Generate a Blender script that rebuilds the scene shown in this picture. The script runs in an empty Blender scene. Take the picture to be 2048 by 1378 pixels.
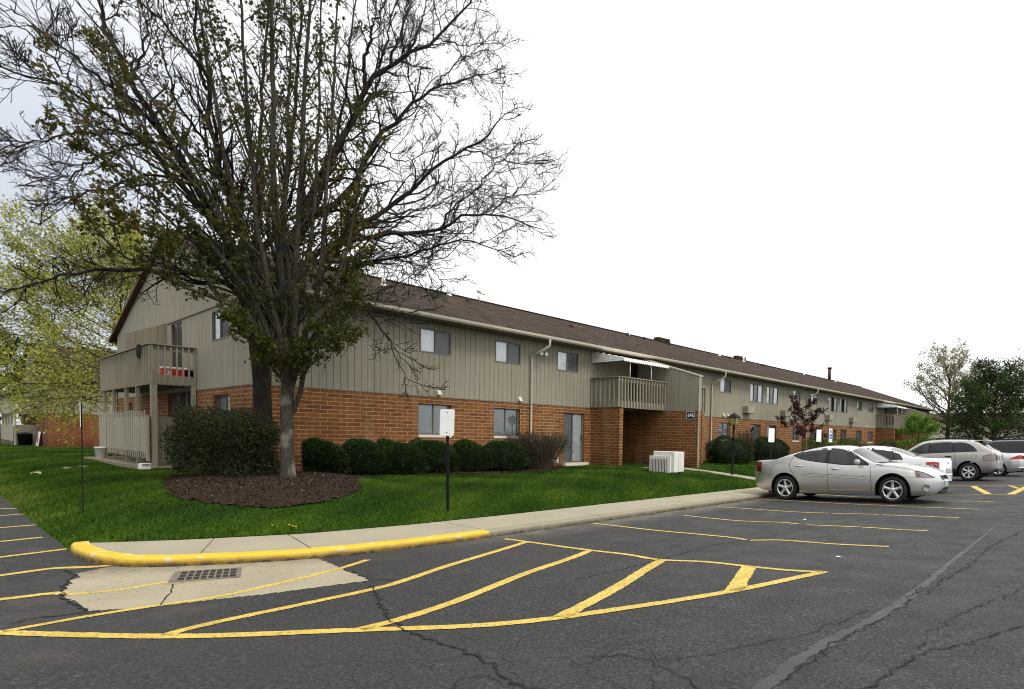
import bpy, math, random
import numpy as np
from mathutils import Matrix, Vector

# ------------------------------------------------------------------ scene, camera, world, sun
C = bpy.context.scene.collection
SC = bpy.context.scene
RAD = math.radians
FPX, CX, CY, HC = 1191.6777, 1281.799, 919.046, 1.3
RIGHT = (0.7759325, 0.6304955, 0.0201049)
UP = (-0.0398784, 0.0172199, 0.9990562)
FWD = (-0.6295541, 0.7760019, -0.0385046)
cam_data = bpy.data.cameras.new("camera")
cam = bpy.data.objects.new("camera", cam_data)
C.objects.link(cam)
cam.matrix_world = Matrix(((RIGHT[0], UP[0], -FWD[0], 0), (RIGHT[1], UP[1], -FWD[1], 0), (RIGHT[2], UP[2], -FWD[2], HC), (0, 0, 0, 1)))
cam_data.sensor_fit = 'HORIZONTAL'
cam_data.sensor_width = 36
cam_data.lens = FPX / 2048 * 36
cam_data.shift_x = (1024 - CX) / 2048
cam_data.shift_y = (CY - 689) / 2048
cam_data.clip_start = 0.05
cam_data.clip_end = 5000
SC.camera = cam

SUN_EL, SUN_AZ = RAD(50), RAD(96)          # azimuth clockwise from +Y
world = bpy.data.worlds.new("World")
SC.world = world
world.use_nodes = True
wt = world.node_tree
for n_ in list(wt.nodes): wt.nodes.remove(n_)
w_out = wt.nodes.new('ShaderNodeOutputWorld')
sky = wt.nodes.new('ShaderNodeTexSky'); sky.sky_type = 'NISHITA'; sky.sun_disc = False
sky.sun_elevation = SUN_EL; sky.sun_rotation = SUN_AZ
bg_sky = wt.nodes.new('ShaderNodeBackground'); bg_sky.inputs['Strength'].default_value = 0.10
wt.links.new(sky.outputs['Color'], bg_sky.inputs['Color'])
tc = wt.nodes.new('ShaderNodeTexCoord')
sep = wt.nodes.new('ShaderNodeSeparateXYZ'); wt.links.new(tc.outputs['Generated'], sep.inputs[0])
# overcast deck: a little brighter overhead; a thinner blue-grey bank low in the west
el = wt.nodes.new('ShaderNodeMapRange'); el.inputs['From Min'].default_value = 0.0; el.inputs['From Max'].default_value = 0.9
el.inputs['To Min'].default_value = 1.03; el.inputs['To Max'].default_value = 1.30
wt.links.new(sep.outputs['Z'], el.inputs['Value'])
nz = wt.nodes.new('ShaderNodeTexNoise'); nz.inputs['Scale'].default_value = 2.2; nz.inputs['Detail'].default_value = 5
wt.links.new(tc.outputs['Generated'], nz.inputs['Vector'])
dotn = wt.nodes.new('ShaderNodeVectorMath'); dotn.operation = 'DOT_PRODUCT'; dotn.inputs[1].default_value = Vector((-0.965, 0.055, 0.255)).normalized()
nrm = wt.nodes.new('ShaderNodeVectorMath'); nrm.operation = 'NORMALIZE'; wt.links.new(tc.outputs['Generated'], nrm.inputs[0])
wt.links.new(nrm.outputs[0], dotn.inputs[0])
ad = wt.nodes.new('ShaderNodeMath'); ad.operation = 'MULTIPLY_ADD'; ad.inputs[1].default_value = 0.05; wt.links.new(nz.outputs['Fac'], ad.inputs[0]); wt.links.new(dotn.outputs['Value'], ad.inputs[2])
bank = wt.nodes.new('ShaderNodeMapRange'); bank.interpolation_type = 'SMOOTHSTEP'
bank.inputs['From Min'].default_value = 0.965; bank.inputs['From Max'].default_value = 1.03
wt.links.new(ad.outputs[0], bank.inputs['Value'])
cm = wt.nodes.new('ShaderNodeMix'); cm.data_type = 'RGBA'
cm.inputs[6].default_value = (1.0, 1.0, 1.0, 1); cm.inputs[7].default_value = (0.72, 0.77, 0.86, 1)
wt.links.new(bank.outputs[0], cm.inputs[0])
bg_cl = wt.nodes.new('ShaderNodeBackground')
wt.links.new(cm.outputs[2], bg_cl.inputs['Color'])

dot2 = wt.nodes.new('ShaderNodeVectorMath'); dot2.operation = 'DOT_PRODUCT'; dot2.inputs[1].default_value = (0.85, 0.5, 0.15); wt.links.new(nrm.outputs[0], dot2.inputs[0])
azm = wt.nodes.new('ShaderNodeMapRange'); azm.inputs['From Min'].default_value = -1; azm.inputs['From Max'].default_value = 0.55; azm.inputs['To Min'].default_value = 0.66; azm.inputs['To Max'].default_value = 1.12; wt.links.new(dot2.outputs['Value'], azm.inputs['Value'])
mul = wt.nodes.new('ShaderNodeMath'); mul.operation = 'MULTIPLY'; wt.links.new(el.outputs[0], mul.inputs[0]); wt.links.new(azm.outputs[0], mul.inputs[1])
wt.links.new(mul.outputs[0], bg_cl.inputs['Strength'])
mixw = wt.nodes.new('ShaderNodeMixShader'); mixw.inputs[0].default_value = 0.95
wt.links.new(bg_sky.outputs[0], mixw.inputs[1]); wt.links.new(bg_cl.outputs[0], mixw.inputs[2])
wt.links.new(mixw.outputs[0], w_out.inputs[0])

sun_d = bpy.data.lights.new("sun", 'SUN'); sun_d.energy = 1.5; sun_d.angle = RAD(14); sun_d.color = (1.0, 0.96, 0.9)
sun = bpy.data.objects.new("sun", sun_d); C.objects.link(sun)
sdir = Vector((math.sin(SUN_AZ) * math.cos(SUN_EL), math.cos(SUN_AZ) * math.cos(SUN_EL), math.sin(SUN_EL)))
sun.rotation_euler = sdir.to_track_quat('Z', 'Y').to_euler()
sun.location = (30, -30, 60)
SC.view_settings.view_transform = 'Standard'; SC.view_settings.look = 'None'
SC.view_settings.exposure = 0.28; SC.view_settings.gamma = 1.0
SC.cycles.max_bounces = 6; SC.cycles.transparent_max_bounces = 12
try: SC.cycles.use_denoising = True; SC.cycles.filter_width = 1.05
except Exception: pass

# ------------------------------------------------------------------ pixel -> ground helpers (source photo pixels)
def ray(u, v):
    a, b = (u - CX) / FPX, -(v - CY) / FPX
    return tuple(RIGHT[i] * a + UP[i] * b + FWD[i] for i in range(3))
def on_plane(u, v, n, k):
    d = ray(u, v)
    t = (k - n[2] * HC) / (n[0] * d[0] + n[1] * d[1] + n[2] * d[2])
    return (d[0] * t, d[1] * t, HC + d[2] * t)
SL = 0.049                                  # cross fall of the parking lot towards the kerb
XF = -8.16                                  # flow line
def lot_z(x): return SL * max(x, XF) if x < 25 else SL * 25
def on_lot(u, v):
    p = on_plane(u, v, (-SL, 0, 1), 0.0)
    if p[0] < XF: p = on_plane(u, v, (0, 0, 1), SL * XF)
    return p
def interp(x, pts):
    if x <= pts[0][0]: return pts[0][1]
    for (a, b), (c, d) in zip(pts, pts[1:]):
        if x <= c: return b + (d - b) * (x - a) / (c - a)
    return pts[-1][1]
KT = -0.285                                 # sidewalk level
BACK = [(1.33, -10.98), (1.6, -10.75), (2.55, -10.2), (3.75, -9.68), (5.2, -9.45), (7.2, -9.36), (10, -9.36), (16.5, -9.3), (90, -9.3)]
def xb(y): return interp(y, BACK)
def smooth(t):
    t = min(1.0, max(0.0, t)); return t * t * (3 - 2 * t)
def ease(t):
    t = min(1.0, max(0.0, t)); return 1 - (1 - t) ** 2
def lawn_z(x, y):
    d1 = xb(y) - x; d2 = y - 1.35
    b1 = KT + 0.01 + 0.27 * ease(d1 / 5.0) + 0.05 * smooth((d1 - 4.5) / 4)
    b2 = -0.405 + 0.47 * ease(d2 / 3.6)
    h = max(0.0, 0.12 - abs(b1 - b2)) / 0.12
    z = min(b1, b2) - h * h * 0.03
    z -= 0.36 * smooth((-x - 33) / 22)
    z += 0.018 * math.sin(x * 0.9 + y * 0.5) * smooth(min(d1, d2) / 2)
    e = ((x + 14.8) / 3.4) ** 2 + ((y - 5.3) / 2.2) ** 2
    z += 0.16 * smooth(1.25 - e) if e < 1.25 else 0
    return z
def on_lawn(u, v):
    d = ray(u, v); t0 = 4.0
    t = t0
    while t < 120:
        x, y, z = d[0] * t, d[1] * t, HC + d[2] * t
        if y > 1.3 and z < lawn_z(x, y): return (x, y, lawn_z(x, y))
        t += 0.02
    return (d[0] * t, d[1] * t, 0)

# ------------------------------------------------------------------ objects
def link(o, parent=None):
    C.objects.link(o)
    if parent is not None: o.parent = parent
    return o
def tag(o, label=None, cat=None, group=None, kind=None):
    if label: o["label"] = label
    if cat: o["category"] = cat
    if group: o["group"] = group
    if kind: o["kind"] = kind
    return o
def thing(name, label, cat, loc=(0, 0, 0), rot=(0, 0, 0), group=None):
    o = bpy.data.objects.new(name, None); o.empty_display_size = 0.3
    o.location = loc; o.rotation_euler = rot
    link(o); return tag(o, label, cat, group)
def kids(o): return [c for c in bpy.data.objects if c.parent is o]
def copy_tree(o, parent=None):
    c = o.copy(); C.objects.link(c)
    if parent is not None: c.parent = parent
    for ch in kids(o): copy_tree(ch, c)
    return c

class MB:
    def __init__(s): s.v = []; s.f = []; s.m = []; s.sm = []
    def add(s, vs, fs, mi=0, smooth=False):
        b = len(s.v); s.v.extend([tuple(p) for p in vs])
        for f in fs: s.f.append([b + i for i in f]); s.m.append(mi); s.sm.append(smooth)
        return s
    def quad(s, a, b, c, d, mi=0): return s.add([a, b, c, d], [(0, 1, 2, 3)], mi)
    def box(s, x0, x1, y0, y1, z0, z1, mi=0):
        if x0 > x1: x0, x1 = x1, x0
        if y0 > y1: y0, y1 = y1, y0
        v = [(x0, y0, z0), (x1, y0, z0), (x1, y1, z0), (x0, y1, z0), (x0, y0, z1), (x1, y0, z1), (x1, y1, z1), (x0, y1, z1)]
        return s.add(v, [(3, 2, 1, 0), (4, 5, 6, 7), (0, 1, 5, 4), (1, 2, 6, 5), (2, 3, 7, 6), (3, 0, 4, 7)], mi)
    def frame_box(s, o, u, n, a0, a1, d0, d1, z0, z1, mi=0):
        """box in wall coordinates: along u, out along n, up z"""
        P = lambda a, d, z: (o[0] + u[0] * a + n[0] * d, o[1] + u[1] * a + n[1] * d, o[2] + z)
        v = [P(a0, d0, z0), P(a1, d0, z0), P(a1, d1, z0), P(a0, d1, z0), P(a0, d0, z1), P(a1, d0, z1), P(a1, d1, z1), P(a0, d1, z1)]
        return s.add(v, [(3, 2, 1, 0), (4, 5, 6, 7), (0, 1, 5, 4), (1, 2, 6, 5), (2, 3, 7, 6), (3, 0, 4, 7)], mi)
    def prism(s, poly, axis, a, b, mi=0):
        """extrude a 2-d polygon along an axis ('x','y','z') from a to b"""
        def P(p, t): return {'x': (t, p[0], p[1]), 'y': (p[0], t, p[1]), 'z': (p[0], p[1], t)}[axis]
        n = len(poly)
        v = [P(p, a) for p in poly] + [P(p, b) for p in poly]
        f = [list(range(n)), list(range(2 * n - 1, n - 1, -1))] + [[(i + 1) % n, i, n + i, n + (i + 1) % n] for i in range(n)]
        return s.add(v, f, mi)
    def tube(s, pts, rad, n=8, mi=0, caps=True, smooth=True):
        if not hasattr(rad, '__len__'): rad = [rad] * len(pts)
        pts = [Vector(p) for p in pts]; vs = []; ref = None
        for i, p in enumerate(pts):
            t = (pts[min(i + 1, len(pts) - 1)] - pts[max(i - 1, 0)]).normalized()
            if ref is None: ref = Vector((0, 0, 1)) if abs(t.z) < 0.9 else Vector((1, 0, 0))
            e1 = t.cross(ref).normalized(); e2 = t.cross(e1); ref = e1.cross(t)
            for k in range(n):
                a = 2 * math.pi * k / n
                vs.append(p + e1 * (math.cos(a) * rad[i]) + e2 * (math.sin(a) * rad[i]))
        fs = []
        for i in range(len(pts) - 1):
            for k in range(n):
                fs.append((i * n + k, i * n + (k + 1) % n, (i + 1) * n + (k + 1) % n, (i + 1) * n + k))
        s.add(vs, fs, mi, smooth)
        if caps:
            b = len(s.v) - len(vs)
            s.f.append([b + k for k in range(n)][::-1]); s.m.append(mi); s.sm.append(False)
            s.f.append([b + (len(pts) - 1) * n + k for k in range(n)]); s.m.append(mi); s.sm.append(False)
        return s
    def lathe(s, prof, n=24, axis='z', o=(0, 0, 0), mi=0, smooth=True):
        """prof: (radius, height) pairs, revolved about axis through o"""
        vs = []; fs = []
        for r, h in prof:
            for k in range(n):
                a = 2 * math.pi * k / n; c, d = r * math.cos(a), r * math.sin(a)
                p = {'z': (c, d, h), 'y': (c, h, d), 'x': (h, c, d)}[axis]
                vs.append((p[0] + o[0], p[1] + o[1], p[2] + o[2]))
        for i in range(len(prof) - 1):
            for k in range(n): fs.append((i * n + k, i * n + (k + 1) % n, (i + 1) * n + (k + 1) % n, (i + 1) * n + k))
        return s.add(vs, fs, mi, smooth)
    def build(s, name, mats, parent=None):
        me = bpy.data.meshes.new(name); me.from_pydata(s.v, [], s.f)
        for m in (mats if isinstance(mats, (list, tuple)) else [mats]): me.materials.append(m)
        me.polygons.foreach_set('material_index', s.m); me.polygons.foreach_set('use_smooth', s.sm)
        me.update()
        return link(bpy.data.objects.new(name, me), parent)
def bevel(o, w=0.01, seg=2):
    m = o.modifiers.new('bevel', 'BEVEL'); m.width = w; m.segments = seg; m.limit_method = 'ANGLE'; m.angle_limit = RAD(35); return o

def arr_mesh(name, V, F, mat, parent=None, tint=None, smooth=False):
    """mesh from numpy arrays; F is (n,3) or (n,4)"""
    me = bpy.data.meshes.new(name); k = F.shape[1]; nf = len(F)
    me.vertices.add(len(V)); me.vertices.foreach_set('co', np.ascontiguousarray(V, dtype=np.float32).ravel())
    me.loops.add(nf * k); me.loops.foreach_set('vertex_index', np.ascontiguousarray(F, dtype=np.int32).ravel())
    me.polygons.add(nf); me.polygons.foreach_set('loop_start', np.arange(0, nf * k, k, dtype=np.int32))
    try: me.polygons.foreach_set('loop_total', np.full(nf, k, dtype=np.int32))
    except Exception: pass
    if smooth: me.polygons.foreach_set('use_smooth', np.ones(nf, dtype=bool))
    me.materials.append(mat)
    me.update(calc_edges=True)
    if tint is not None:
        at = me.attributes.new('tint', 'FLOAT', 'FACE'); at.data.foreach_set('value', np.ascontiguousarray(tint, dtype=np.float32))
    return link(bpy.data.objects.new(name, me), parent)

# ------------------------------------------------------------------ materials
class NT:
    def __init__(s, name):
        s.mat = bpy.data.materials.new(name); s.mat.use_nodes = True; s.t = s.mat.node_tree
        s.b = s.t.nodes['Principled BSDF']; s.out = s.t.nodes['Material Output']
    def n(s, typ, **kw):
        nd = s.t.nodes.new('ShaderNode' + typ)
        for k, v in kw.items():
            if k[0] == '_': setattr(nd, k[1:], v)
            else:
                key = k.replace('__', ' ')
                if key.isdigit(): key = int(key)
                s.set(nd.inputs[key], v)
        return nd
    def set(s, sock, v):
        if isinstance(v, bpy.types.NodeSocket): s.t.links.new(v, sock)
        else:
            if isinstance(v, (tuple, list)) and len(v) == 3 and sock.type == 'RGBA': v = (*v, 1)
            sock.default_value = v
    def P(s, **kw):
        for k, v in kw.items(): s.set(s.b.inputs[k.replace('__', ' ')], v)
        return s
    def pos(s): return s.n('NewGeometry').outputs['Position']
    def objc(s): return s.n('TexCoord').outputs['Object']
    def noise(s, vec, scale, detail=4, rough=0.55):
        return s.n('TexNoise', Vector=vec, Scale=scale, Detail=detail, Roughness=rough).outputs['Fac']
    def ramp(s, fac, stops):
        r = s.n('ValToRGB', Fac=fac); cr = r.color_ramp
        while len(cr.elements) < len(stops): cr.elements.new(0.5)
        for e, (p, c) in zip(cr.elements, stops):
            e.position = p; e.color = (*c, 1) if len(c) == 3 else c
        return r.outputs['Color']
    def rng(s, v, a, b, c=0.0, d=1.0): return s.n('MapRange', Value=v, **{'From__Min': a, 'From__Max': b, 'To__Min': c, 'To__Max': d}).outputs[0]
    def mix(s, fac, a, b, mode='MIX'):
        m = s.n('Mix', _data_type='RGBA', _blend_type=mode); s.set(m.inputs[0], fac); s.set(m.inputs[6], a); s.set(m.inputs[7], b); return m.outputs[2]
    def math(s, op, a, b=0.0, c=0.0):
        m = s.n('Math', _operation=op); s.set(m.inputs[0], a); s.set(m.inputs[1], b); s.set(m.inputs[2], c); return m.outputs[0]
    def vmul(s, vec, sc):
        m = s.n('VectorMath', _operation='MULTIPLY'); s.set(m.inputs[0], vec); s.set(m.inputs[1], sc); return m.outputs[0]
    def bump(s, h, strength=0.3, dist=0.01):
        s.set(s.b.inputs['Normal'], s.n('Bump', Height=h, Strength=strength, Distance=dist).outputs[0]); return s
    def wallcoord(s, a=0):
        """(along the wall, height) whichever way an axis-aligned wall faces"""
        g = s.n('NewGeometry'); sp = s.n('SeparateXYZ', Vector=g.outputs['Position']); sn = s.n('SeparateXYZ', Vector=g.outputs['True Normal'])
        big = s.math('GREATER_THAN', s.math('ABSOLUTE', sn.outputs[0]), 0.6)
        u = s.n('Mix', _data_type='FLOAT'); s.set(u.inputs[0], big); s.set(u.inputs[2], sp.outputs[0]); s.set(u.inputs[3], sp.outputs[1])
        return s.n('CombineXYZ', X=u.outputs[0], Y=sp.outputs[2], Z=0.0).outputs[0]

M = {}
def simple(name, col, rough=0.6, metal=0.0, var=0.12, scale=3.0, spec=0.4, bump=0.0, bscale=60):
    """plain surface with a little mottling"""
    m = NT(name); p = m.objc(); f = m.noise(p, scale, 5)
    a = tuple(c * (1 - var) for c in col); b = tuple(min(1, c * (1 + var)) for c in col)
    m.P(**{'Base__Color': m.ramp(f, [(0.3, a), (0.7, b)]), 'Roughness': rough, 'Metallic': metal, 'Specular__IOR__Level': spec})
    if bump: m.bump(m.noise(p, bscale, 3), bump, 0.004)
    M[name] = m.mat; return m.mat

def mk_brick(name, c1, c2, mortar, rot=False):
    m = NT(name); v = m.wallcoord()
    b = m.n('TexBrick', Vector=v, Scale=1.0, Color1=c1, Color2=c2, Mortar=mortar, _offset=0.5)
    b.inputs['Mortar Size'].default_value = 0.0085; b.inputs['Mortar Smooth'].default_value = 0.15; b.inputs['Bias'].default_value = 0.0
    b.inputs['Brick Width'].default_value = 0.385; b.inputs['Row Height'].default_value = 0.119
    n1 = m.noise(m.pos(), 1.2, 4); n2 = m.noise(m.pos(), 45, 3)
    col = m.mix(m.rng(n1, 0.35, 0.7, 0, 0.35), b.outputs['Color'], tuple(c * 0.72 for c in c1), 'MIX')
    col = m.mix(0.5, col, m.ramp(n2, [(0.25, (0.7, 0.7, 0.7)), (0.75, (1.15, 1.12, 1.1))]), 'MULTIPLY')
    sz = m.n('SeparateXYZ', Vector=m.pos()); damp = m.math('MULTIPLY', m.rng(sz.outputs[2], 0.55, -0.05, 0, 1), m.rng(m.noise(m.pos(), 2.2, 4), 0.3, 0.65, 0.15, 0.75))
    col = m.mix(damp, col, tuple(c * 0.35 for c in c2)); col = m.mix(m.rng(m.noise(m.vmul(m.pos(), (1.5, 1.5, 0.25)), 1.0, 4), 0.55, 0.75, 0, 0.3), col, (0.30, 0.24, 0.16))
    m.P(**{'Base__Color': col, 'Roughness': 0.85, 'Specular__IOR__Level': 0.25})
    m.bump(m.math('ADD', m.math('MULTIPLY', b.outputs['Fac'], -1.0), m.math('MULTIPLY', n2, 0.35)), 0.6, 0.008)
    M[name] = m.mat
mk_brick('brick', (0.245, 0.094, 0.026), (0.140, 0.048, 0.013), (0.42, 0.325, 0.19))
mk_brick('far_brick', (0.20, 0.066, 0.019), (0.15, 0.046, 0.014), (0.26, 0.165, 0.09))
def mk_siding(name, col):
    m = NT(name); p = m.pos(); sv = m.vmul(p, (9.0, 9.0, 0.35)); st = m.noise(sv, 1.0, 5); bl = m.noise(p, 0.5, 4); gr = m.noise(m.vmul(p, (60, 60, 3)), 1.0, 3)
    c = m.ramp(st, [(0.25, tuple(x * 0.86 for x in col)), (0.75, tuple(x * 1.08 for x in col))])
    c = m.mix(m.rng(bl, 0.42, 0.7, 0, 0.55), c, (col[0] * 0.72, col[1] * 0.76, col[2] * 0.72)); c = m.mix(m.rng(m.noise(m.vmul(p, (2.6, 2.6, 0.12)), 1.0, 4), 0.56, 0.72, 0, 0.4), c, (col[0] * 0.62, col[1] * 0.66, col[2] * 0.62))
    m.P(**{'Base__Color': c, 'Roughness': 0.8, 'Specular__IOR__Level': 0.25}); m.bump(gr, 0.25, 0.004); M[name] = m.mat
mk_siding('siding', (0.285, 0.260, 0.200))
mk_siding('gable_siding', (0.345, 0.310, 0.240))  # lighter copy of the siding: brighter light on the gable put into its colour
mk_siding('wood_rail', (0.30, 0.268, 0.20))
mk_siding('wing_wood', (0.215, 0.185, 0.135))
mk_siding('grey_wood', (0.40, 0.37, 0.29))
mk_siding('cream_siding', (0.62, 0.58, 0.46))
simple('groove', (0.17, 0.15, 0.115), 0.9)
simple('trim', (0.37, 0.34, 0.265), 0.6)
simple('gutter_metal', (0.50, 0.46, 0.36), 0.45, 0, 0.06)
simple('white_metal', (0.78, 0.78, 0.75), 0.45, 0, 0.05)
simple('soffit_wood', (0.16, 0.12, 0.08), 0.8)
simple('red_fascia', (0.085, 0.028, 0.018), 0.7)
simple('frame_bronze', (0.135, 0.125, 0.105), 0.5)
simple('sill_stone', (0.62, 0.57, 0.44), 0.8)
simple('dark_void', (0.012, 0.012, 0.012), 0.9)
simple('curtain', (0.90, 0.91, 0.93), 0.9, 0, 0.04)
simple('curtain_grey', (0.36, 0.38, 0.40), 0.9, 0, 0.12)
simple('vent_black', (0.02, 0.02, 0.02), 0.6)
simple('black_paint', (0.005, 0.005, 0.0055), 0.7, 0, 0.3, 20, 0.2)
simple('sign_white', (0.80, 0.80, 0.79), 0.5, 0, 0.04)
simple('sign_blue', (0.03, 0.10, 0.42), 0.5)
simple('rust_brown', (0.085, 0.042, 0.030), 0.8)
simple('ac_beige', (0.66, 0.65, 0.60), 0.5, 0, 0.06)
simple('ac_grey', (0.22, 0.215, 0.19), 0.55, 0, 0.08)
simple('cooler_red', (0.55, 0.02, 0.012), 0.4, 0, 0.08)
simple('plastic_white', (0.85, 0.85, 0.84), 0.4, 0, 0.03)
simple('cloth_black', (0.008, 0.008, 0.009), 0.9)
simple('lamp_yellow_glass', (0.30, 0.255, 0.12), 0.2)  # yellowish lantern glass, no emission
simple('deck_wood', (0.16, 0.14, 0.11), 0.85)
simple('iron_rust', (0.17, 0.135, 0.10), 0.8, 0.0, 0.3, 14)

m = NT('glass'); fr = m.n('Fresnel', IOR=1.6).outputs[0]; tr = m.n('BsdfTransparent', Color=(0.93, 0.96, 0.95)); gl = m.n('BsdfGlossy', Color=(0.95, 0.97, 1.0), Roughness=0.01)
m.set(m.out.inputs[0], m.n('MixShader', **{'0': m.rng(fr, 0.0, 1.0, 0.03, 1.0), '1': tr.outputs[0], '2': gl.outputs[0]}).outputs[0]); M['glass'] = m.mat
m = NT('insect_screen'); tr = m.n('BsdfTransparent'); df = m.n('BsdfDiffuse', Color=(0.10, 0.10, 0.105))
m.set(m.out.inputs[0], m.n('MixShader', **{'0': 0.62, '1': tr.outputs[0], '2': df.outputs[0]}).outputs[0]); M['insect_screen'] = m.mat

# roof shingles
m = NT('shingles'); sp = m.n('SeparateXYZ', Vector=m.pos()); v = m.n('CombineXYZ', X=sp.outputs[1], Y=sp.outputs[0]).outputs[0]
b = m.n('TexBrick', Vector=v, Scale=1.0, Color1=(0.062, 0.042, 0.027), Color2=(0.025, 0.0165, 0.011), Mortar=(0.016, 0.012, 0.010), _offset=0.37, _offset_frequency=2)
b.inputs['Mortar Size'].default_value = 0.006; b.inputs['Brick Width'].default_value = 0.31; b.inputs['Row Height'].default_value = 0.135
n1 = m.noise(m.vmul(m.pos(), (5.0, 1.5, 1)), 1.0, 5, 0.7); n2 = m.noise(m.pos(), 0.4, 3)
col = m.mix(0.75, b.outputs['Color'], m.ramp(n1, [(0.36, (0.40, 0.38, 0.36)), (0.64, (1.75, 1.68, 1.6))]), 'MULTIPLY')
col = m.mix(0.5, col, m.ramp(n2, [(0.3, (0.8, 0.8, 0.8)), (0.7, (1.15, 1.15, 1.15))]), 'MULTIPLY')
m.P(**{'Base__Color': col, 'Roughness': 0.95, 'Specular__IOR__Level': 0.15}); m.bump(m.math('ADD', m.math('MULTIPLY', b.outputs['Fac'], -1), n1), 0.7, 0.012); M['shingles'] = m.mat

# asphalt: stone-studded, worn, crazed and patched
m = NT('asphalt'); p = m.pos(); fine = m.noise(p, 34, 4, 0.8); big = m.noise(p, 0.35, 5); mid = m.noise(p, 2.3, 5)
vo = m.n('TexVoronoi', Vector=p, Scale=45.0).outputs['Distance']
base = m.ramp(fine, [(0.38, (0.002, 0.002, 0.002)), (0.45, (0.020, 0.020, 0.0205)), (0.56, (0.034, 0.034, 0.0335)), (0.66, (0.095, 0.094, 0.090))])
base = m.mix(m.rng(big, 0.38, 0.68, 0.0, 0.55), base, (0.040, 0.039, 0.038))
base = m.mix(m.rng(mid, 0.5, 0.75, 0.0, 0.35), base, (0.028, 0.027, 0.027))
sx = m.n('SeparateXYZ', Vector=p)
kerb_dirt = m.math('MULTIPLY', m.rng(sx.outputs[0], -7.0, -7.9, 0, 1), m.rng(sx.outputs[1], 4.5, 7.0, 0, 1))
base = m.mix(m.math('MULTIPLY', kerb_dirt, m.rng(mid, 0.35, 0.6, 0.25, 0.95)), base, (0.16, 0.14, 0.11))
stall = m.math('MULTIPLY', m.rng(sx.outputs[0], -3.2, -5.0, 0, 1), m.rng(m.noise(m.vmul(p, (0.55, 1.1, 1)), 1.0, 4), 0.55, 0.72, 0, 0.6))
base = m.mix(m.math('MULTIPLY', stall, m.rng(sx.outputs[1], 6, 8, 0, 1)), base, (0.026, 0.023, 0.02))
rust = m.math('MULTIPLY', m.rng(m.noise(p, 1.1, 5), 0.6, 0.78, 0, 0.6), m.rng(sx.outputs[0], -4.5, -6.5, 0, 1))
base = m.mix(rust, base, (0.095, 0.07, 0.05))
wv = m.n('VectorMath', _operation='ADD'); m.set(wv.inputs[0], p); m.set(wv.inputs[1], m.vmul(m.n('TexNoise', Vector=p, Scale=3.0, Detail=3.0).outputs['Color'], (0.35, 0.35, 0.0)))
def crack(scale, width):
    d = m.n('TexVoronoi', Vector=wv.outputs[0], Scale=scale, _feature='DISTANCE_TO_EDGE').outputs['Distance']
    return m.rng(d, 0.0, width, 1.0, 0.0)
zone = m.rng(m.noise(m.vmul(p, (0.42, 0.3, 1)), 1.0, 2), 0.46, 0.6, 0, 1)
zone2 = m.math('MULTIPLY', zone, m.rng(sx.outputs[0], -4.2, -2.6, 0.08, 1.0))
ck = m.math('MULTIPLY', crack(2.6, 0.022), zone2)
base = m.mix(m.math('MULTIPLY', ck, 0.85), base, (0.010, 0.010, 0.010))
m.P(**{'Base__Color': base, 'Roughness': m.rng(mid, 0.3, 0.7, 0.62, 0.85), 'Specular__IOR__Level': 0.35})
m.bump(m.math('SUBTRACT', m.math('MULTIPLY', vo, 1.5), m.math('MULTIPLY', ck, 2.5)), 0.8, 0.006); M['asphalt'] = m.mat
m = NT('crack_sealer'); p = m.pos(); m.P(**{'Base__Color': m.ramp(m.noise(p, 4, 6), [(0.3, (0.022, 0.022, 0.022)), (0.7, (0.046, 0.046, 0.044))]), 'Roughness': 0.6}); m.bump(m.noise(p, 50, 3), 0.5, 0.004); M['crack_sealer'] = m.mat
simple('crack_dark', (0.009, 0.009, 0.009), 0.9)
simple('oil_patch', (0.015, 0.014, 0.013), 0.6)
def mk_concrete(name, col, grime=False, specks=False):
    m = NT(name); p = m.pos(); f = m.noise(p, 70, 4, 0.7); g = m.noise(p, 1.3, 5); h = m.noise(p, 7, 5)
    c = m.ramp(f, [(0.3, tuple(x * 0.8 for x in col)), (0.7, tuple(x * 1.12 for x in col))])
    c = m.mix(m.rng(g, 0.4, 0.7, 0, 0.4), c, tuple(x * 0.68 for x in col)); c = m.mix(m.rng(h, 0.62, 0.72, 0, 0.35), c, tuple(x * 0.5 for x in col))
    if specks:
        s3 = m.n('SeparateXYZ', Vector=p); c = m.mix(m.math('MULTIPLY', m.rng(m.noise(p, 26, 2), 0.66, 0.70, 0, 0.9), m.rng(g, 0.4, 0.6, 0, 1)), c, (0.02, 0.019, 0.018)); c = m.mix(m.math('MULTIPLY', m.rng(m.math('SUBTRACT', s3.outputs[0], m.math('MULTIPLY', s3.outputs[1], 0.5)), -9.35, -10.1, 0, 1), m.rng(h, 0.3, 0.6, 0.2, 0.8)), c, (0.13, 0.115, 0.085))
    if grime: c = m.mix(m.math('MULTIPLY', m.rng(m.n('SeparateXYZ', Vector=p).outputs[2], -0.38, -0.30, 1, 0), m.rng(h, 0.3, 0.6, 0.5, 1.0)), c, (0.045, 0.036, 0.024))
    m.P(**{'Base__Color': c, 'Roughness': 0.9, 'Specular__IOR__Level': 0.2}); m.bump(f, 0.35, 0.004); M[name] = m.mat
mk_concrete('concrete', (0.36, 0.325, 0.235)); mk_concrete('apron_concrete', (0.37, 0.325, 0.225), False, True); mk_concrete('kerb_concrete', (0.28, 0.25, 0.18), True)
m = NT('yellow_kerb_paint'); p = m.pos(); n1 = m.noise(p, 5.5, 5, 0.65); n2 = m.noise(p, 40, 3); n3 = m.noise(p, 2.0, 4)
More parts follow.
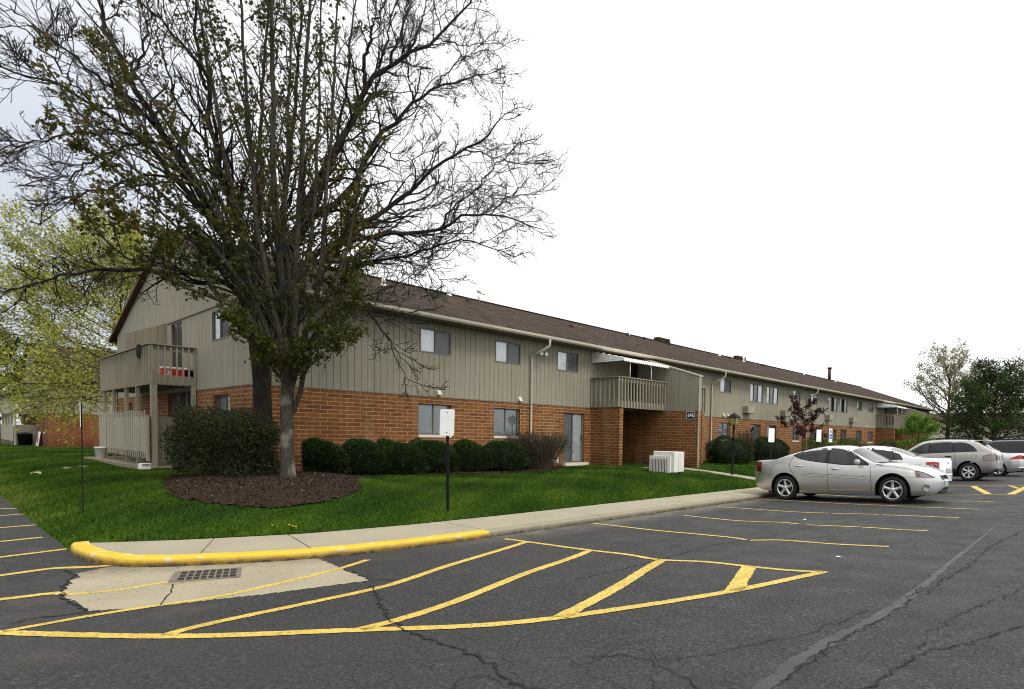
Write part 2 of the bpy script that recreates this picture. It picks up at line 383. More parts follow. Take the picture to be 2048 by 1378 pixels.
c = m.ramp(n2, [(0.3, (0.56, 0.36, 0.016)), (0.7, (0.74, 0.51, 0.030))]); c = m.mix(m.rng(n1, 0.60, 0.635, 0, 0.95), c, (0.60, 0.57, 0.50)); c = m.mix(m.rng(n3, 0.55, 0.75, 0, 0.4), c, (0.45, 0.24, 0.02))
sz = m.n('SeparateXYZ', Vector=p); grime = m.math('MULTIPLY', m.rng(sz.outputs[2], -0.355, -0.296, 1, 0), m.rng(n1, 0.35, 0.6, 0.6, 1.0))
c = m.mix(grime, c, (0.20, 0.105, 0.006)); c = m.mix(m.math('MULTIPLY', m.rng(sz.outputs[2], -0.380, -0.340, 1, 0), m.rng(m.noise(p, 14, 4), 0.35, 0.6, 0.45, 1.0)), c, (0.02, 0.012, 0.004)); m.P(**{'Base__Color': c, 'Roughness': 0.6}); m.bump(m.math('ADD', n2, n1), 0.5, 0.008); M['yellow_kerb_paint'] = m.mat
m = NT('yellow_line'); p = m.pos(); n1 = m.noise(p, 75, 3, 0.7); n2 = m.noise(p, 3, 4)
c = m.ramp(n2, [(0.3, (0.52, 0.365, 0.05)), (0.7, (0.70, 0.50, 0.10))]); c = m.mix(m.rng(m.noise(p, 40, 4, 0.75), 0.52, 0.62, 0, 0.85), c, (0.09, 0.075, 0.05)); m.P(**{'Base__Color': c, 'Roughness': 0.7}); M['yellow_line'] = m.mat
m = NT('soil'); p = m.pos(); g1 = m.noise(p, 0.7, 5); g2 = m.noise(p, 22, 4)
c = m.ramp(g2, [(0.3, (0.010, 0.032, 0.003)), (0.7, (0.022, 0.062, 0.006))]); c = m.mix(m.rng(g1, 0.4, 0.7, 0, 0.5), c, (0.030, 0.060, 0.008)); m.P(**{'Base__Color': c, 'Roughness': 1.0, 'Specular__IOR__Level': 0.05}); M['soil'] = m.mat
m = NT('mulch'); p = m.pos(); a = m.noise(m.vmul(p, (1, 1.4, 1)), 60, 4, 0.75); b2 = m.noise(p, 3, 4)
c = m.ramp(a, [(0.32, (0.012, 0.008, 0.006)), (0.55, (0.055, 0.034, 0.022)), (0.72, (0.14, 0.095, 0.062)), (0.8, (0.26, 0.21, 0.15))]); c = m.mix(m.rng(b2, 0.4, 0.7, 0, 0.5), c, (0.035, 0.022, 0.014), 'MIX')
m.P(**{'Base__Color': c, 'Roughness': 1.0, 'Specular__IOR__Level': 0.1}); m.bump(a, 1.0, 0.03); M['mulch'] = m.mat

def mk_leaf(name, stops, trans=0.3, rough=0.6):
    m = NT(name); at = m.n('Attribute', _attribute_name='tint').outputs['Fac']; c = m.ramp(at, stops)
    m.P(**{'Base__Color': c, 'Roughness': rough, 'Specular__IOR__Level': 0.25})
    tl = m.n('BsdfTranslucent', Color=c); mx = m.n('MixShader', **{'0': trans, '1': m.b.outputs[0], '2': tl.outputs[0]})
    m.set(m.out.inputs[0], mx.outputs[0]); M[name] = m.mat
mk_leaf('maple_leaf', [(0.0, (0.032, 0.042, 0.005)), (0.45, (0.068, 0.074, 0.009)), (0.75, (0.115, 0.080, 0.011)), (1.0, (0.15, 0.058, 0.013))], 0.45)
mk_leaf('yellow_leaf', [(0.0, (0.13, 0.15, 0.020)), (0.5, (0.33, 0.34, 0.050)), (1.0, (0.55, 0.54, 0.14))], 0.45)
mk_leaf('pale_leaf', [(0.0, (0.13, 0.13, 0.05)), (0.5, (0.24, 0.23, 0.08)), (1.0, (0.34, 0.30, 0.13))], 0.4)
mk_leaf('dark_leaf', [(0.0, (0.012, 0.026, 0.005)), (0.6, (0.030, 0.060, 0.010)), (1.0, (0.075, 0.13, 0.022))], 0.3)
mk_leaf('bright_leaf', [(0.0, (0.05, 0.12, 0.012)), (0.5, (0.12, 0.24, 0.022)), (1.0, (0.23, 0.36, 0.05))], 0.4)
mk_leaf('purple_leaf', [(0.0, (0.022, 0.006, 0.008)), (0.6, (0.050, 0.012, 0.016)), (1.0, (0.095, 0.026, 0.03))], 0.25)
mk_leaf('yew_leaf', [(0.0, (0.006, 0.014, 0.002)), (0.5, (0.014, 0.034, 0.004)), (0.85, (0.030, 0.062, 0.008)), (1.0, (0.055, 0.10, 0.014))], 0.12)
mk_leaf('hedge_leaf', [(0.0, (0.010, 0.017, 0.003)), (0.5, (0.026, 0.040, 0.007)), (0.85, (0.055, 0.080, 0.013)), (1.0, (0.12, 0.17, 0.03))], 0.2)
mk_leaf('twig_leaf', [(0.0, (0.030, 0.034, 0.012)), (0.6, (0.055, 0.052, 0.018)), (1.0, (0.09, 0.085, 0.03))], 0.2)
mk_leaf('grass_blade', [(0.0, (0.012, 0.040, 0.0015)), (0.5, (0.048, 0.112, 0.004)), (0.85, (0.110, 0.190, 0.010)), (1.0, (0.17, 0.18, 0.04))], 0.3, 0.75)
mk_leaf('chip', [(0.0, (0.016, 0.010, 0.007)), (0.6, (0.06, 0.038, 0.025)), (0.9, (0.15, 0.10, 0.066)), (1.0, (0.34, 0.28, 0.20))], 0.0, 0.95)
mk_leaf('straw', [(0.0, (0.42, 0.36, 0.20)), (1.0, (0.62, 0.56, 0.36))], 0.1, 0.9)
def mk_bark(name, dark, light, patch=None, vs=(14, 14, 2.2)):
    m = NT(name); p = m.pos(); a = m.noise(m.vmul(p, vs), 1.0, 5, 0.7); b = m.noise(p, 2.0, 4)
    c = m.ramp(a, [(0.32, dark), (0.62, light)])
    if patch: c = m.mix(m.math('MULTIPLY', m.rng(b, 0.55, 0.66, 0, 0.75), m.rng(m.n('SeparateXYZ', Vector=p).outputs[2], 3.2, 1.2, 0.15, 1)), c, patch)
    m.P(**{'Base__Color': c, 'Roughness': 0.95, 'Specular__IOR__Level': 0.15}); m.bump(a, 0.9, 0.02); M[name] = m.mat
mk_bark('maple_bark', (0.018, 0.016, 0.012), (0.072, 0.063, 0.049), (0.21, 0.19, 0.155), (26, 26, 7))
mk_bark('dark_bark', (0.008, 0.007, 0.006), (0.034, 0.028, 0.022))
mk_bark('brown_bark', (0.030, 0.022, 0.015), (0.085, 0.066, 0.048))
rng = np.random.default_rng(7); random.seed(5)
# ------------------------------------------------------------------ ground, lot, sidewalk, markings
mb = MB(); mb.quad((-900, -600, -0.95), (900, -600, -0.95), (900, 1500, -0.95), (-900, 1500, -0.95))
tag(mb.build('ground', M['soil']), 'distant ground around the lot', kind='structure')

mb = MB()
xs = [XF, -4, 0, 6, 12, 25]
for a, b in zip(xs, xs[1:]): mb.quad((a, -14, SL * a), (b, -14, SL * b), (b, 92, SL * b), (a, 92, SL * a))
z0 = SL * XF
mb.quad((-10.98, -14, z0), (XF, -14, z0), (XF, 3.6, z0), (-10.98, 3.6, z0)); mb.quad((-100, -14, z0), (-10.98, -14, z0), (-10.98, 1.45, z0), (-100, 1.45, z0))
lot = tag(mb.build('parking_lot', M['asphalt']), kind='structure')

def resample(pts, step):
    pts = [Vector(p) for p in pts]; out = [pts[0]]
    for a, b in zip(pts, pts[1:]):
        n = max(1, int((b - a).length / step))
        for i in range(1, n + 1): out.append(a + (b - a) * (i / n))
    return out
def smooth_path(pts, it=2):
    pts = [Vector(p) for p in pts]
    for _ in range(it):
        q = [pts[0]]
        for a, b in zip(pts, pts[1:]): q += [a * 0.75 + b * 0.25, a * 0.25 + b * 0.75]
        pts = q + [pts[-1]]
    return pts
def ribbon(name, pts, w, mat, lift, parent, rough=0.12, step=0.07, zf=None, it=2):
    """a painted stripe (or sealed crack) lying on the lot, its edges a little ragged"""
    P = resample(smooth_path([(p[0], p[1], 0) for p in pts], it), step); mb = MB(); L = []; n = len(P)
    for i, p in enumerate(P):
        t = (P[min(i + 1, n - 1)] - P[max(i - 1, 0)]).normalized(); s = Vector((-t.y, t.x, 0))
        ww = w if not hasattr(w, '__len__') else w[0] + (w[1] - w[0]) * i / max(1, n - 1)
        a = ww * 0.5 * (1 + random.uniform(-rough, rough)); b = ww * 0.5 * (1 + random.uniform(-rough, rough))
        for q in (p + s * a, p - s * b): L.append((q.x, q.y, (lot_z(q.x) if zf is None else zf(q.x, q.y)) + lift))
    mb.add(L, [(2 * i, 2 * i + 1, 2 * i + 3, 2 * i + 2) for i in range(n - 1)])
    return mb.build(name, M[mat], parent)
def px(*uv): return [on_lot(u, v) for u, v in uv]
def ext(pts, d):
    """run a stripe on past the photo's edge"""
    a, b = Vector(pts[0]), Vector(pts[1]); pts[0] = tuple(a + (a - b).normalized() * d); return pts

# concrete apron round the drain
ap = px((235, 1131), (171, 1143.5), (153, 1147), (161, 1155), (150, 1158), (138, 1161), (142, 1169), (130, 1175), (132, 1188), (134, 1198), (148, 1203), (159, 1206), (166, 1213), (173, 1218), (183, 1222.6), (218, 1220), (315, 1213), (432, 1199), (520, 1190), (741, 1161), (690, 1140), (628, 1112), (500, 1118), (350, 1126))
mb = MB(); mb.add([(p[0], p[1], 0) for p in ap[:0]], [])

AX = np.arange(min(p[0] for p in ap), max(p[0] for p in ap) + .035, .035); AY = np.arange(min(p[1] for p in ap), max(p[1] for p in ap) + .035, .035)
def inp(x, y, poly):
    c = False; n = len(poly)
    for i in range(n):
        (x0, y0), (x1, y1) = poly[i][:2], poly[i - 1][:2]
        if (y0 > y) != (y1 > y) and x < (x1 - x0) * (y - y0) / (y1 - y0) + x0: c = not c
    return c
idx_ = {}
def av(i, j):
    if (i, j) not in idx_: idx_[(i, j)] = len(mb.v); mb.v.append((AX[i], AY[j], lot_z(AX[i]) + 0.003))
    return idx_[(i, j)]
for i in range(len(AX) - 1):
    for j in range(len(AY) - 1):
        if inp(AX[i] + .0175, AY[j] + .0175, ap): mb.f.append([av(i, j), av(i + 1, j), av(i + 1, j + 1), av(i, j + 1)]); mb.m.append(0); mb.sm.append(False)
tag(mb.build('drain_apron', M['apron_concrete']), kind='structure')
ribbon('crack', px((346, 1168), (345, 1176), (341, 1183), (344, 1185), (334, 1193), (320, 1212)), 0.012, 'crack_dark', 0.0065, lot, 0.5, 0.04, it=0)

YL = 'yellow_line'
LNS = [  # (pixel polyline, width)
    ([(5, 1266), (140, 1270.5), (330, 1274), (500, 1270), (700, 1261), (900, 1255), (1000, 1249), (1115, 1237), (1250, 1217), (1350, 1202), (1460, 1184), (1560, 1163), (1650, 1143.5)], 0.115, 1),
    ([(5, 1264), (60, 1254), (176, 1233), (289, 1215), (332, 1209), (430, 1196), (547, 1170), (684, 1137), (735, 1120)], 0.10, 0),
    ([(330, 1271), (391, 1254), (508, 1229), (625, 1205), (742, 1180), (797, 1166), (900, 1130), (970, 1110), (1052, 1084.5)], 0.115, 0),
    ([(722, 1259), (800, 1240), (900, 1208), (978, 1177), (1056, 1145), (1134, 1120), (1179, 1102)], 0.12, 0),
    ([(1119, 1236), (1173, 1208), (1232, 1177), (1290, 1140), (1322, 1121.5)], 0.14, 0),
    ([(1468, 1182), (1498, 1134)], 0.17, 0),
    ([(1009, 1078), (1056, 1084), (1173, 1100.5), (1263, 1110), (1314, 1121), (1408, 1123), (1501, 1134), (1584, 1142), (1648, 1144.5)], 0.085, 0),
    ([(1187, 1047), (1256, 1054.7), (1313, 1061.6), (1393, 1068.4), (1471, 1076), (1492, 1080)], 0.075, 0),
    ([(1500, 1081), (1563, 1080), (1618.7, 1084.8), (1674, 1089), (1778, 1093.7)], 0.08, 0),
    ([(1367.6, 1031), (1441.8, 1039), (1498.5, 1043.6), (1563, 1044.6), (1598, 1048.5)], 0.07, 0),
    ([(1613, 1050), (1735, 1055), (1788, 1059), (1855, 1062)], 0.075, 0),
    ([(1436, 1013.7), (1498.5, 1018), (1588, 1024.3), (1657.5, 1026.6)], 0.07, 0),
    ([(1665, 1026.8), (1757, 1029.3)], 0.07, 0), ([(1766, 1030), (1918, 1035.7)], 0.075, 0),
    ([(1520, 997.4), (1657.5, 1006.6), (1821, 1013)], 0.07, 0), ([(1823, 1014), (1958.4, 1018.8)], 0.08, 0),
    ([(1597, 986), (1700, 993), (1824, 1001.6), (1987.5, 1003.3)], 0.09, 0),
    ([(1800, 990), (1896, 990.5), (2020.7, 989.7)], 0.08, 0), ([(1893, 971), (1960, 971), (2060, 971.4)], 0.08, 0),
    ([(1946, 972.5), (1976, 988)], 0.20, 0), ([(2021, 989), (2062, 970)], 0.20, 0), ([(2019, 971.5), (2038, 977.5)], 0.13, 0),
    ([(0, 1018), (38, 1017)], 0.09, 3), ([(0, 1032), (57, 1027.5)], 0.09, 3), ([(0, 1056), (72, 1050)], 0.10, 3), ([(0, 1083.5), (50, 1078), (85, 1075.5)], 0.10, 3),
    ([(0, 1115), (90, 1104), (143, 1097)], 0.10, 3), ([(0, 1151.5), (60, 1143), (115, 1136), (180, 1135), (224, 1131)], 0.11, 3),
    ([(0, 1199.5), (60, 1192), (115, 1186), (130, 1188)], 0.11, 3), ([(134, 1190), (200, 1185), (260, 1177), (310, 1168), (349, 1163.5)], 0.10, 0)]
for pts, w, e in LNS:
    P = px(*pts)
    if e: P = ext(P, e)
    ribbon('painted_line', P, w, YL, 0.005, lot, 0.10, 0.05)
# sealed and open cracks
ribbon('crack_seal', px((1500, 1400), (1539, 1368), (1600, 1315), (1685, 1270), (1774, 1225), (1842, 1175), (1909, 1119), (1965, 1074), (1990, 1052)), (0.10, 0.02), 'crack_sealer', 0.003, lot, 0.45, 0.06)
for pts, w in [([(2070, 1165), (1980, 1205), (1954, 1214), (1909, 1236), (1860, 1262), (1840, 1300)], 0.014), ([(2070, 1245), (1937, 1287), (1825, 1315), (1785, 1343), (1741, 1376), (1700, 1400)], 0.02),
               ([(1735, 1222), (1690, 1240), (1640, 1259), (1590, 1275), (1516, 1287), (1460, 1300), (1415, 1309), (1360, 1318), (1303, 1323), (1240, 1312), (1160, 1316)], 0.013),
               ([(1303, 1323), (1330, 1340), (1365, 1352), (1400, 1378), (1430, 1400)], 0.012), ([(742, 1172), (750, 1185), (762, 1205), (777, 1237), (810, 1262), (870, 1285), (900, 1295), (960, 1315), (1000, 1348), (1040, 1372), (1060, 1400)], 0.028),
               ([(900, 1378), (940, 1356), (975, 1350), (1010, 1372), (1090, 1378)], 0.012), ([(1842, 1175), (1800, 1216), (1760, 1240), (1690, 1275), (1620, 1320), (1560, 1365)], 0.016), ([(2048, 1060), (1980, 1095), (1940, 1130), (1880, 1165), (1850, 1190)], 0.018),
               ([(1488, 1080), (1440, 1088), (1393, 1099), (1310, 1122), (1236, 1141), (1150, 1160)], 0.02), ([(1480, 1082), (1560, 1070), (1640, 1050), (1760, 1036)], 0.014), ([(1740, 1045), (1710, 1060), (1640, 1076), (1560, 1084)], 0.010),
               ([(20, 1248), (60, 1238), (110, 1232), (165, 1226), (200, 1222)], 0.04), ([(690, 1138), (715, 1148), (742, 1160), (790, 1160)], 0.03), ([(128, 1140), (150, 1150), (128, 1172), (126, 1195), (150, 1212), (172, 1222)], 0.035),
               ([(1187, 1100), (1260, 1092), (1330, 1080), (1390, 1068)], 0.01), ([(1640, 1085), (1720, 1075), (1800, 1060), (1900, 1050), (2048, 1040)], 0.012)]:
    P = px(*pts); Q = []
    for a, b in zip(P, P[1:]):
        n = max(2, int(math.hypot(a[0] - b[0], a[1] - b[1]) / 0.06))
        for i in range(n): Q.append((a[0] + (b[0] - a[0]) * i / n + random.gauss(0, 0.018), a[1] + (b[1] - a[1]) * i / n + random.gauss(0, 0.018), 0))
    Q.append(P[-1]); ribbon('crack', Q, w * 0.62, 'crack_dark', 0.0075, lot, 0.8, 0.05, it=0)

# storm drain: frame, grate and a flat black sheet for the shade in the pit
g = [Vector((p[0], p[1], 0)) for p in px((351, 1143), (470, 1138), (487, 1160), (347, 1168))]
gc = sum(g, Vector()) / 4; ga, gw, gh = RAD(72), 0.64, 0.66
dr = thing('storm_drain', 'rusty iron storm drain grate set in the concrete apron below the yellow kerb', 'drain', (gc.x, gc.y, lot_z(gc.x) + 0.022))
zN = Vector((-0.022, 0.036, 1)).normalized(); xN = Vector((math.cos(ga), math.sin(ga), 0)); xN = (xN - zN * xN.dot(zN)).normalized(); yN = zN.cross(xN)
dr.rotation_euler = Matrix((xN, yN, zN)).transposed().to_euler()
mb = MB(); mb.box(-gw / 2 - 0.004, gw / 2 + 0.004, -gh / 2 - 0.004, gh / 2 + 0.004, -0.08, 0.0); mb.build('collar', M['apron_concrete'], dr)
mb = MB(); mb.box(-gw / 2, gw / 2, -gh / 2, gh / 2, 0.0005, 0.003); mb.build('pit_dark_sheet', M['dark_void'], dr)  # thin black sheet stands in for the shade under the bars
mb = MB(); t = 0.05
for a in ((-gw / 2, gw / 2, -gh / 2, -gh / 2 + t), (-gw / 2, gw / 2, gh / 2 - t, gh / 2), (-gw / 2, -gw / 2 + 0.07, -gh / 2 + t, gh / 2 - t), (gw / 2 - 0.045, gw / 2, -gh / 2 + t, gh / 2 - t)): mb.box(*a, 0.0031, 0.0066)
mb.build('drain_frame', M['iron_rust'], dr)
mb = MB(); x0, x1, y0, y1 = -gw / 2 + 0.07, gw / 2 - 0.045, -gh / 2 + t, gh / 2 - t
for i in range(1, 8):
    x = x0 + (x1 - x0) * i / 8; mb.box(x - 0.009, x + 0.009, y0, y1, 0.0031, 0.0062)
for i in range(1, 3):
    y = y0 + (y1 - y0) * i / 3; mb.box(x0, x1, y - 0.013, y + 0.013, 0.0031, 0.0058)
mb.build('grate_bars', M['iron_rust'], dr)

# sidewalk with rounded kerb edge
FR = [(-10.99, 1.36), (-10.72, 1.33), (-10.40, 1.34), (-9.84, 1.42), (-9.38, 1.56), (-9.09, 1.80), (-8.78, 2.25), (-8.52, 2.71), (-8.22, 3.40), (-8.03, 4.42), (-7.97, 5.4), (-7.97, 7.5), (-7.97, 10), (-7.97, 16), (-7.97, 30), (-7.97, 84)]
fr = [p for p in resample(smooth_path([(a, b, 0) for a, b in FR], 2), 0.16)]
PROF = [(0.0, -0.125), (0.010, -0.042), (0.020, -0.020), (0.040, -0.004), (0.06, 0.0), (0.19, 0.001)]
def inward(i):
    t = (fr[min(i + 1, len(fr) - 1)] - fr[max(i - 1, 0)]).normalized(); return Vector((-t.y, t.x, 0))
def kerb_piece(name, i0, i1, mat):
    mb = MB(); n = len(PROF); vs = []
    for i in range(i0, i1 + 1):
        s = inward(i); j = random.uniform(-0.007, 0.007)
        for k, (d, z) in enumerate(PROF):
            p = fr[i] + s * (d + j * (k < 4)); vs.append((p.x, p.y, KT + z + 0.002 + j * 0.5))
    m_ = i1 - i0 + 1
    mb.add(vs, [(a * n + k, (a + 1) * n + k, (a + 1) * n + k + 1, a * n + k + 1) for a in range(m_ - 1) for k in range(n - 1)], 0, True)
    for a in (0, m_ - 1): mb.add([vs[a * n + k] for k in range(n)] + [(vs[a * n + n - 1][0], vs[a * n + n - 1][1], KT - 0.13)], [list(range(n + 1))])
    return mb.build(name, M[mat])
iy = min(range(len(fr)), key=lambda i: abs(fr[i].y - 6.0) + (fr[i].x < -8.2) * 9)
cut = [0] + [min(range(len(fr)), key=lambda i: abs(fr[i].y - y) + (fr[i].x < -9.2) * 9) for y in (2.25, 3.35)] + [iy]
for a, b in zip(cut, cut[1:]): tag(kerb_piece('yellow_kerb', a, b, 'yellow_kerb_paint'), kind='structure')
ks = [iy] + [min(range(len(fr)), key=lambda i: abs(fr[i].y - y) + (fr[i].x < -9) * 9) for y in (8.55, 11.4, 14.6, 20, 30, 50, 83)]
for a, b in zip(ks, ks[1:]): tag(kerb_piece('kerb', a, b, 'kerb_concrete'), kind='structure')
arc = [0.0]
for i in range(1, len(fr)): arc.append(arc[-1] + (fr[i] - fr[i - 1]).length)
def near(x, y): return min(range(len(fr)), key=lambda i: (fr[i].x - x) ** 2 + (fr[i].y - y) ** 2)
ANC = [(arc[0], (-10.86, 1.46)), (arc[near(-10.4, 1.34)], (-10.72, 1.66)), (arc[near(-9.38, 1.56)], (-10.45, 2.1)), (arc[near(-9.09, 1.8)], (-10.27, 2.42)), (arc[near(-8.22, 3.4)], (-9.76, 3.6)), (arc[near(-7.97, 5.4)], (-9.44, 5.4))]
gaps = set(cut[1:-1] + ks[:-1]); mb = MB(); st = []
for i in range(len(fr)):
    a = fr[i] + inward(i) * 0.185
    if arc[i] >= ANC[-1][0]: b = Vector((xb(fr[i].y), fr[i].y, 0))
    else: b = Vector((interp(arc[i], [(q[0], q[1][0]) for q in ANC]), interp(arc[i], [(q[0], q[1][1]) for q in ANC]), 0)); b.x = min(b.x, xb(b.y) + 0.02)
    st.append((a, b))
for i in range(len(fr) - 1):
    a0, b0 = st[i]; a1, b1 = st[i + 1]
    if i in gaps: a0 = a0 + (a1 - a0).normalized() * 0.014; b0 = b0 + (b1 - b0).normalized() * 0.014 if (b1 - b0).length > 0.01 else b0
    mb.quad((a0.x, a0.y, KT), (a1.x, a1.y, KT), (b1.x, b1.y, KT), (b0.x, b0.y, KT))
tag(mb.build('sidewalk', M['concrete']), kind='structure')
mb = MB(); pl = [(a.x, a.y, KT - 0.014) for a, b in st]; pr = [(b.x, b.y, KT - 0.014) for a, b in st]; n = len(pl)
mb.add(pl + pr, [(i, i + 1, n + i + 1, n + i) for i in range(n - 1)]); tag(mb.build('sidewalk_bed', M['kerb_concrete']), kind='structure')

# lawn: one height field up to the sidewalk's back edge, with the mulch bed cut out of the grass only
ys = list(np.concatenate([np.array([1.30, 1.36, 1.5]), np.arange(1.7, 8, 0.3), np.arange(8, 30, 0.8), np.arange(30, 90, 4)]))
ds = list(np.concatenate([np.arange(0, 9, 0.3), np.arange(9, 26, 0.8), np.arange(26, 90, 3.5)]))
V = []; nx = len(ds)
for y in ys:
    for d in ds:
        x = xb(y) - d; z = lawn_z(x, max(y, 1.35)) if y > 1.31 else -0.46
        V.append((x, y, z))
F = [(j * nx + i, j * nx + i + 1, (j + 1) * nx + i + 1, (j + 1) * nx + i) for j in range(len(ys) - 1) for i in range(nx - 1)]
tag(arr_mesh('lawn', np.array(V), np.array(F)[:, ::-1], M['soil'], smooth=True), kind='structure')
BED = [on_lawn(u, v)[:2] for u, v in [(345, 952), (326, 962), (332, 982), (352, 996), (380, 1003), (430, 1011), (480, 1016), (540, 1019), (600, 1015), (650, 1006), (690, 997), (714, 987), (722, 975), (712, 966), (735, 955), (780, 950), (850, 949), (930, 949), (1000, 948), (1060, 945), (1110, 942), (1128, 938)]] + [(-17.9, 16.9), (-17.9, 5.9), (-18.6, 5.6)]
def in_poly(x, y, poly=BED):
    c = False; n = len(poly)
    for i in range(n):
        (x0, y0), (x1, y1) = poly[i], poly[i - 1]
        if (y0 > y) != (y1 > y) and x < (x1 - x0) * (y - y0) / (y1 - y0) + x0: c = not c
    return c
bx = [p[0] for p in BED]; by = [p[1] for p in BED]
mb = MB(); gs = 0.16; idx = {}
X = np.arange(min(bx), max(bx) + gs, gs); Y = np.arange(min(by), max(by) + gs, gs)
def bv(i, j):
    if (i, j) not in idx:
        x, y = X[i], Y[j]; idx[(i, j)] = len(mb.v); mb.v.append((x, y, lawn_z(x, y) + 0.03 + 0.012 * random.random()))
    return idx[(i, j)]
for i in range(len(X) - 1):
    for j in range(len(Y) - 1):
        if in_poly(X[i] + gs / 2, Y[j] + gs / 2): mb.f.append([bv(i, j), bv(i + 1, j), bv(i + 1, j + 1), bv(i, j + 1)]); mb.m.append(0); mb.sm.append(True)
tag(mb.build('mulch_bed', M['mulch']), kind='structure')

def np_lawn(x, y): return np.array([lawn_z(a, b) for a, b in zip(x, y)])
PY = np.array(BED)
def np_in(x, y):
    c = np.zeros(len(x), bool); n = len(PY)
    for i in range(n):
        x0, y0 = PY[i]; x1, y1 = PY[i - 1]
        with np.errstate(divide='ignore', invalid='ignore'): k = ((y0 > y) != (y1 > y)) & (x < (x1 - x0) * (y - y0) / (y1 - y0 + 1e-12) + x0)
        c ^= k
    return c
def blades(name, x, y, z, h, w, tint, mat, lean=0.45, parent=None):
    n = len(x); a = rng.uniform(0, 2 * np.pi, n); l = rng.normal(0, lean, (n, 2))
    p0 = np.stack([x - np.cos(a) * w, y - np.sin(a) * w, z], 1); p1 = np.stack([x + np.cos(a) * w, y + np.sin(a) * w, z], 1)
    p2 = np.stack([x + l[:, 0] * h, y + l[:, 1] * h, z + h], 1)
    return arr_mesh(name, np.stack([p0, p1, p2], 1).reshape(-1, 3), np.arange(3 * n).reshape(-1, 3), M[mat], parent, tint)
# grass, denser near the camera
gx_, gy_ = [], []
for (xa, xb_, ya, yb_, dens) in [(-19, -9.3, 1.36, 9, 1500), (-19, -9.3, 9, 17, 900), (-18, -9.2, 17, 32, 420), (-18, -9.2, 32, 75, 90), (-34, -19, 1.36, 6, 650), (-60, -34, 1.36, 9, 200), (-70, -60, 1.36, 6.4, 120), (-60, -34, 9, 16, 60)]:
    n = int((xb_ - xa) * (yb_ - ya) * dens); gx_.append(rng.uniform(xa, xb_, n)); gy_.append(rng.uniform(ya, yb_, n))
gx_ = np.concatenate(gx_); gy_ = np.concatenate(gy_)
bx_ = np.interp(gy_, [b[0] for b in BACK], [b[1] for b in BACK])
keep = (gx_ < bx_ - 0.005) & ~np_in(gx_, gy_)
keep &= ~((gx_ > -34.2) & (gx_ < -18.05) & (gy_ > 5.8)) & ~((gx_ > -30.9) & (gx_ < -22.4) & (gy_ > 4.2)) & ~((gx_ > -18.1) & (gx_ < -14.3) & (gy_ > 18.6) & (gy_ < 25)) & ~((gx_ < -60) & (gy_ > 6.35))
keep &= ~((gx_ > -14.6) & (gx_ < -10.4) & (np.abs(gy_ - (20.75 - (gx_ + 14.9) * 0.28)) < 0.42))
gx_, gy_ = gx_[keep], gy_[keep]
pn = 0.5 + 0.22 * np.sin(gx_ * 1.7 + 1.3 * np.sin(gy_ * 0.9)) + 0.2 * np.sin(gy_ * 2.1 + 1.7 * np.sin(gx_ * 0.8 + 2)) + 0.12 * np.sin(gx_ * 5.1 + gy_ * 4.3)
dist = np.hypot(gx_, gy_); tint = np.clip(0.10 + 0.58 * pn + rng.normal(0, 0.14, len(gx_)), 0, 0.93)
dry = np.exp(-((gy_ - 1.5) / 0.5) ** 2) * (gx_ < -14.5) * rng.random(len(gx_)); tint = np.clip(tint + 0.7 * dry, 0, 1)
hh = (0.028 + 0.028 * rng.random(len(gx_))) * (1 + 0.5 * (pn > 0.8)); ww = 0.006 + 0.0007 * dist
tag(blades('grass', gx_, gy_, np_lawn(gx_, gy_) - 0.005, hh, ww, tint, 'grass_blade'), 'short green lawn grass between the sidewalk and the building', 'grass', kind='stuff')
# wood chips on the bed
n = 60000; cx_ = rng.uniform(min(bx), max(bx), n); cy_ = rng.uniform(min(by), max(by), n); k = np_in(cx_, cy_); cx_, cy_ = cx_[k], cy_[k]; n = len(cx_)
a = rng.uniform(0, np.pi, n); L = rng.uniform(0.008, 0.026, n); W = rng.uniform(0.003, 0.008, n); z = np_lawn(cx_, cy_) + 0.045
dz = rng.normal(0, 0.012, (n, 4)); ca, sa = np.cos(a), np.sin(a)
Q = np.stack([np.stack([cx_ + s * ca * L - t * sa * W, cy_ + s * sa * L + t * ca * W, z + dz[:, i]], 1) for i, (s, t) in enumerate([(-1, -1), (1, -1), (1, 1), (-1, 1)])], 1)
tag(arr_mesh('wood_chips', Q.reshape(-1, 3), np.arange(4 * n).reshape(-1, 4), M['chip'], tint=np.clip(rng.beta(1.6, 2.6, n), 0, 1)), 'loose brown wood chips covering the mulch bed under the trees', 'wood chips', kind='stuff')
# concrete patio under the gable balcony, porch and walk at the entry
mb = MB(); mb.prism([(-30.9, 4.25), (-30.9, 5.84), (-22.3, 5.84), (-22.3, 4.35)], 'z', -0.1, 0.10); tag(mb.build('patio_slab', M['apron_concrete']), kind='structure')
mb = MB(); mb.box(-17.99, -15.2, 19.0, 21.66, -0.2, 0.02); tag(mb.build('porch_slab', M['apron_concrete']), kind='structure')
W = [(-15.2, 20.75), (-13.4, 20.25), (-11.9, 19.75), (-10.6, 19.45), (-9.3, 19.2)]
mb = MB(); vs = []
for x, y in W: vs += [(x, y - 0.38, lawn_z(x, y) + 0.02), (x, y + 0.38, lawn_z(x, y) + 0.02)]
mb.add(vs, [(2 * i, 2 * i + 2, 2 * i + 3, 2 * i + 1) for i in range(len(W) - 1)]); tag(mb.build('entry_path', M['concrete']), kind='structure')
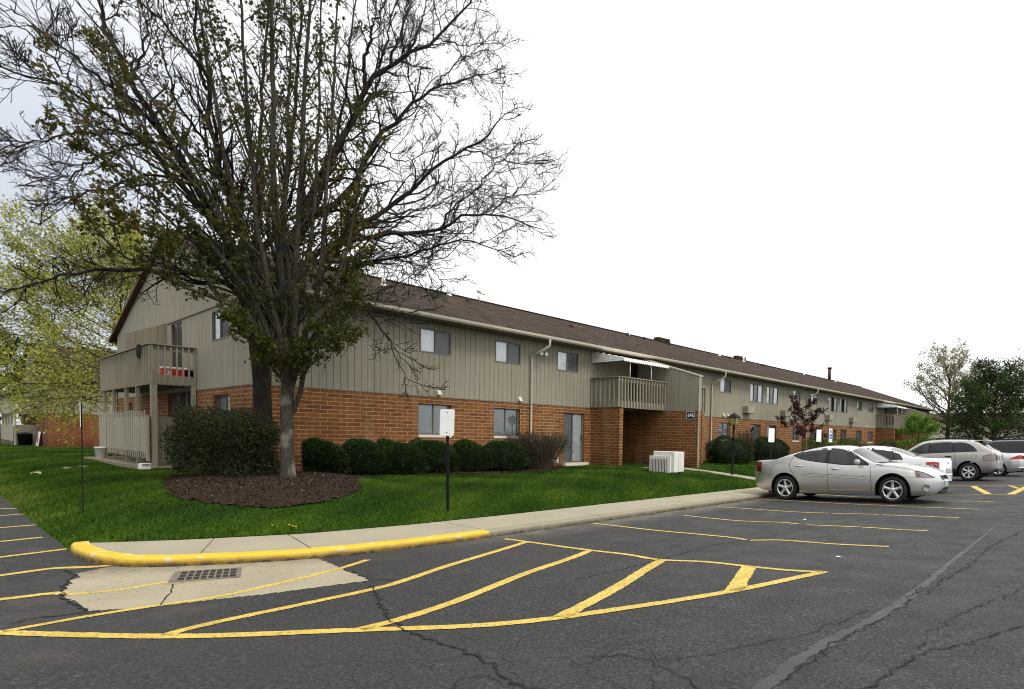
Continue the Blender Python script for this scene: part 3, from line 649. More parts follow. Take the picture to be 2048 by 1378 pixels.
# ------------------------------------------------------------------ buildings
def wall_panel(mb, o, u, n, L, z0, top, holes=(), groove=None, reveal=0.10, ends=True):
    """board or brick wall in the plane through o: along u, facing n; top(a) is its upper edge; holes are (a0,a1,z0,z1)"""
    P = lambda a, d, z: (o[0] + u[0] * a + n[0] * d, o[1] + u[1] * a + n[1] * d, z)
    tf = top if callable(top) else (lambda a: top)
    cols = {0.0: 0, L: 0}
    for h in holes: cols[h[0]] = 0; cols[h[1]] = 0
    offs = []
    if groove:
        sp, gw = groove; k = sp
        while k < L - 0.05: offs.append((k, k + gw)); k += sp
        for a, b in offs: cols[a] = 0; cols[b] = 0
    xs = sorted(x for x in cols if -1e-6 <= x <= L + 1e-6)
    def off(a): return -0.014 if any(g0 <= a <= g1 for g0, g1 in offs) else 0.0
    flip = (u[0] * n[1] - u[1] * n[0]) > 0
    prev = None
    for a, b in zip(xs, xs[1:]):
        if b - a < 1e-5: continue
        mid = (a + b) / 2; d = off(mid); iv = [(z0, None)]; hs = sorted([h for h in holes if h[0] <= mid <= h[1]], key=lambda h: h[2])
        segs = []; z = z0
        for h in hs:
            if h[2] > z + 1e-6: segs.append((z, h[2]))
            z = h[3]
        segs.append((z, None))
        for s0, s1 in segs:
            t0, t1 = (tf(a), tf(b)) if s1 is None else (s1, s1)
            q = [P(a, d, s0), P(b, d, s0), P(b, d, t1), P(a, d, t0)]
            mb.add(q if not flip else q[::-1], [(0, 1, 2, 3)], 1 if d < 0 else 0)
            if d < 0:
                mb.quad(P(a, 0, s0), P(a, d, s0), P(a, d, t0), P(a, 0, t0), 0); mb.quad(P(b, 0, s0), P(b, d, s0), P(b, d, t1), P(b, 0, t1), 0)
    for a0, a1, h0, h1 in holes:
        r = -reveal
        mb.quad(P(a0, 0, h0), P(a0, r, h0), P(a0, r, h1), P(a0, 0, h1)); mb.quad(P(a1, 0, h0), P(a1, r, h0), P(a1, r, h1), P(a1, 0, h1))
        mb.quad(P(a0, 0, h0), P(a1, 0, h0), P(a1, r, h0), P(a0, r, h0)); mb.quad(P(a0, 0, h1), P(a1, 0, h1), P(a1, r, h1), P(a0, r, h1))
def curtain(o, u, n, a0, a1, z0, z1, d, mat, parent, name='curtain', fold=0.09, amp=0.004):
    mb = MB(); k = max(2, int((a1 - a0) / fold)); P = lambda a, dd, z: (o[0] + u[0] * a + n[0] * dd, o[1] + u[1] * a + n[1] * dd, o[2] + z); vs = []
    for i in range(k + 1):
        a = a0 + (a1 - a0) * i / k; dd = d + amp * (1 if i % 2 else -1); vs += [P(a, dd, z0), P(a, dd, z1)]
    mb.add(vs, [(2 * i, 2 * i + 2, 2 * i + 3, 2 * i + 1) for i in range(k)]); return mb.build(name, M[mat], parent)
def window(par, o, u, n, a0, a1, z0, z1, style='slider', sill=False, d0=-0.07, name='window', trim=0.045):
    """framed window set in an opening; panes, curtains, screen and sill hang on the frame"""
    mb = MB(); f = trim; fb = lambda *a: mb.frame_box(o, u, n, *a)
    proud = 0.012 if not sill and name == 'window' and d0 > -0.06 else d0 + 0.045
    fb(a0, a1, d0, proud, z0, z0 + f); fb(a0, a1, d0, proud, z1 - f, z1); fb(a0, a0 + f, d0, proud, z0 + f, z1 - f); fb(a1 - f, a1, d0, proud, z0 + f, z1 - f)
    nb = {'slider': 2, 'triple': 3, 'dark': 2, 'door': 2, 'dim': 2, 'shade': 2}[style]; w = (a1 - a0) / nb
    cuts = [a0 + w * i for i in range(1, nb)]
    if style == 'triple': cuts = [a0 + (a1 - a0) * 0.31, a0 + (a1 - a0) * 0.62]
    for c in cuts: fb(c - 0.025, c + 0.025, d0, proud - 0.012, z0 + f, z1 - f)
    fr_ = mb.build(name, M['frame_bronze'], par)
    P = lambda a, dd, z: (o[0] + u[0] * a + n[0] * dd, o[1] + u[1] * a + n[1] * dd, o[2] + z)
    ed = [a0 + f] + cuts + [a1 - f]; gd = d0 + 0.012
    mb = MB()
    for i in range(nb): q = gd + 0.006 * i; mb.quad(P(ed[i], q, z0 + f), P(ed[i + 1], q, z0 + f), P(ed[i + 1], q, z1 - f), P(ed[i], q, z1 - f))
    mb.build('pane', M['glass'], fr_)
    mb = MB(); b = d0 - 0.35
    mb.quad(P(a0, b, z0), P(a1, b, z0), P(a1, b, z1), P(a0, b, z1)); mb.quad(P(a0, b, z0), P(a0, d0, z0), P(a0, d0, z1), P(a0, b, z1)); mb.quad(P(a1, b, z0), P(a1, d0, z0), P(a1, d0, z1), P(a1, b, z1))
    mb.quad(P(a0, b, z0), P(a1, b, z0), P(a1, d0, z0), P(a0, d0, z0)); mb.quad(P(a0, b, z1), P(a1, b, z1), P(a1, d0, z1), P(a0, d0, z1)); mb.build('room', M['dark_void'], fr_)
    cd = d0 - 0.012
    if style == 'slider': curtain(o, u, n, a0 + f, a1 - f, z0 + f, z1 - f, cd, 'curtain', fr_)
    elif style == 'shade': curtain(o, u, n, a0 + f, cuts[0], z0 + f, z1 - f, cd, 'curtain', fr_); curtain(o, u, n, cuts[0], a1 - f, z0 + f, z1 - f, cd, 'curtain_grey', fr_)
    elif style == 'triple':
        curtain(o, u, n, a0 + f, cuts[0], z0 + f, z1 - f, cd, 'curtain', fr_); curtain(o, u, n, cuts[1] + 0.05, a1 - f, z0 + f, z1 - f, cd, 'curtain', fr_)
    elif style == 'dim': curtain(o, u, n, a0 + f, a1 - f, z0 + f, z1 - f, cd, 'curtain_grey', fr_, fold=0.16)
    elif style == 'door': curtain(o, u, n, a0 + f, cuts[0], z0 + f, z1 - f, cd, 'curtain_grey', fr_); curtain(o, u, n, cuts[0] + 0.06, a1 - f, z0 + f, z1 - f, cd, 'curtain', fr_)
    if style in ('slider', 'shade', 'dark'):
        mb = MB(); q = gd + 0.02; mb.quad(P(cuts[0], q, z0 + f), P(a1 - f, q, z0 + f), P(a1 - f, q, z1 - f), P(cuts[0], q, z1 - f)); mb.build('insect_screen', M['insect_screen'], fr_)
    if style == 'door':
        mb = MB(); mb.frame_box(o, u, n, a1 - 0.10, a1 - 0.07, d0 + 0.04, d0 + 0.075, z0 + 0.9, z0 + 1.15); mb.build('handle', M['vent_black'], fr_)
    if sill:
        mb = MB(); mb.frame_box(o, u, n, a0 - 0.01, a1 + 0.01, -0.09, 0.03, z0 - 0.09, z0); mb.build('sill', M['sill_stone'], fr_)
    return fr_
def railing(mb, a, b, z0, z1, sp, pw=0.04, pd=0.08, rim=None):
    """pickets from a to b (plan points) with a top rail; the rim board runs along the deck edge"""
    a, b = Vector((a[0], a[1], 0)), Vector((b[0], b[1], 0)); d = b - a; L = d.length; u = d / L; n = Vector((u.y, -u.x, 0))
    def bx(s0, s1, d0, d1, za, zb_):
        c = [a + u * s0 + n * d0, a + u * s1 + n * d0, a + u * s1 + n * d1, a + u * s0 + n * d1]
        mb.add([(p.x, p.y, za) for p in c] + [(p.x, p.y, zb_) for p in c], [(3, 2, 1, 0), (4, 5, 6, 7), (0, 1, 5, 4), (1, 2, 6, 5), (2, 3, 7, 6), (3, 0, 4, 7)])
    k = max(1, int(L / sp))
    for i in range(k + 1):
        s = 0.02 + (L - 0.04 - pw) * i / k; bx(s, s + pw, 0.0, pd, z0 + 0.03 + random.uniform(-0.01, 0.01), z1 - 0.03)
    bx(0, L, -0.04, -0.002, z1 - 0.16, z1); bx(0, L, -0.04, pd + 0.02, z1 + 0.002, z1 + 0.035)
    if rim: bx(0, L, -0.04, -0.002, rim[0], rim[1])

YE, GY, GX0 = 75.6, 5.84, -34.2
FO, FU, FN = (-18.0, 0.0, 0.0), (0, 1), (1, 0)              # long facade: a = y
GO, GU, GN = (0.0, GY, 0.0), (1, 0), (0, -1)                # gable: a = x
b1 = thing('apartment_building', 'long two storey apartment block with brick ground floor, grey upper siding and brown roof', 'building', (-18, GY, 0))
b1i = Matrix.Translation((18, -GY, 0))
def own(o):                                                 # children are modelled in world coordinates
    o.matrix_parent_inverse = b1i; return o
HOLE_U = [(10.6, 11.78), (13.6, 14.8), (16.66, 17.88), (29.17, 30.42), (38.76, 40.0), (41.76, 43.0), (51.4, 52.7), (54.45, 55.75)]
HOLE_T = [(32.66, 34.35), (34.82, 36.5), (45.25, 47.0), (47.45, 49.2)]
STY = ['slider', 'slider', 'shade', 'shade', 'slider', 'shade', 'shade', 'dim']
hu = [(a, b, 3.92, 4.73) for a, b in HOLE_U] + [(a, b, 3.57, 4.71) for a, b in HOLE_T] + [(21.2, 23.1, 2.72, 4.7), (59.2, 61.0, 2.72, 4.7), (24.25, 24.75, 3.9, 4.65)]
mb = MB(); wall_panel(mb, (-18.0, GY, 0), FU, FN, YE - GY, 2.505, 4.98, [(a - GY, b - GY, c, d) for a, b, c, d in hu], (0.203, 0.014))
mb.box(-18.03, -17.985, GY + 0.012, YE, 2.475, 2.503, 1)
own(mb.build('upper_siding', [M['siding'], M['groove']], b1))
LOW = [(10.58, 11.8, 1.22, 2.25, 'dim', True), (13.58, 14.8, 1.22, 2.25, 'dim', True), (17.1, 18.3, 0.16, 2.22, 'door', False), (29.17, 30.43, 1.24, 2.2, 'dim', True), (32.92, 34.2, 0.12, 2.2, 'dark', False), (35.08, 36.4, 0.12, 2.2, 'dark', False),
       (38.85, 39.95, 1.24, 2.16, 'dim', True), (41.9, 43.2, 1.24, 2.16, 'dark', True), (45.9, 47.0, 1.24, 2.16, 'dark', True), (47.9, 49.2, 0.12, 2.2, 'dark', False), (51.45, 52.9, 1.24, 2.16, 'dim', True), (54.5, 55.85, 1.24, 2.16, 'dim', True), ]
REC = [(19.6, 21.76, 0.02, 2.46), (57.55, 59.71, 0.02, 2.46)]
mb = MB(); wall_panel(mb, (-18.0, GY, 0), FU, FN, YE - GY, -0.6, 2.475, [(a - GY, b - GY, c, d) for a, b, c, d, s, q in LOW] + [(a - GY, b - GY, c, d) for a, b, c, d in REC], reveal=0.16)
wall_panel(mb, (GX0, GY, 0), GU, GN, -18 - GX0, -0.6, 2.475, [(-21.36 - GX0, -19.93 - GX0, 1.2, 2.28), (-26.3 - GX0, -23.2 - GX0, 0.1, 2.44), (-32.55 - GX0, -31.6 - GX0, 1.2, 2.28)], reveal=0.16)
def recess(a, n, d, z0, z1, inset=0.162):
    (x0, y0), (x1, y1) = a; nx_, ny_ = n; P = lambda x, y, k, z: (x - nx_ * k, y - ny_ * k, z)
    for p, q, k0, k1 in (((x0, y0), (x0, y0), inset, d), ((x1, y1), (x1, y1), inset, d)): mb.quad(P(*p, k0, z0), P(*p, k1, z0), P(*p, k1, z1), P(*p, k0, z1))
    mb.quad(P(x0, y0, d, z0), P(x1, y1, d, z0), P(x1, y1, d, z1), P(x0, y0, d, z1)); mb.quad(P(x0, y0, inset, z1), P(x1, y1, inset, z1), P(x1, y1, d, z1), P(x0, y0, d, z1)); mb.quad(P(x0, y0, inset, z0), P(x1, y1, inset, z0), P(x1, y1, d, z0), P(x0, y0, d, z0))
recess(((-26.3, GY), (-23.2, GY)), (0, -1), 2.6, 0.1, 2.44)
for y_ in (18.7, 56.65): recess(((-18, y_ + 0.9), (-18, y_ + 3.06)), (1, 0), 2.6, 0.02, 2.46)
mb.quad((-18, YE, -0.6), (GX0, YE, -0.6), (GX0, YE, 2.475), (-18, YE, 2.475)); mb.quad((GX0, YE, -0.6), (GX0, GY, -0.6), (GX0, GY, 2.475), (GX0, YE, 2.475))
own(mb.build('brick_wall', M['brick'], b1))
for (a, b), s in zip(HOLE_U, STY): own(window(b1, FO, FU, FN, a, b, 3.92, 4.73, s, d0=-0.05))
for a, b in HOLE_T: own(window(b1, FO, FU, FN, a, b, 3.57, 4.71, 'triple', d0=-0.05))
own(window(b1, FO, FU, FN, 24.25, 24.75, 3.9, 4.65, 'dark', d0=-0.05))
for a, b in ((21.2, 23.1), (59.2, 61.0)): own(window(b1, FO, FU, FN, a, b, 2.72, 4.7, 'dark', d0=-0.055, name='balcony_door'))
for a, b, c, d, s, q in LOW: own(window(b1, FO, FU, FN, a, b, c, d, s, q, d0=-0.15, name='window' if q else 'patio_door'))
mb = MB(); mb.box(-17.998, -17.78, 17.02, 18.38, 0.02, 0.155); own(mb.build('door_step', M['sill_stone'], b1))
# gable end
RID, EV, RX = 8.1, 5.09, -26.1
kR = (RID - EV) / (RX + 17.4) * -1
def gtop(a): x = GX0 + a; return RID - kR * abs(x - RX) - 0.13
hg = [(-21.43 - GX0, -19.98 - GX0, 3.89, 4.79), (-25.85 - GX0, -24.55 - GX0, 2.72, 4.87)]
mb = MB(); wall_panel(mb, (GX0, GY, 0), GU, GN, RX - GX0, 2.505, gtop, [hg[1]] if 0 else [], (0.203, 0.014))
wall_panel(mb, (RX, GY, 0), GU, GN, -18 - RX, 2.505, lambda a: gtop(a + RX - GX0), [(h[0] - (RX - GX0), h[1] - (RX - GX0), h[2], h[3]) for h in hg], (0.203, 0.014))
mb.box(-34.19, -18.012, GY - 0.012, GY + 0.03, 2.475, 2.503, 1); mb.quad((-18, YE, 2.505), (GX0, YE, 2.505), (GX0, YE, 5.0), (-18, YE, 5.0)); mb.quad((GX0, YE, 2.505), (GX0, GY, 2.505), (GX0, GY, 5.0), (GX0, YE, 5.0)); mb.add([(-18, YE, 5.0), (GX0, YE, 5.0), (RX, YE, 8.0)], [(0, 1, 2)])
own(mb.build('gable_siding', [M['gable_siding'], M['groove']], b1))
mb = MB(); mb.box(-26.3, -18.05, GY - 0.03, GY - 0.002, 4.885, 4.915); own(mb.build('trim_strip', M['soffit_wood'], b1))
mb = MB(); mb.box(-18.09, -17.985, GY - 0.02, GY - 0.001, 2.51, 4.95); own(mb.build('corner_board', M['gable_siding'], b1))
own(window(b1, GO, GU, GN, -21.43, -19.98, 3.89, 4.79, 'shade', d0=-0.05)); own(window(b1, GO, GU, GN, -25.85, -24.55, 2.72, 4.87, 'dark', d0=-0.055, name='balcony_door'))
own(window(b1, GO, GU, GN, -21.36, -19.93, 1.2, 2.28, 'dim', True, d0=-0.15)); own(window(b1, GO, GU, GN, -32.55, -31.6, 1.2, 2.28, 'dim', True, d0=-0.15)); mb = MB(); mb.quad((-26.3, GY + 0.08, 0.1), (-23.2, GY + 0.08, 0.1), (-23.2, GY + 0.08, 2.44), (-26.3, GY + 0.08, 2.44)); own(mb.build('porch_darkener', M['insect_screen'], b1))  # dark see-through panel added to blacken the porch opening
for x_ in (-25.25, -24.25): mb = MB(); mb.box(x_ - 0.03, x_ + 0.03, GY + 0.04, GY + 0.075, 0.1, 2.44); own(mb.build('porch_post', M['wood_rail'], b1))
own(window(b1, (0, GY + 2.6, 0), GU, GN, -25.9, -24.2, 0.12, 2.2, 'dark', d0=0.005, name='patio_door'))
for y_ in (20.7, 58.65): own(window(b1, (-20.6, 0, 0), FU, FN, y_, y_ + 0.95, 0.03, 2.15, 'dark', d0=0.005, name='entry_door'))
for x0 in (-26.95, -26.2):
    mb = MB(); mb.box(x0, x0 + 0.5, GY - 0.03, GY - 0.003, 6.55, 7.35, 0)
    for i in range(9): z = 6.6 + i * 0.082; mb.add([(x0 + 0.04, GY - 0.032, z), (x0 + 0.46, GY - 0.032, z), (x0 + 0.46, GY - 0.065, z - 0.03), (x0 + 0.04, GY - 0.065, z - 0.03), (x0 + 0.04, GY - 0.032, z + 0.035), (x0 + 0.46, GY - 0.032, z + 0.035)], [(0, 1, 2, 3), (3, 2, 5, 4)], 1)
    own(mb.build('louvre_vent', [M['rust_brown'], M['trim']], b1))
# roof
Y0, Y1 = GY - 0.16, YE + 0.16; th = 0.09
mb = MB(); ex = -17.4 + 0.05; ez = EV - kR * 0.05
for sx_ in (1, -1):
    X = lambda x: x if sx_ == 1 else 2 * RX - x
    a = [(RX, Y0, RID), (X(ex), Y0, ez), (X(ex), Y1, ez), (RX, Y1, RID)]
    mb.add(a + [(p[0], p[1], p[2] - th) for p in a], [(0, 1, 2, 3) if sx_ == 1 else (3, 2, 1, 0), (4, 7, 6, 5), (0, 4, 5, 1), (1, 5, 6, 2), (2, 6, 7, 3)])
mb.box(RX - 0.14, RX + 0.14, Y0 - 0.01, Y1 + 0.01, RID - 0.02, RID + 0.025)
roof = own(mb.build('roof', M['shingles'], b1))
mb = MB()
for sx_ in (1, -1):
    X = lambda x: x if sx_ == 1 else 2 * RX - x
    mb.quad((RX, Y0 - 0.025, RID - 0.01), (X(ex), Y0 - 0.025, ez - 0.01), (X(ex), Y0 - 0.025, ez - 0.12), (RX, Y0 - 0.025, RID - 0.12)); mb.quad((RX, Y0 - 0.025, RID - 0.12), (X(ex), Y0 - 0.025, ez - 0.12), (X(ex), GY, ez - 0.12), (RX, GY, RID - 0.12))
own(mb.build('rake_fascia', M['red_fascia'], b1))
mb = MB(); mb.box(-18.0, -17.36, GY - 0.1, YE, 4.93, 4.95); mb.box(2 * RX + 17.36, GX0, GY - 0.1, YE, 4.93, 4.95); own(mb.build('soffit', M['soffit_wood'], b1))
mb = MB(); mb.prism([(-17.36, 4.95), (-17.29, 4.95), (-17.245, 5.0), (-17.235, 5.07), (-17.25, 5.075), (-17.265, 5.01), (-17.30, 4.97), (-17.345, 4.97), (-17.345, 5.07), (-17.36, 5.07)], 'y', Y0, Y1); own(mb.build('gutter', M['gutter_metal'], b1))
for y, k in ((15.28, 0), (28.25, 0), (41.0, 0)):
    mb = MB(); mb.tube([(-17.29, y + 0.35, 4.96), (-17.3, y + 0.35, 4.72), (-17.5, y + 0.18, 4.52), (-17.9, y, 4.36), (-17.93, y, 4.2), (-17.93, y, 0.25), (-17.8, y, 0.1)], 0.048, 8); own(mb.build('downspout', M['trim'], b1))
ZR = lambda x: RID - kR * abs(x - RX)
for x, y, h in ((-23.4, 12.2, 0.42), (-25.6, 16.6, 0.40), (-26.0, 30.4, 0.28), (-25.2, 44.5, 0.42), (-25.6, 41.3, 0.2), (-25.6, 57.5, 0.25), (-25.6, 66, 0.25)):
    mb = MB(); mb.tube([(x, y, ZR(x) - 0.05), (x, y, ZR(x) + h)], 0.075, 10); mb.lathe([(0.17, 0), (0.1, 0.08), (0.08, 0.1)], 10, o=(x, y, ZR(x) - 0.04)); mb.build('vent_pipe', M['white_metal'], roof)
for x, y in ((-23.7, 14.9), (-24.3, 16.8), (-25.1, 29.3), (-25.0, 30.9), (-24.9, 33.6), (-25, 41.9), (-24.9, 47.2), (-25, 47.9)):
    mb = MB(); mb.box(x - 0.09, x + 0.09, y - 0.09, y + 0.09, ZR(x) - 0.1, ZR(x) + 0.16); bevel(mb.build('roof_vent', M['vent_black'], roof), 0.02)
for x, y in ((-22.8, 22.5), (-25.2, 58)):
    mb = MB(); mb.prism([(x - 0.2, ZR(x) + 0.06), (x + 0.22, ZR(x) - 0.1), (x + 0.2, ZR(x) + 0.06), (x - 0.1, ZR(x) + 0.16)], 'y', y - 0.45, y + 0.45); mb.build('slot_vent', M['rust_brown'], roof)
for y in (34.3, 45.4):
    mb = MB(); mb.box(-26.35, -25.85, y - 0.7, y + 0.7, RID - 0.1, RID + 0.28); bevel(mb.build('ridge_vent', M['shingles'], roof), 0.08, 3)
mb = MB(); mb.tube([(-25.9, 65.0, 8.0), (-25.9, 65.0, 9.25)], 0.17, 12); mb.tube([(-25.9, 65.0, 9.25), (-25.9, 65, 9.42)], 0.24, 12); mb.build('flue_pipe', M['rust_brown'], roof)
mb = MB(); mb.tube([(-26.0, 18.6, 8.05), (-26.0, 18.6, 8.55)], 0.05, 8); mb.tube([(-26, 18.6, 8.5), (-25.85, 18.9, 8.46)], 0.04, 8); mb.lathe([(0.02, 0), (0.11, 0.03), (0.11, 0.13), (0.03, 0.17)], 10, o=(-26, 18.6, 8.5)); mb.build('antenna', M['white_metal'], roof)
# air conditioner sleeves, dryer vents, floodlights on the wall
for y in (32.25, 37.35, 44.95, 50.1):
    mb = MB(); mb.box(-17.999, -17.64, y - 0.42, y + 0.42, 2.83, 3.25); s_ = own(bevel(mb.build('air_conditioner', M['ac_beige'] if 0 else M['siding'], b1), 0.012))
    mb = MB()
    for i in range(6):
        z = 2.865 + i * 0.062; mb.box(-17.639, -17.622, y - 0.38, y + 0.38, z, z + 0.042)
    for i in range(4): yy = y - 0.38 + i * 0.247; mb.box(-17.639, -17.618, yy, yy + 0.02, 2.855, 3.235)
    mb.box(-17.6395, -17.632, y - 0.385, y + 0.385, 2.855, 3.235, 1)
    mb.build('grille', [M['trim'], M['ac_grey']], s_).matrix_parent_inverse = s_.matrix_world.inverted()
for y in (10.85 + 0.45, 14.75, 29.6, 30.05, 53.9, 55.9):
    mb = MB(); mb.prism([(-17.998, 2.56), (-17.88, 2.56), (-17.9, 2.62), (-17.97, 2.72), (-17.998, 2.72)], 'y', y - 0.07, y + 0.07); own(mb.build('dryer_vent', M['sill_stone'], b1))
for y in (15.75, 42.0, 44.7):
    mb = MB(); mb.lathe([(0.06, 0), (0.06, 0.03)], 10, 'x', (-17.995, y, 4.5))
    for s in (-1, 1): mb.tube([(-17.97, y, 4.5), (-17.85, y + 0.1 * s, 4.47)], 0.018, 6); mb.lathe([(0.02, 0), (0.045, 0.02), (0.075, 0.11), (0.07, 0.12), (0.0, 0.115)], 12, 'x', (-17.86, y + 0.13 * s, 4.45))
    own(mb.build('floodlight', M['white_metal'], b1))
mb = MB(); mb.box(-17.998, -17.95, 15.9, 16.75, 0.16, 0.62, 1)
for i in range(7): z = 0.18 + i * 0.062; mb.box(-17.95, -17.93, 15.93, 16.72, z, z + 0.02)
for y in (15.9, 16.3, 16.7): mb.box(-17.95, -17.925, y, y + 0.05, 0.16, 0.62)
own(mb.build('wall_grille', [M['ac_beige'], M['dark_void']], b1))

# entries: brick return, balcony, wing wall and awning
def entry(y1, y2, far=True):
    xo, xw = -16.35, -14.5; d = y2 - y1
    mb = MB(); mb.box(-17.999, xo, y1, y1 + 0.22, -0.4, 2.47); own(mb.build('brick_return', M['brick'], b1))
    mb = MB(); mb.box(-17.999, xw, y2, y2 + 0.25, -0.4, 2.47); own(mb.build('brick_return', M['brick'], b1))
    mb = MB(); mb.box(xw + 0.002, xw + 0.045, y2 - 0.02, y2 + 0.03, -0.25, 4.0); own(mb.build('corner_trim', M['trim'], b1))
    tp = lambda a: 5.0 - 0.295 * a
    mb = MB(); wall_panel(mb, (-18, y2 + 0.02, 0), (1, 0), (0, -1), 3.5, 2.475, tp, (), (0.40, 0.012)); wall_panel(mb, (-18, y2 + 0.23, 0), (1, 0), (0, 1), 3.5, 2.475, tp, (), (0.40, 0.012))
    mb.quad((xw, y2 + 0.02, 2.475), (xw, y2 + 0.23, 2.475), (xw, y2 + 0.23, tp(3.5)), (xw, y2 + 0.02, tp(3.5)))
    own(mb.build('wing_wall', [M['siding'], M['groove']], b1))
    mb = MB(); mb.add([(-18, y2 - 0.02, 5.0), (-18, y2 + 0.27, 5.0), (xw + 0.04, y2 + 0.27, tp(3.54)), (xw + 0.04, y2 - 0.02, tp(3.54)), (-18, y2 - 0.02, 5.06), (-18, y2 + 0.27, 5.06), (xw + 0.04, y2 + 0.27, tp(3.54) + 0.06), (xw + 0.04, y2 - 0.02, tp(3.54) + 0.06)], [(0, 1, 2, 3), (7, 6, 5, 4), (0, 3, 7, 4), (3, 2, 6, 7), (2, 1, 5, 6)])
    own(mb.build('wing_cap', M['trim'], b1))
    for a, b, ya, dark in ((y1, y2, y1, 0), (y2 + 0.25, y2 + 0.25 + d, y2 + 0.25 + d, 1)):
        bal = MB(); bal.box(-17.99, xo - 0.045, a + 0.045, b - 0.005, 2.52, 2.66); bo = own(bal.build('balcony', M['deck_wood'], b1))
        mb = MB()
        railing(mb, (-17.98, ya), (xo, ya), 2.49, 3.75, 0.26, rim=(2.50, 2.78)) if not dark else railing(mb, (xo, ya), (-17.98, ya), 2.49, 3.75, 0.26, rim=(2.50, 2.78))
        railing(mb, (xo, a), (xo, b), 2.49, 3.75, 0.195, rim=(2.50, 2.78)); r = mb.build('railing', M['wood_rail'], bo)
        if dark: mb = MB(); mb.box(-17.999, xo, b - 0.2, b, -0.4, 2.47); own(mb.build('brick_return', M['brick'], b1))
    # awning over the first balcony
    aw = MB(); k = 22; xa, za, xf_, zf_ = -17.97, 4.92, -16.12, 4.50
    for i in range(k):
        p, q = y1 - 0.05 + (d + 0.03) * i / k, y1 - 0.05 + (d + 0.03) * (i + 0.8) / k; r = y1 - 0.05 + (d + 0.03) * (i + 1) / k
        aw.quad((xa, p, za + 0.012), (xf_, p, zf_ + 0.012), (xf_, q, zf_ + 0.012), (xa, q, za + 0.012)); aw.quad((xa, q, za), (xf_, q, zf_), (xf_, r, zf_), (xa, r, za))
        aw.add([(xf_, p, zf_ + 0.01), (xf_, r, zf_ + 0.01), (xf_, r, zf_ - 0.08), (xf_, (p + r) / 2, zf_ - 0.12), (xf_, p, zf_ - 0.08)], [(0, 1, 2, 3, 4)])
    for i in range(7):                                  # louvred cheek
        z = 4.43 + i * 0.075; f = min(1.0, max(0.0, (4.90 - z) / (za - zf_))); x1 = xa + (xf_ - xa) * f
        if x1 - xa > 0.05: aw.add([(xa, y1 - 0.05, z), (x1, y1 - 0.05, z), (x1, y1 - 0.02, z + 0.085), (xa, y1 - 0.02, z + 0.085)], [(0, 1, 2, 3)])
    ao = own(aw.build('awning', M['white_metal'], b1))
    mb = MB()
    for y in (y1 + 0.55, y1 + 2.0): mb.tube([(-16.3, y, 3.78), (-16.3, y, 4.54)], 0.022, 6)
    mb.build('awning_post', M['white_metal'], ao).matrix_parent_inverse = ao.matrix_world.inverted()
entry(18.7, 21.78); entry(56.65, 59.73)

# gable balcony
bal = MB(); bal.box(-30.18, -23.11, 4.75, GY - 0.02, 2.62, 2.76); bo = own(bal.build('balcony', M['deck_wood'], b1))
mb = MB(); railing(mb, (-30.2, 4.69), (-23.06, 4.69), 2.60, 3.80, 0.27, 0.045, 0.045, rim=(2.60, 2.86)); railing(mb, (-23.06, 4.69), (-23.06, GY), 2.60, 3.80, 0.155, 0.04, 0.07, rim=(2.60, 2.90)); railing(mb, (-30.2, GY), (-30.2, 4.69), 2.60, 3.80, 0.155, 0.04, 0.07, rim=(2.60, 2.90))
own(mb.build('railing', M['wood_rail'], bo))
for x, w in ((-30.0, 0.1), (-28.45, 0.1), (-26.5, 0.1), (-24.95, 0.1), (-23.1, 0.15)):
    mb = MB(); mb.box(x - w / 2, x + w / 2, 4.70, 4.70 + w, 0.08, 2.60); own(mb.build('post', M['wood_rail'], bo))
mb = MB(); mb.box(-23.12, -23.0, GY - 0.13, GY - 0.02, 0.05, 2.60); own(mb.build('post', M['wood_rail'], bo))
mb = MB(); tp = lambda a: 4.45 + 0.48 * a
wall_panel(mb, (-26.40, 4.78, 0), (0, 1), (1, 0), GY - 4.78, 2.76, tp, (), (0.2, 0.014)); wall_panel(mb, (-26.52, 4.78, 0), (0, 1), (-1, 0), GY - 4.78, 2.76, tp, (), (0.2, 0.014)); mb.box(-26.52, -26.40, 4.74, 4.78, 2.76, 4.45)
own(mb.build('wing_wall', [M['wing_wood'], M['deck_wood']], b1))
for c in list(bo.children): c.matrix_parent_inverse = Matrix.Identity(4)
for o in [o for o in bpy.data.objects if o.parent is not None and o.parent.parent is b1]: o.matrix_parent_inverse = Matrix.Identity(4)

# number sign on the wing wall
def text_mesh(name, body, size, mat, parent, loc, rot, ext_=0.002):
    cu = bpy.data.curves.new(name, 'FONT'); cu.body = body; cu.size = size; cu.align_x = 'CENTER'; cu.align_y = 'CENTER'; cu.extrude = ext_; cu.resolution_u = 3; cu.offset = 0.004
    t = bpy.data.objects.new(name, cu); C.objects.link(t); bpy.context.view_layer.update()
    me = bpy.data.meshes.new_from_object(t.evaluated_get(bpy.context.evaluated_depsgraph_get())); bpy.data.objects.remove(t)
    me.name = name; me.materials.clear(); me.materials.append(M[mat]); o = bpy.data.objects.new(name, me); link(o, parent); o.location = loc; o.rotation_euler = rot; return o
ns = thing('number_sign', 'small black sign reading 646 with white border on the brick wing wall', 'sign', (-14.88, 21.755, 2.28))
mb = MB(); mb.box(-0.235, 0.235, 0.0, 0.02, -0.185, 0.185); mb.build('sign_board', M['black_paint'], ns)
mb = MB()
for a in ((-0.225, 0.225, 0.16, 0.175), (-0.225, 0.225, -0.175, -0.16), (-0.225, -0.208, -0.16, 0.16), (0.208, 0.225, -0.16, 0.16)): mb.box(a[0], a[1], -0.004, -0.0005, a[2], a[3])
mb.build('border', M['sign_white'], ns)
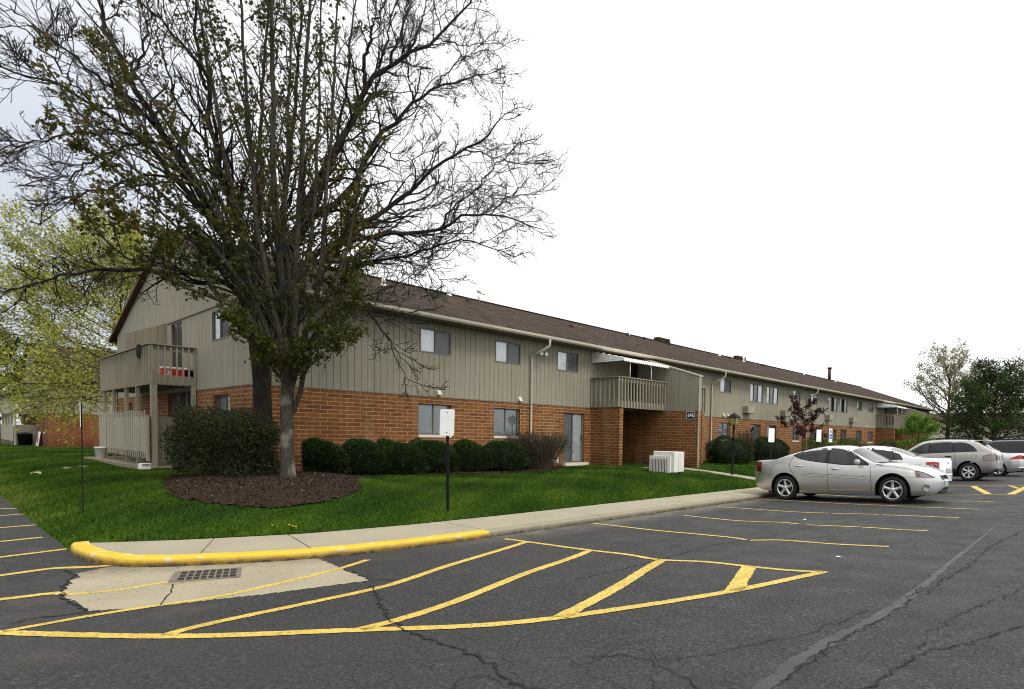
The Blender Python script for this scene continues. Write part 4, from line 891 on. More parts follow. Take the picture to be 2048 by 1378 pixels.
t_ = text_mesh('numerals', '646', 0.27, 'sign_white', ns, (0, -0.004, 0), (RAD(90), 0, 0)); t_.scale = (0.80, 1, 1)

# privacy fence in front of the patio
pf = thing('privacy_fence', 'weathered board privacy fence with ragged ends around the patio under the balcony', 'fence', (-26.7, 4.62, 0.1))
x = -30.15; nb_ = 0
mb = MB()
while x < -23.3:
    if abs(x + 28.95) > 0.06: mb.box(x + 26.7, x + 26.7 + 0.112, -0.012 - random.uniform(0, 0.008), 0.006, 0.42 + random.uniform(-0.02, 0.015), 1.50 + random.uniform(-0.015, 0.02))
    x += 0.128
mb.build('board_panel', M['grey_wood'], pf)
mb = MB(); x = -30.1
while x < -23.3:
    mb.box(x + 26.7, x + 26.7 + 0.06, -0.034, -0.014, 0.24 + random.uniform(-0.03, 0.03), 1.70 + random.uniform(-0.025, 0.025)); x += 0.27
mb.build('batten', M['grey_wood'], pf)
mb = MB(); mb.box(-3.45, 3.4, 0.007, 0.045, 0.55, 0.64); mb.box(-3.45, 3.4, 0.007, 0.045, 1.3, 1.39); mb.build('rail', M['wood_rail'], pf)
mb = MB(); mb.box(3.46, 3.72, -0.02, 0.02, 0.15, 1.55); mb.build('end_board', M['wood_rail'], pf)
mb = MB()
for i in range(7): mb.box(3.60, 3.625, 0.19 + i * 0.142, 0.19 + i * 0.142 + 0.128, 0.12, 1.52)
mb.build('return_panel', M['deck_wood'], pf)

# small things on the balcony and patio
co = thing('cooler', 'red cooler with white lid standing on the gable balcony', 'cooler', (-23.55, 5.4, 2.76), (0, 0, RAD(88)))
mb = MB(); mb.box(-0.36, 0.36, -0.2, 0.2, 0.0, 0.36); bevel(mb.build('body', M['cooler_red'], co), 0.03, 3)
mb = MB(); mb.box(-0.37, 0.37, -0.21, 0.21, 0.362, 0.43); bevel(mb.build('lid', M['plastic_white'], co), 0.02, 3)
mb = MB(); mb.tube([(-0.38, -0.12, 0.3), (-0.41, -0.1, 0.24), (-0.41, 0.1, 0.24), (-0.38, 0.12, 0.3)], 0.012, 6); mb.build('handle', M['plastic_white'], co)
text_mesh('mark', '3', 0.2, 'sign_white', co, (-0.2, -0.203, 0.24), (RAD(90), 0, 0))
mb = MB(); mb.box(-23.36, -23.24, 5.62, 5.82, 2.765, 3.12); [mb.box(-23.235, -23.22, 5.63, 5.81, 2.80 + i * 0.05, 2.825 + i * 0.05) for i in range(6)]
tag(bevel(mb.build('milk_crate', M['black_paint']), 0.008), 'black crate beside the red cooler on the balcony', 'crate')
mb = MB(); P_ = [(-24.05, 4.66), (-23.98, 4.60), (-23.96, 4.59)]
vs = []
for i, (yy, zz) in enumerate([(4.80, 3.50), (4.79, 3.84), (4.70, 3.86), (4.58, 3.84), (4.57, 3.62), (4.585, 3.42)]):
    w = 0.20 - 0.02 * i + 0.03 * math.sin(i * 2)
    for k in range(5): vs.append((-24.0 - w + 2 * w * k / 4, yy - 0.02 * (k % 2) + (0.01 if i > 3 else 0) * k, zz + 0.02 * math.sin(k * 2.0 + i)))
mb.add(vs, [(i * 5 + k, i * 5 + k + 1, i * 5 + k + 6, i * 5 + k + 5) for i in range(5) for k in range(4)], 0, True)
tag(mb.build('cloth', M['cloth_black']), 'black cloth thrown over the balcony rail', 'cloth')
bk = thing('bucket', 'white bucket standing on the patio edge under the fence', 'bucket', (-28.9, 4.42, 0.10))
mb = MB(); mb.lathe([(0.0, 0.0), (0.13, 0.0), (0.165, 0.40), (0.175, 0.40), (0.175, 0.43), (0.15, 0.43), (0.12, 0.03), (0, 0.03)], 20); mb.build('body', M['plastic_white'], bk)
mb = MB(); mb.box(-0.05, 0.05, -0.162, -0.150, 0.2, 0.3); mb.build('decal', M['sign_blue'], bk)
p = on_lawn(338, 930); mb = MB(); mb.box(-0.16, 0.16, -0.12, 0.12, 0, 0.16); mb.box(0.0, 0.24, -0.1, 0.1, 0.161, 0.18)
o = mb.build('carton', M['plastic_white']); o.location = (-22.15, 4.35, 0.06); tag(bevel(o, 0.01), 'small white carton lying at the corner of the patio', 'carton')

# second building, further left
X2, Y2, ZB = -60.0, 6.4, -0.35
b2 = thing('brick_building', 'neighbouring brick block with grey upper storey behind the yellow green tree', 'building', (X2, Y2, ZB))
mb = MB(); wall_panel(mb, (0, 0, 0), (0, 1), (1, 0), 40, -0.3, 2.46); wall_panel(mb, (-16, 0, 0), (1, 0), (0, -1), 16, -0.3, 2.46, [(13.6, 14.5, 1.1, 2.2), (8.6, 10.4, 0.1, 2.2), (5.0, 5.9, 1.1, 2.2)]); mb.quad((-16, 0, -0.3), (-16, 40, -0.3), (-16, 40, 2.46), (-16, 0, 2.46)); mb.build('brick_wall', M['far_brick'], b2)
mb = MB(); wall_panel(mb, (0.03, 0, 0), (0, 1), (1, 0), 40, 2.47, 4.95, (), (0.4, 0.02)); wall_panel(mb, (-16, -0.03, 0), (1, 0), (0, -1), 16.03, 2.47, lambda a: 8.0 - 0.38 * abs(a - 8), (), (0.4, 0.02)); mb.quad((-16, 0, 2.47), (-16, 40, 2.47), (-16, 40, 4.95), (-16, 0, 4.95)); mb.build('siding', [M['siding'], M['groove']], b2)
mb = MB(); mb.add([(0.6, -0.3, 4.95), (0.6, 40.3, 4.95), (-8, 40.3, 8.1), (-8, -0.3, 8.1), (-16.6, -0.3, 4.95), (-16.6, 40.3, 4.95)], [(0, 1, 2, 3), (3, 2, 5, 4)]); mb.build('roof', M['shingles'], b2)
for a0, a1 in ((13.6, 14.5), (5.0, 5.9)): window(b2, (-16, 0, 0), (1, 0), (0, -1), a0, a1, 1.1, 2.2, 'dark', True, d0=-0.1)
window(b2, (-16, 0, 0), (1, 0), (0, -1), 8.6, 10.4, 0.1, 2.2, 'dark', d0=-0.1, name='patio_door')
mb = MB(); mb.box(-14.5, -5.4, -1.25, -0.05, 2.5, 2.65); bo2 = mb.build('balcony', M['deck_wood'], b2)
mb = MB(); railing(mb, (-14.5, -1.3), (-5.4, -1.3), 2.45, 3.7, 0.2, 0.09, 0.04, rim=(2.45, 2.75)); railing(mb, (-5.4, -1.3), (-5.4, 0), 2.45, 3.7, 0.2, rim=(2.45, 2.75)); mb.build('railing', M['grey_wood'], bo2)
for x in (-14.4, -12.2, -10, -7.8, -5.5):
    mb = MB(); mb.box(x - 0.07, x + 0.07, -1.28, -1.14, 0, 2.45); mb.build('post', M['grey_wood'], bo2)
mb = MB(); mb.box(-5.45, -5.3, -1.2, -0.02, 0.1, 1.6); mb.build('partition', M['deck_wood'], b2)
pf2 = thing('privacy_fence', 'pale board privacy fence in front of the neighbouring brick block', 'fence', (X2 - 9.95, Y2 - 1.32, ZB))
mb = MB(); x = -4.5
while x < 4.5: mb.box(x, x + 0.16, -0.03, 0.0, 0.35, 1.65 + random.uniform(-0.05, 0.05)); x += 0.19
mb.build('board_panel', M['grey_wood'], pf2)
lb = thing('leaning_board', 'pale patterned board leaning against the neighbouring brick block', 'board', (X2 - 3.5, Y2 - 0.25, ZB + 0.02), (RAD(-8), 0, 0))
mb = MB(); mb.box(-0.55, 0.55, -0.02, 0.02, 0.0, 1.1); bevel(mb.build('panel', M['plastic_white'], lb), 0.01)
mb = MB(); mb.box(-0.4, -0.1, -0.026, -0.021, 0.3, 0.9); mb.box(0.05, 0.35, -0.026, -0.021, 0.15, 0.6); mb.build('print', M['rust_brown'], lb)
bn = thing('bin', 'black bin beside the fence of the neighbouring brick block', 'bin', (X2 - 4.9, Y2 - 0.75, ZB))
mb = MB(); mb.lathe([(0, 0), (0.36, 0.0), (0.42, 0.85), (0.44, 0.86), (0.44, 0.92), (0.3, 1.0), (0, 1.03)], 18); mb.build('body', M['black_paint'], bn)

# cream building beyond the lot
b3 = thing('cream_building', 'low cream sided building at the far end of the lot behind the trees', 'building', (-17, 108, 0))
mb = MB(); wall_panel(mb, (-14, 0, 0), (1, 0), (0, -1), 38, -0.8, 5.0, [(12.2, 13.4, 1.3, 2.4), (27, 28.2, 1.3, 2.4)], (0.4, 0.02)); mb.quad((-14, 0, -0.8), (-14, 12, -0.8), (-14, 12, 5), (-14, 0, 5)); mb.quad((24, 0, -0.8), (24, 12, -0.8), (24, 12, 5), (24, 0, 5)); mb.build('wall', [M['cream_siding'], M['siding']], b3)
mb = MB(); mb.add([(-15, -0.6, 4.9), (25, -0.6, 4.9), (25, 6, 6.4), (-15, 6, 6.4), (25, 12.6, 4.9), (-15, 12.6, 4.9)], [(0, 1, 2, 3), (3, 2, 4, 5)]); mb.build('roof', M['shingles'], b3)
for a in (4.2, 19): window(b3, (-6, 0, 0), (1, 0), (0, -1), a, a + 1.2, 1.3, 2.4, 'dark', True, d0=-0.1)
mb = MB(); mb.box(5, 9.5, -1.5, -0.05, 2.3, 2.5); bo3 = mb.build('balcony', M['deck_wood'], b3); mb = MB(); railing(mb, (5, -1.5), (9.5, -1.5), 2.3, 3.5, 0.3, 0.08, 0.08, rim=(2.3, 2.6)); mb.build('railing', M['trim'], bo3)
# ------------------------------------------------------------------ plants
def nrmz(a): return a / (np.linalg.norm(a, axis=-1, keepdims=True) + 1e-9)
def tubes_np(groups, name, mat, parent=None):
    """groups: list of (P (M,K,3), R (M,K), sides) -> one mesh of tapered tubes"""
    Vs, Fs, base = [], [], 0
    for P, Rr, S in groups:
        Mn, K, _ = P.shape
        T = np.empty_like(P); T[:, 1:-1] = P[:, 2:] - P[:, :-2]; T[:, 0] = P[:, 1] - P[:, 0]; T[:, -1] = P[:, -1] - P[:, -2]; T = nrmz(T)
        ref = nrmz(rng.normal(size=(Mn, 1, 3))); t0 = nrmz(P[:, -1:] - P[:, :1]); ref = nrmz(ref - (ref * t0).sum(-1, keepdims=True) * t0)
        e1 = nrmz(np.cross(T, np.broadcast_to(ref, T.shape))); e2 = np.cross(T, e1)
        a = np.arange(S) * 2 * np.pi / S
        V = P[:, :, None, :] + Rr[:, :, None, None] * (np.cos(a)[None, None, :, None] * e1[:, :, None, :] + np.sin(a)[None, None, :, None] * e2[:, :, None, :])
        ids = base + np.arange(Mn * K * S).reshape(Mn, K, S); nx_ = np.roll(ids, -1, 2)
        Fs.append(np.stack([ids[:, :-1], nx_[:, :-1], nx_[:, 1:], ids[:, 1:]], -1).reshape(-1, 4)); Vs.append(V.reshape(-1, 3)); base += Mn * K * S
    return arr_mesh(name, np.concatenate(Vs), np.concatenate(Fs), M[mat], parent, smooth=True)
def resamp(pts, K, wig=0.0):
    p = np.array(pts, float)
    for _ in range(2):
        q = [p[0]]
        for a, b in zip(p, p[1:]): q += [a * .75 + b * .25, a * .25 + b * .75]
        p = np.array(q + [p[-1]])
    d = np.concatenate([[0], np.cumsum(np.linalg.norm(np.diff(p, axis=0), axis=1))]); s = np.linspace(0, d[-1], K)
    out = np.stack([np.interp(s, d, p[:, i]) for i in range(3)], 1)
    if wig: out[1:-1] += rng.normal(0, wig, (K - 2, 3))
    return out
def spawn(P, Rr, n, s0, ang, lf, K, wig, up, rf, r1, smin=0.0, lmin=0.12, out=None, outw=0.0, lmax=9, labs=None, thin=False):
    """n side shoots on each branch; returns their paths and radii"""
    Mn, Kp, _ = P.shape; idx = np.repeat(np.arange(Mn), n); N = len(idx); PLn = np.linalg.norm(np.diff(P, axis=1), axis=2).sum(1)
    s = s0 + (0.98 - s0) * (np.tile((np.arange(n) + 0.5) / n, Mn) + rng.uniform(-0.5, 0.5, N) / n)
    f = s * (Kp - 1); i = np.minimum(f.astype(int), Kp - 2); w = (f - i)[:, None]
    st = P[idx, i] * (1 - w) + P[idx, i + 1] * w; T = nrmz(P[idx, i + 1] - P[idx, i]); rp = Rr[idx, i] * (1 - w[:, 0]) + Rr[idx, i + 1] * w[:, 0]
    L = (PLn[idx] * lf if labs is None else labs) * (1.1 - 0.65 * s) * rng.uniform(0.55, 1.25, N); L = np.clip(L, lmin, lmax)
    pr = nrmz(np.cross(T, rng.normal(size=(N, 3)))); A = np.radians(ang[0] + (ang[1] - ang[0]) * rng.random(N))[:, None]
    D = nrmz(np.cos(A) * T + np.sin(A) * pr)
    if out is not None: D = nrmz(D + outw * nrmz(st - out))
    Q = np.empty((N, K, 3)); Q[:, 0] = st
    for k in range(1, K):
        D = nrmz(D + rng.normal(0, wig, (N, 3)) + np.array([0, 0, up])); Q[:, k] = Q[:, k - 1] + D * (L / (K - 1))[:, None]
    r0 = np.minimum(rp * rf, np.maximum(rp * 0.9, 0)) ; rr = r0[:, None] * np.linspace(1, 0.35, K)[None, :]; rr = np.maximum(rr, r1)
    if thin:
        k = rng.random(N) < PLn[idx] / PLn.max() * 1.15; return Q[k], rr[k]
    return Q, rr
LEAF = np.array([(0, 0), (0.30, 0.10), (0.52, 0.42), (0.24, 0.46), (0.0, 1.0), (-0.24, 0.46), (-0.52, 0.42), (-0.30, 0.10)])
LTRI = np.array([(0, 1, 3), (1, 2, 3), (0, 3, 5), (3, 4, 5), (0, 5, 7), (5, 6, 7)])
OVAL = np.array([(0, 0), (0.28, 0.45), (0, 1.0), (-0.28, 0.45)]); OTRI = np.array([(0, 1, 3), (1, 2, 3)])
def leaves_np(name, pos, dirs, size, tint, mat, parent, lobed=True):
    n = len(pos); tpl, tri = (LEAF, LTRI) if lobed else (OVAL, OTRI)
    d = nrmz(dirs); s = nrmz(np.cross(d, rng.normal(size=(n, 3)))); nn = np.cross(s, d)
    droop = rng.uniform(-0.25, 0.05, n)
    V = pos[:, None, :] + size[:, None, None] * (tpl[None, :, 0, None] * s[:, None, :] + tpl[None, :, 1, None] * d[:, None, :] + (np.abs(tpl[None, :, 0]) * 0.5 * droop[:, None])[:, :, None] * nn[:, None, :])
    k = len(tpl); F = (np.arange(n)[:, None, None] * k + tri[None]).reshape(-1, 3)
    return arr_mesh(name, V.reshape(-1, 3), F, M[mat], parent, np.repeat(tint, len(tri)))
def leaf_cluster(P, s0, per, spread, size, dirs_down=0.5, outw=0.6):
    """leaf positions round the ends of shoots"""
    Mn, K, _ = P.shape; idx = np.repeat(np.arange(Mn), per); N = len(idx)
    s = s0 + (1 - s0) * rng.random(N) ** 0.7; f = s * (K - 1); i = np.minimum(f.astype(int), K - 2); w = (f - i)[:, None]
    T = nrmz(P[idx, i + 1] - P[idx, i]); pos = P[idx, i] * (1 - w) + P[idx, i + 1] * w + rng.normal(0, spread, (N, 3))
    d = nrmz(rng.normal(size=(N, 3)) + outw * T + np.array([0, 0, -dirs_down]))
    return pos, d, size * rng.uniform(0.6, 1.25, N)
def plane_pts(px_, base, off):
    """photo pixels -> points at the tree's distance, drifting nearer or farther along the limb by off metres"""
    bx0, by0 = base; D = math.hypot(bx0, by0); ux, uy = bx0 / D, by0 / D; out = []
    for i, (u, v) in enumerate(px_):
        d = ray(u, v); t = (D + off * i / max(1, len(px_) - 1)) / (d[0] * ux + d[1] * uy); out.append((d[0] * t, d[1] * t, HC + d[2] * t))
    return out
def limb_set(limbs, base, K=16, wig=0.015):
    P, Rr = [], []
    for pts, off, r0, r1 in limbs:
        P.append(resamp(plane_pts(pts, base, off), K, wig)); Rr.append(r0 + (r1 - r0) * np.linspace(0, 1, K) ** 0.8)
    return np.array(P), np.array(Rr)

# ---- the leafing maple in front
TB1 = (-14.75, 5.45); tz = lawn_z(*TB1)
mp = thing('maple_tree', 'young maple with pale forked trunk and small olive leaves in the mulch bed', 'tree', (TB1[0], TB1[1], tz))
def to_local(o, t): o.location = (-t.location.x, -t.location.y, -t.location.z); return o
TR = plane_pts([(577, 962), (576, 945), (574, 900), (573, 850), (574, 800), (577, 752)], TB1, 0)
Pt = resamp(TR, 16); Rt = np.interp(np.linspace(0, 1, 16), [0, 0.06, 0.2, 0.6, 0.85, 1.0], [0.185, 0.158, 0.145, 0.132, 0.132, 0.14])
ML = [([(573, 775), (560, 725), (545, 690), (528, 650), (505, 600), (470, 545), (430, 500), (385, 450), (330, 395), (260, 330), (190, 260), (130, 190), (80, 110)], -1.0, .085, .012),
      ([(568, 760), (541, 690), (512, 645), (470, 610), (420, 592), (370, 577), (320, 548), (270, 522), (220, 495), (190, 460), (172, 425)], -2.2, .07, .010),
      ([(574, 765), (560, 690), (540, 630), (520, 560), (495, 480), (470, 400), (445, 300), (430, 200), (410, 100), (392, -20), (380, -120)], 1.2, .08, .018),
      ([(578, 765), (575, 660), (565, 560), (555, 440), (546, 300), (545, 150), (542, 0), (545, -180)], 0.2, .10, .025),
      ([(580, 765), (590, 650), (592, 560), (595, 450), (602, 330), (610, 200), (615, 80), (620, -60), (628, -180)], -1.3, .085, .018),
      ([(583, 770), (605, 690), (627, 620), (641, 550), (650, 450), (657, 330), (664, 200), (672, 80), (680, -60)], 1.0, .075, .014),
      ([(586, 825), (603, 775), (612, 720), (628, 670), (655, 610), (682, 540), (703, 460), (716, 380), (728, 290), (735, 200)], -1.6, .058, .010),
      ([(575, 770), (555, 650), (532, 540), (510, 430), (500, 300), (490, 150), (480, 0), (474, -120)], -1.9, .075, .016),
      ([(580, 775), (610, 705), (645, 650), (690, 600), (722, 575)], -1.6, .045, .010), ([(578, 770), (600, 720), (650, 690), (700, 672)], -2.0, .02, .006), ([(570, 770), (540, 730), (510, 690), (480, 665), (470, 640)], -1.8, .03, .008),
      ([(572, 768), (552, 700), (520, 610), (480, 520), (440, 430), (400, 350), (350, 270), (300, 190), (250, 120), (200, 60), (150, 0), (120, -40)], 1.5, .07, .012),
      ([(577, 768), (568, 600), (540, 480), (520, 360), (470, 250), (440, 130), (420, 30), (410, -60)], 1.8, .06, .012), ([(581, 768), (598, 620), (620, 500), (632, 380), (635, 250), (640, 100), (645, -60)], 2.0, .07, .014), ([(577, 765), (582, 600), (570, 450), (575, 300), (580, 150), (585, -50)], 2.2, .07, .015),
      ([(520, 600), (470, 500), (420, 400), (350, 330), (290, 260), (230, 160), (180, 90)], -0.6, .04, .010), ([(500, 590), (430, 530), (370, 470), (300, 400), (240, 350), (180, 300), (120, 245)], -1.8, .04, .010), ([(450, 600), (380, 520), (310, 470), (260, 440), (210, 400)], -2.6, .03, .009), ([(640, 560), (690, 470), (712, 400)], -0.8, .035, .009), ([(640, 640), (690, 560), (730, 500)], 0.6, .03, .008)]
PL, RL = limb_set(ML, TB1)
P1, R1 = spawn(PL, RL, 20, 0.08, (18, 50), 0.20, 8, 0.10, 0.06, 0.5, 0.006, lmin=0.35, lmax=1.5)
P2, R2 = spawn(P1, R1, 5, 0.2, (25, 60), 0.42, 5, 0.16, 0.05, 0.6, 0.0042, lmin=0.14)
tr = tubes_np([(Pt[None], Rt[None], 14), (PL, RL, 7), (P1, R1, 4), (P2, R2, 3)], 'trunk', 'maple_bark', mp); to_local(tr, mp)
a1, d1, s1 = leaf_cluster(P2, 0.35, 8, 0.05, 0.078, 0.75); a2, d2, s2 = leaf_cluster(P1, 0.45, 9, 0.055, 0.08, 0.75)
a3, d3, s3 = leaf_cluster(PL, 0.22, 70, 0.085, 0.08, 0.7)
pos = np.concatenate([a1, a2, a3]); dd = np.concatenate([d1, d2, d3]); sz = np.concatenate([s1, s2, s3])
tn = np.clip(0.42 + 0.22 * np.sin(pos[:, 2] * 1.1 + 1.5 * np.sin(pos[:, 0] * 1.3)) - 0.03 * (pos[:, 2] - 4) + rng.normal(0, 0.2, len(pos)), 0, 1)
to_local(leaves_np('crown', pos, dd, sz, tn, 'maple_leaf', mp), mp)

# ---- the big bare tree behind it
TB2 = (-17.02, 5.62)
bt = thing('bare_tree', 'large dark tree with spreading limbs still bare of leaves beside the building corner', 'tree', (TB2[0], TB2[1], lawn_z(*TB2)))
Pt = resamp(plane_pts([(527, 952), (527, 930), (526, 880), (525, 820), (524, 760), (520, 705), (518, 690)], TB2, 0), 14); Rt = np.interp(np.linspace(0, 1, 14), [0, 0.1, 0.3, 0.7, 1], [0.28, 0.235, 0.212, 0.20, 0.215])
BL = [([(516, 715), (508, 665), (496, 610), (483, 560), (470, 520), (455, 482), (440, 450), (415, 410), (385, 370), (345, 298), (308, 247), (286, 205), (262, 160), (232, 100), (205, 40), (190, -20)], 1.2, .17, .03),
      ([(484, 565), (476, 540), (478, 510), (486, 490), (470, 440), (450, 385), (438, 320), (420, 250), (415, 180), (405, 110), (395, 40), (390, -40)], -0.8, .10, .02),
      ([(455, 482), (420, 430), (363, 374), (320, 320), (286, 283), (245, 252), (203, 225), (160, 198), (123, 174), (90, 162), (54, 152), (25, 142), (-10, 128)], -1.6, .085, .012),
      ([(505, 650), (490, 610), (472, 578), (440, 556), (396, 548), (337, 548), (287, 546), (245, 541), (205, 540), (175, 545), (150, 552), (120, 556), (90, 562), (44, 570), (-5, 585)], -2.6, .085, .010),
      ([(345, 298), (290, 270), (225, 262), (170, 265), (120, 272), (60, 282), (0, 300)], 1.5, .04, .010), ([(286, 283), (230, 300), (180, 320), (150, 350), (110, 365), (70, 372), (30, 372)], -1.2, .035, .009),
      ([(385, 370), (330, 350), (270, 355), (200, 380), (150, 395), (100, 408), (60, 405)], 2.0, .04, .009), ([(308, 247), (250, 200), (190, 150), (130, 100), (70, 55), (20, 10)], 0.8, .045, .010), ([(203, 225), (150, 170), (95, 110), (45, 60), (0, 15)], -1.0, .03, .008),
      ([(262, 160), (290, 100), (300, 30), (310, -40)], 0.8, .035, .012), ([(415, 180), (380, 110), (330, 50), (290, 10), (250, -30)], -1.0, .045, .012), ([(438, 320), (390, 260), (350, 200), (330, 130), (310, 60)], -1.5, .04, .01),
      ([(524, 720), (540, 640), (556, 570), (575, 505), (600, 440), (622, 388), (648, 350), (672, 305), (692, 262), (713, 231), (731, 172), (752, 150), (779, 133), (800, 118), (822, 104), (850, 92), (874, 78), (900, 52), (918, 34), (940, 0), (955, -30)], 0.9, .155, .02),
      ([(560, 560), (590, 540), (635, 520), (683, 488), (735, 474), (796, 466), (845, 462), (883, 456), (918, 435), (950, 430), (979, 429), (1014, 435), (1050, 446), (1088, 459)], -2.0, .10, .010),
      ([(585, 545), (625, 515), (665, 490), (700, 460), (726, 440), (770, 418), (800, 398), (822, 383), (845, 362), (861, 344), (890, 322), (927, 300), (960, 282), (979, 270), (1005, 235), (1035, 215)], -0.6, .10, .011),
      ([(600, 440), (650, 420), (700, 380), (735, 326), (748, 279), (772, 260), (796, 244), (812, 222), (826, 200), (850, 185), (874, 174), (918, 161), (945, 152), (976, 148), (1000, 140)], 1.8, .10, .011),
      ([(625, 520), (660, 545), (692, 537), (744, 522), (775, 519), (805, 514), (840, 503), (874, 492), (935, 480), (975, 490), (1030, 515)], -2.4, .06, .009),
      ([(600, 545), (650, 560), (700, 585), (720, 600), (748, 634), (770, 661), (782, 690), (792, 712), (800, 735), (808, 765)], -3.2, .05, .008),
      ([(979, 429), (1010, 400), (1040, 375), (1062, 350), (1085, 360)], -1.5, .02, .007), ([(927, 300), (970, 310), (1010, 320), (1045, 330), (1075, 320)], -1.2, .025, .007), ([(883, 456), (900, 420), (940, 390), (975, 350), (1005, 320), (1040, 285), (1078, 270)], -1.8, .03, .007),
      ([(731, 172), (727, 120), (742, 70), (760, 30), (775, -20)], -0.9, .06, .015), ([(779, 133), (800, 80), (810, 30), (815, -30)], 0.6, .045, .012), ([(713, 231), (740, 200), (760, 140), (772, 80), (785, 20), (800, -30)], 1.6, .05, .012),
      ([(822, 104), (838, 60), (850, 20), (860, -30)], 0.8, .035, .01), ([(826, 200), (815, 150), (812, 110), (830, 70)], -0.8, .03, .008), ([(874, 78), (920, 90), (960, 88), (990, 92)], 0.8, .02, .007), ([(874, 174), (905, 130), (940, 108), (975, 100), (1000, 112)], -1, .022, .007),
      ([(540, 640), (555, 520), (568, 400), (582, 280), (592, 160), (602, 40), (612, -80)], 2.4, .09, .02), ([(500, 640), (510, 540), (515, 420), (520, 300), (528, 180), (532, 60), (540, -60)], 2.8, .08, .02), ([(556, 570), (600, 470), (640, 400), (668, 310), (690, 200), (700, 100), (712, 0), (720, -60)], 3.0, .07, .015),
      ([(861, 344), (880, 380), (920, 385), (960, 380), (1000, 372)], -1.3, .022, .007), ([(748, 279), (775, 310), (820, 330), (850, 300)], 1, .025, .008), ([(770, 418), (820, 425), (870, 410), (930, 400), (985, 395)], 0.9, .028, .007), ([(796, 466), (830, 500), (870, 540), (890, 575)], -2.4, .02, .007), ([(735, 474), (770, 500), (805, 545), (840, 560)], -2, .02, .007)]
PL, RL = limb_set(BL, TB2, 20, 0.035)
cen = np.array([TB2[0], TB2[1], 4.0])
P1, R1 = spawn(PL, RL, 46, 0.12, (28, 70), 0.24, 9, 0.16, 0.03, 0.5, 0.009, lmin=0.4, out=cen, outw=0.3, lmax=2.6, labs=1.75, thin=True)
P2, R2 = spawn(P1, R1, 7, 0.15, (25, 65), 0.48, 7, 0.20, 0.04, 0.6, 0.0064, lmin=0.22, out=cen, outw=0.2)
P3, R3 = spawn(P2, R2, 3, 0.25, (25, 60), 0.5, 5, 0.24, 0.05, 0.7, 0.0050, lmin=0.12, out=cen, outw=0.15)
to_local(tubes_np([(Pt[None], Rt[None], 14), (PL[:4], RL[:4], 9), (PL[4:], RL[4:], 7)], 'trunk', 'dark_bark', bt), bt)
to_local(tubes_np([(P1, R1, 4), (P2, R2, 3), (P3, R3, 3)], 'branches', 'dark_bark', bt), bt)
sel = rng.random(len(P3)) < 0.30
a, d, s = leaf_cluster(P3[sel], 0.8, 2, 0.012, 0.035, -0.2, 1.0)
to_local(leaves_np('buds', a, d, s, rng.uniform(0, 1, len(a)), 'twig_leaf', bt, False), bt)

# ---- trees grown from a few numbers: trunk, ascending limbs, shoots, leaves
def auto_tree(name, label, cat, base, z0, H, spread, nl, leaf, lsize, bark, r0, lr=0.62, fork=0.28, per=8, twigs=(9, 5), up=0.10, ang=(25, 60), group=None, lean=(0, 0), lobed=False, tb=(0.5, 0.22), leaf_amount=1.0, skew=(0, 0), lspread=0.09, s0=0.3):
    t = thing(name, label, cat, (base[0], base[1], z0), group=group)
    k = 10; zz = np.linspace(0, H * 0.86, k); tr_ = np.stack([lean[0] * zz / H + rng.normal(0, 0.02 * H / 10, k) * (zz > 0), lean[1] * zz / H + rng.normal(0, 0.02 * H / 10, k) * (zz > 0), zz], 1)
    Rt = np.interp(np.linspace(0, 1, k), [0, 0.08, 0.4, 1], [r0 * 1.35, r0, r0 * 0.72, r0 * 0.12])
    P, Rr = [], []
    for i in range(nl):
        f = fork + (0.80 - fork) * (i + 0.3 * rng.random()) / nl; zst = H * f; a = i * 2.399 + rng.uniform(-0.4, 0.4); st = np.array([np.interp(zst, tr_[:, 2], tr_[:, 0]), np.interp(zst, tr_[:, 2], tr_[:, 1]), zst])
        L = spread * (1.0 - 0.45 * ((f - fork) / (0.85 - fork)) ** 1.3) * rng.uniform(0.85, 1.12); el = RAD(np.clip(ang[0] + (ang[1] - ang[0]) * ((f - fork) / (0.8 - fork)) ** 0.8 + rng.uniform(-14, 14), ang[0], ang[1] + 8)); D = np.array([math.cos(a) * math.cos(el) + skew[0], math.sin(a) * math.cos(el) + skew[1], math.sin(el)]); pts = [st]
        for j in range(9): D = D + rng.normal(0, 0.09, 3) + np.array([0, 0, up * 0.5]); D /= np.linalg.norm(D); pts.append(pts[-1] + D * L / 9)
        P.append(resamp(pts, 10)); Rr.append(np.interp(zst, zz, Rt) * lr * np.linspace(1, 0.18, 10))
    PL, RL = np.array(P), np.array(Rr); c = np.array([0, 0, H * 0.4])
    P1, R1 = spawn(PL, RL, twigs[0], 0.18, (25, 65), 0.36, 7, 0.14, up, 0.5, 0.008 * H / 10, lmin=H * 0.03, out=c, outw=0.3)
    P2, R2 = spawn(P1, R1, twigs[1], 0.2, (25, 65), 0.5, 5, 0.18, up, 0.6, 0.005 * H / 10, lmin=H * 0.015, out=c, outw=0.2)
    tubes_np([(tr_[None], Rt[None], 10), (PL, RL, 6), (P1, R1, 4), (P2, R2, 3)], 'trunk', bark, t)
    a1, d1, s1 = leaf_cluster(P2, s0, max(1, int(per * leaf_amount)), lspread, lsize, 0.15); a2, d2, s2 = leaf_cluster(P1, 0.5, per, lspread * 1.2, lsize, 0.15)
    p = np.concatenate([a1, a2]); tn = np.clip(tb[0] + 0.22 * np.sin(p[:, 0] * 2.1 + 2 * np.sin(p[:, 2] * 1.3)) * np.sin(p[:, 1] * 1.9) + rng.normal(0, tb[1], len(p)), 0, 1)
    leaves_np('crown', p, np.concatenate([d1, d2]), np.concatenate([s1, s2]), tn, leaf, t, lobed)
    return t
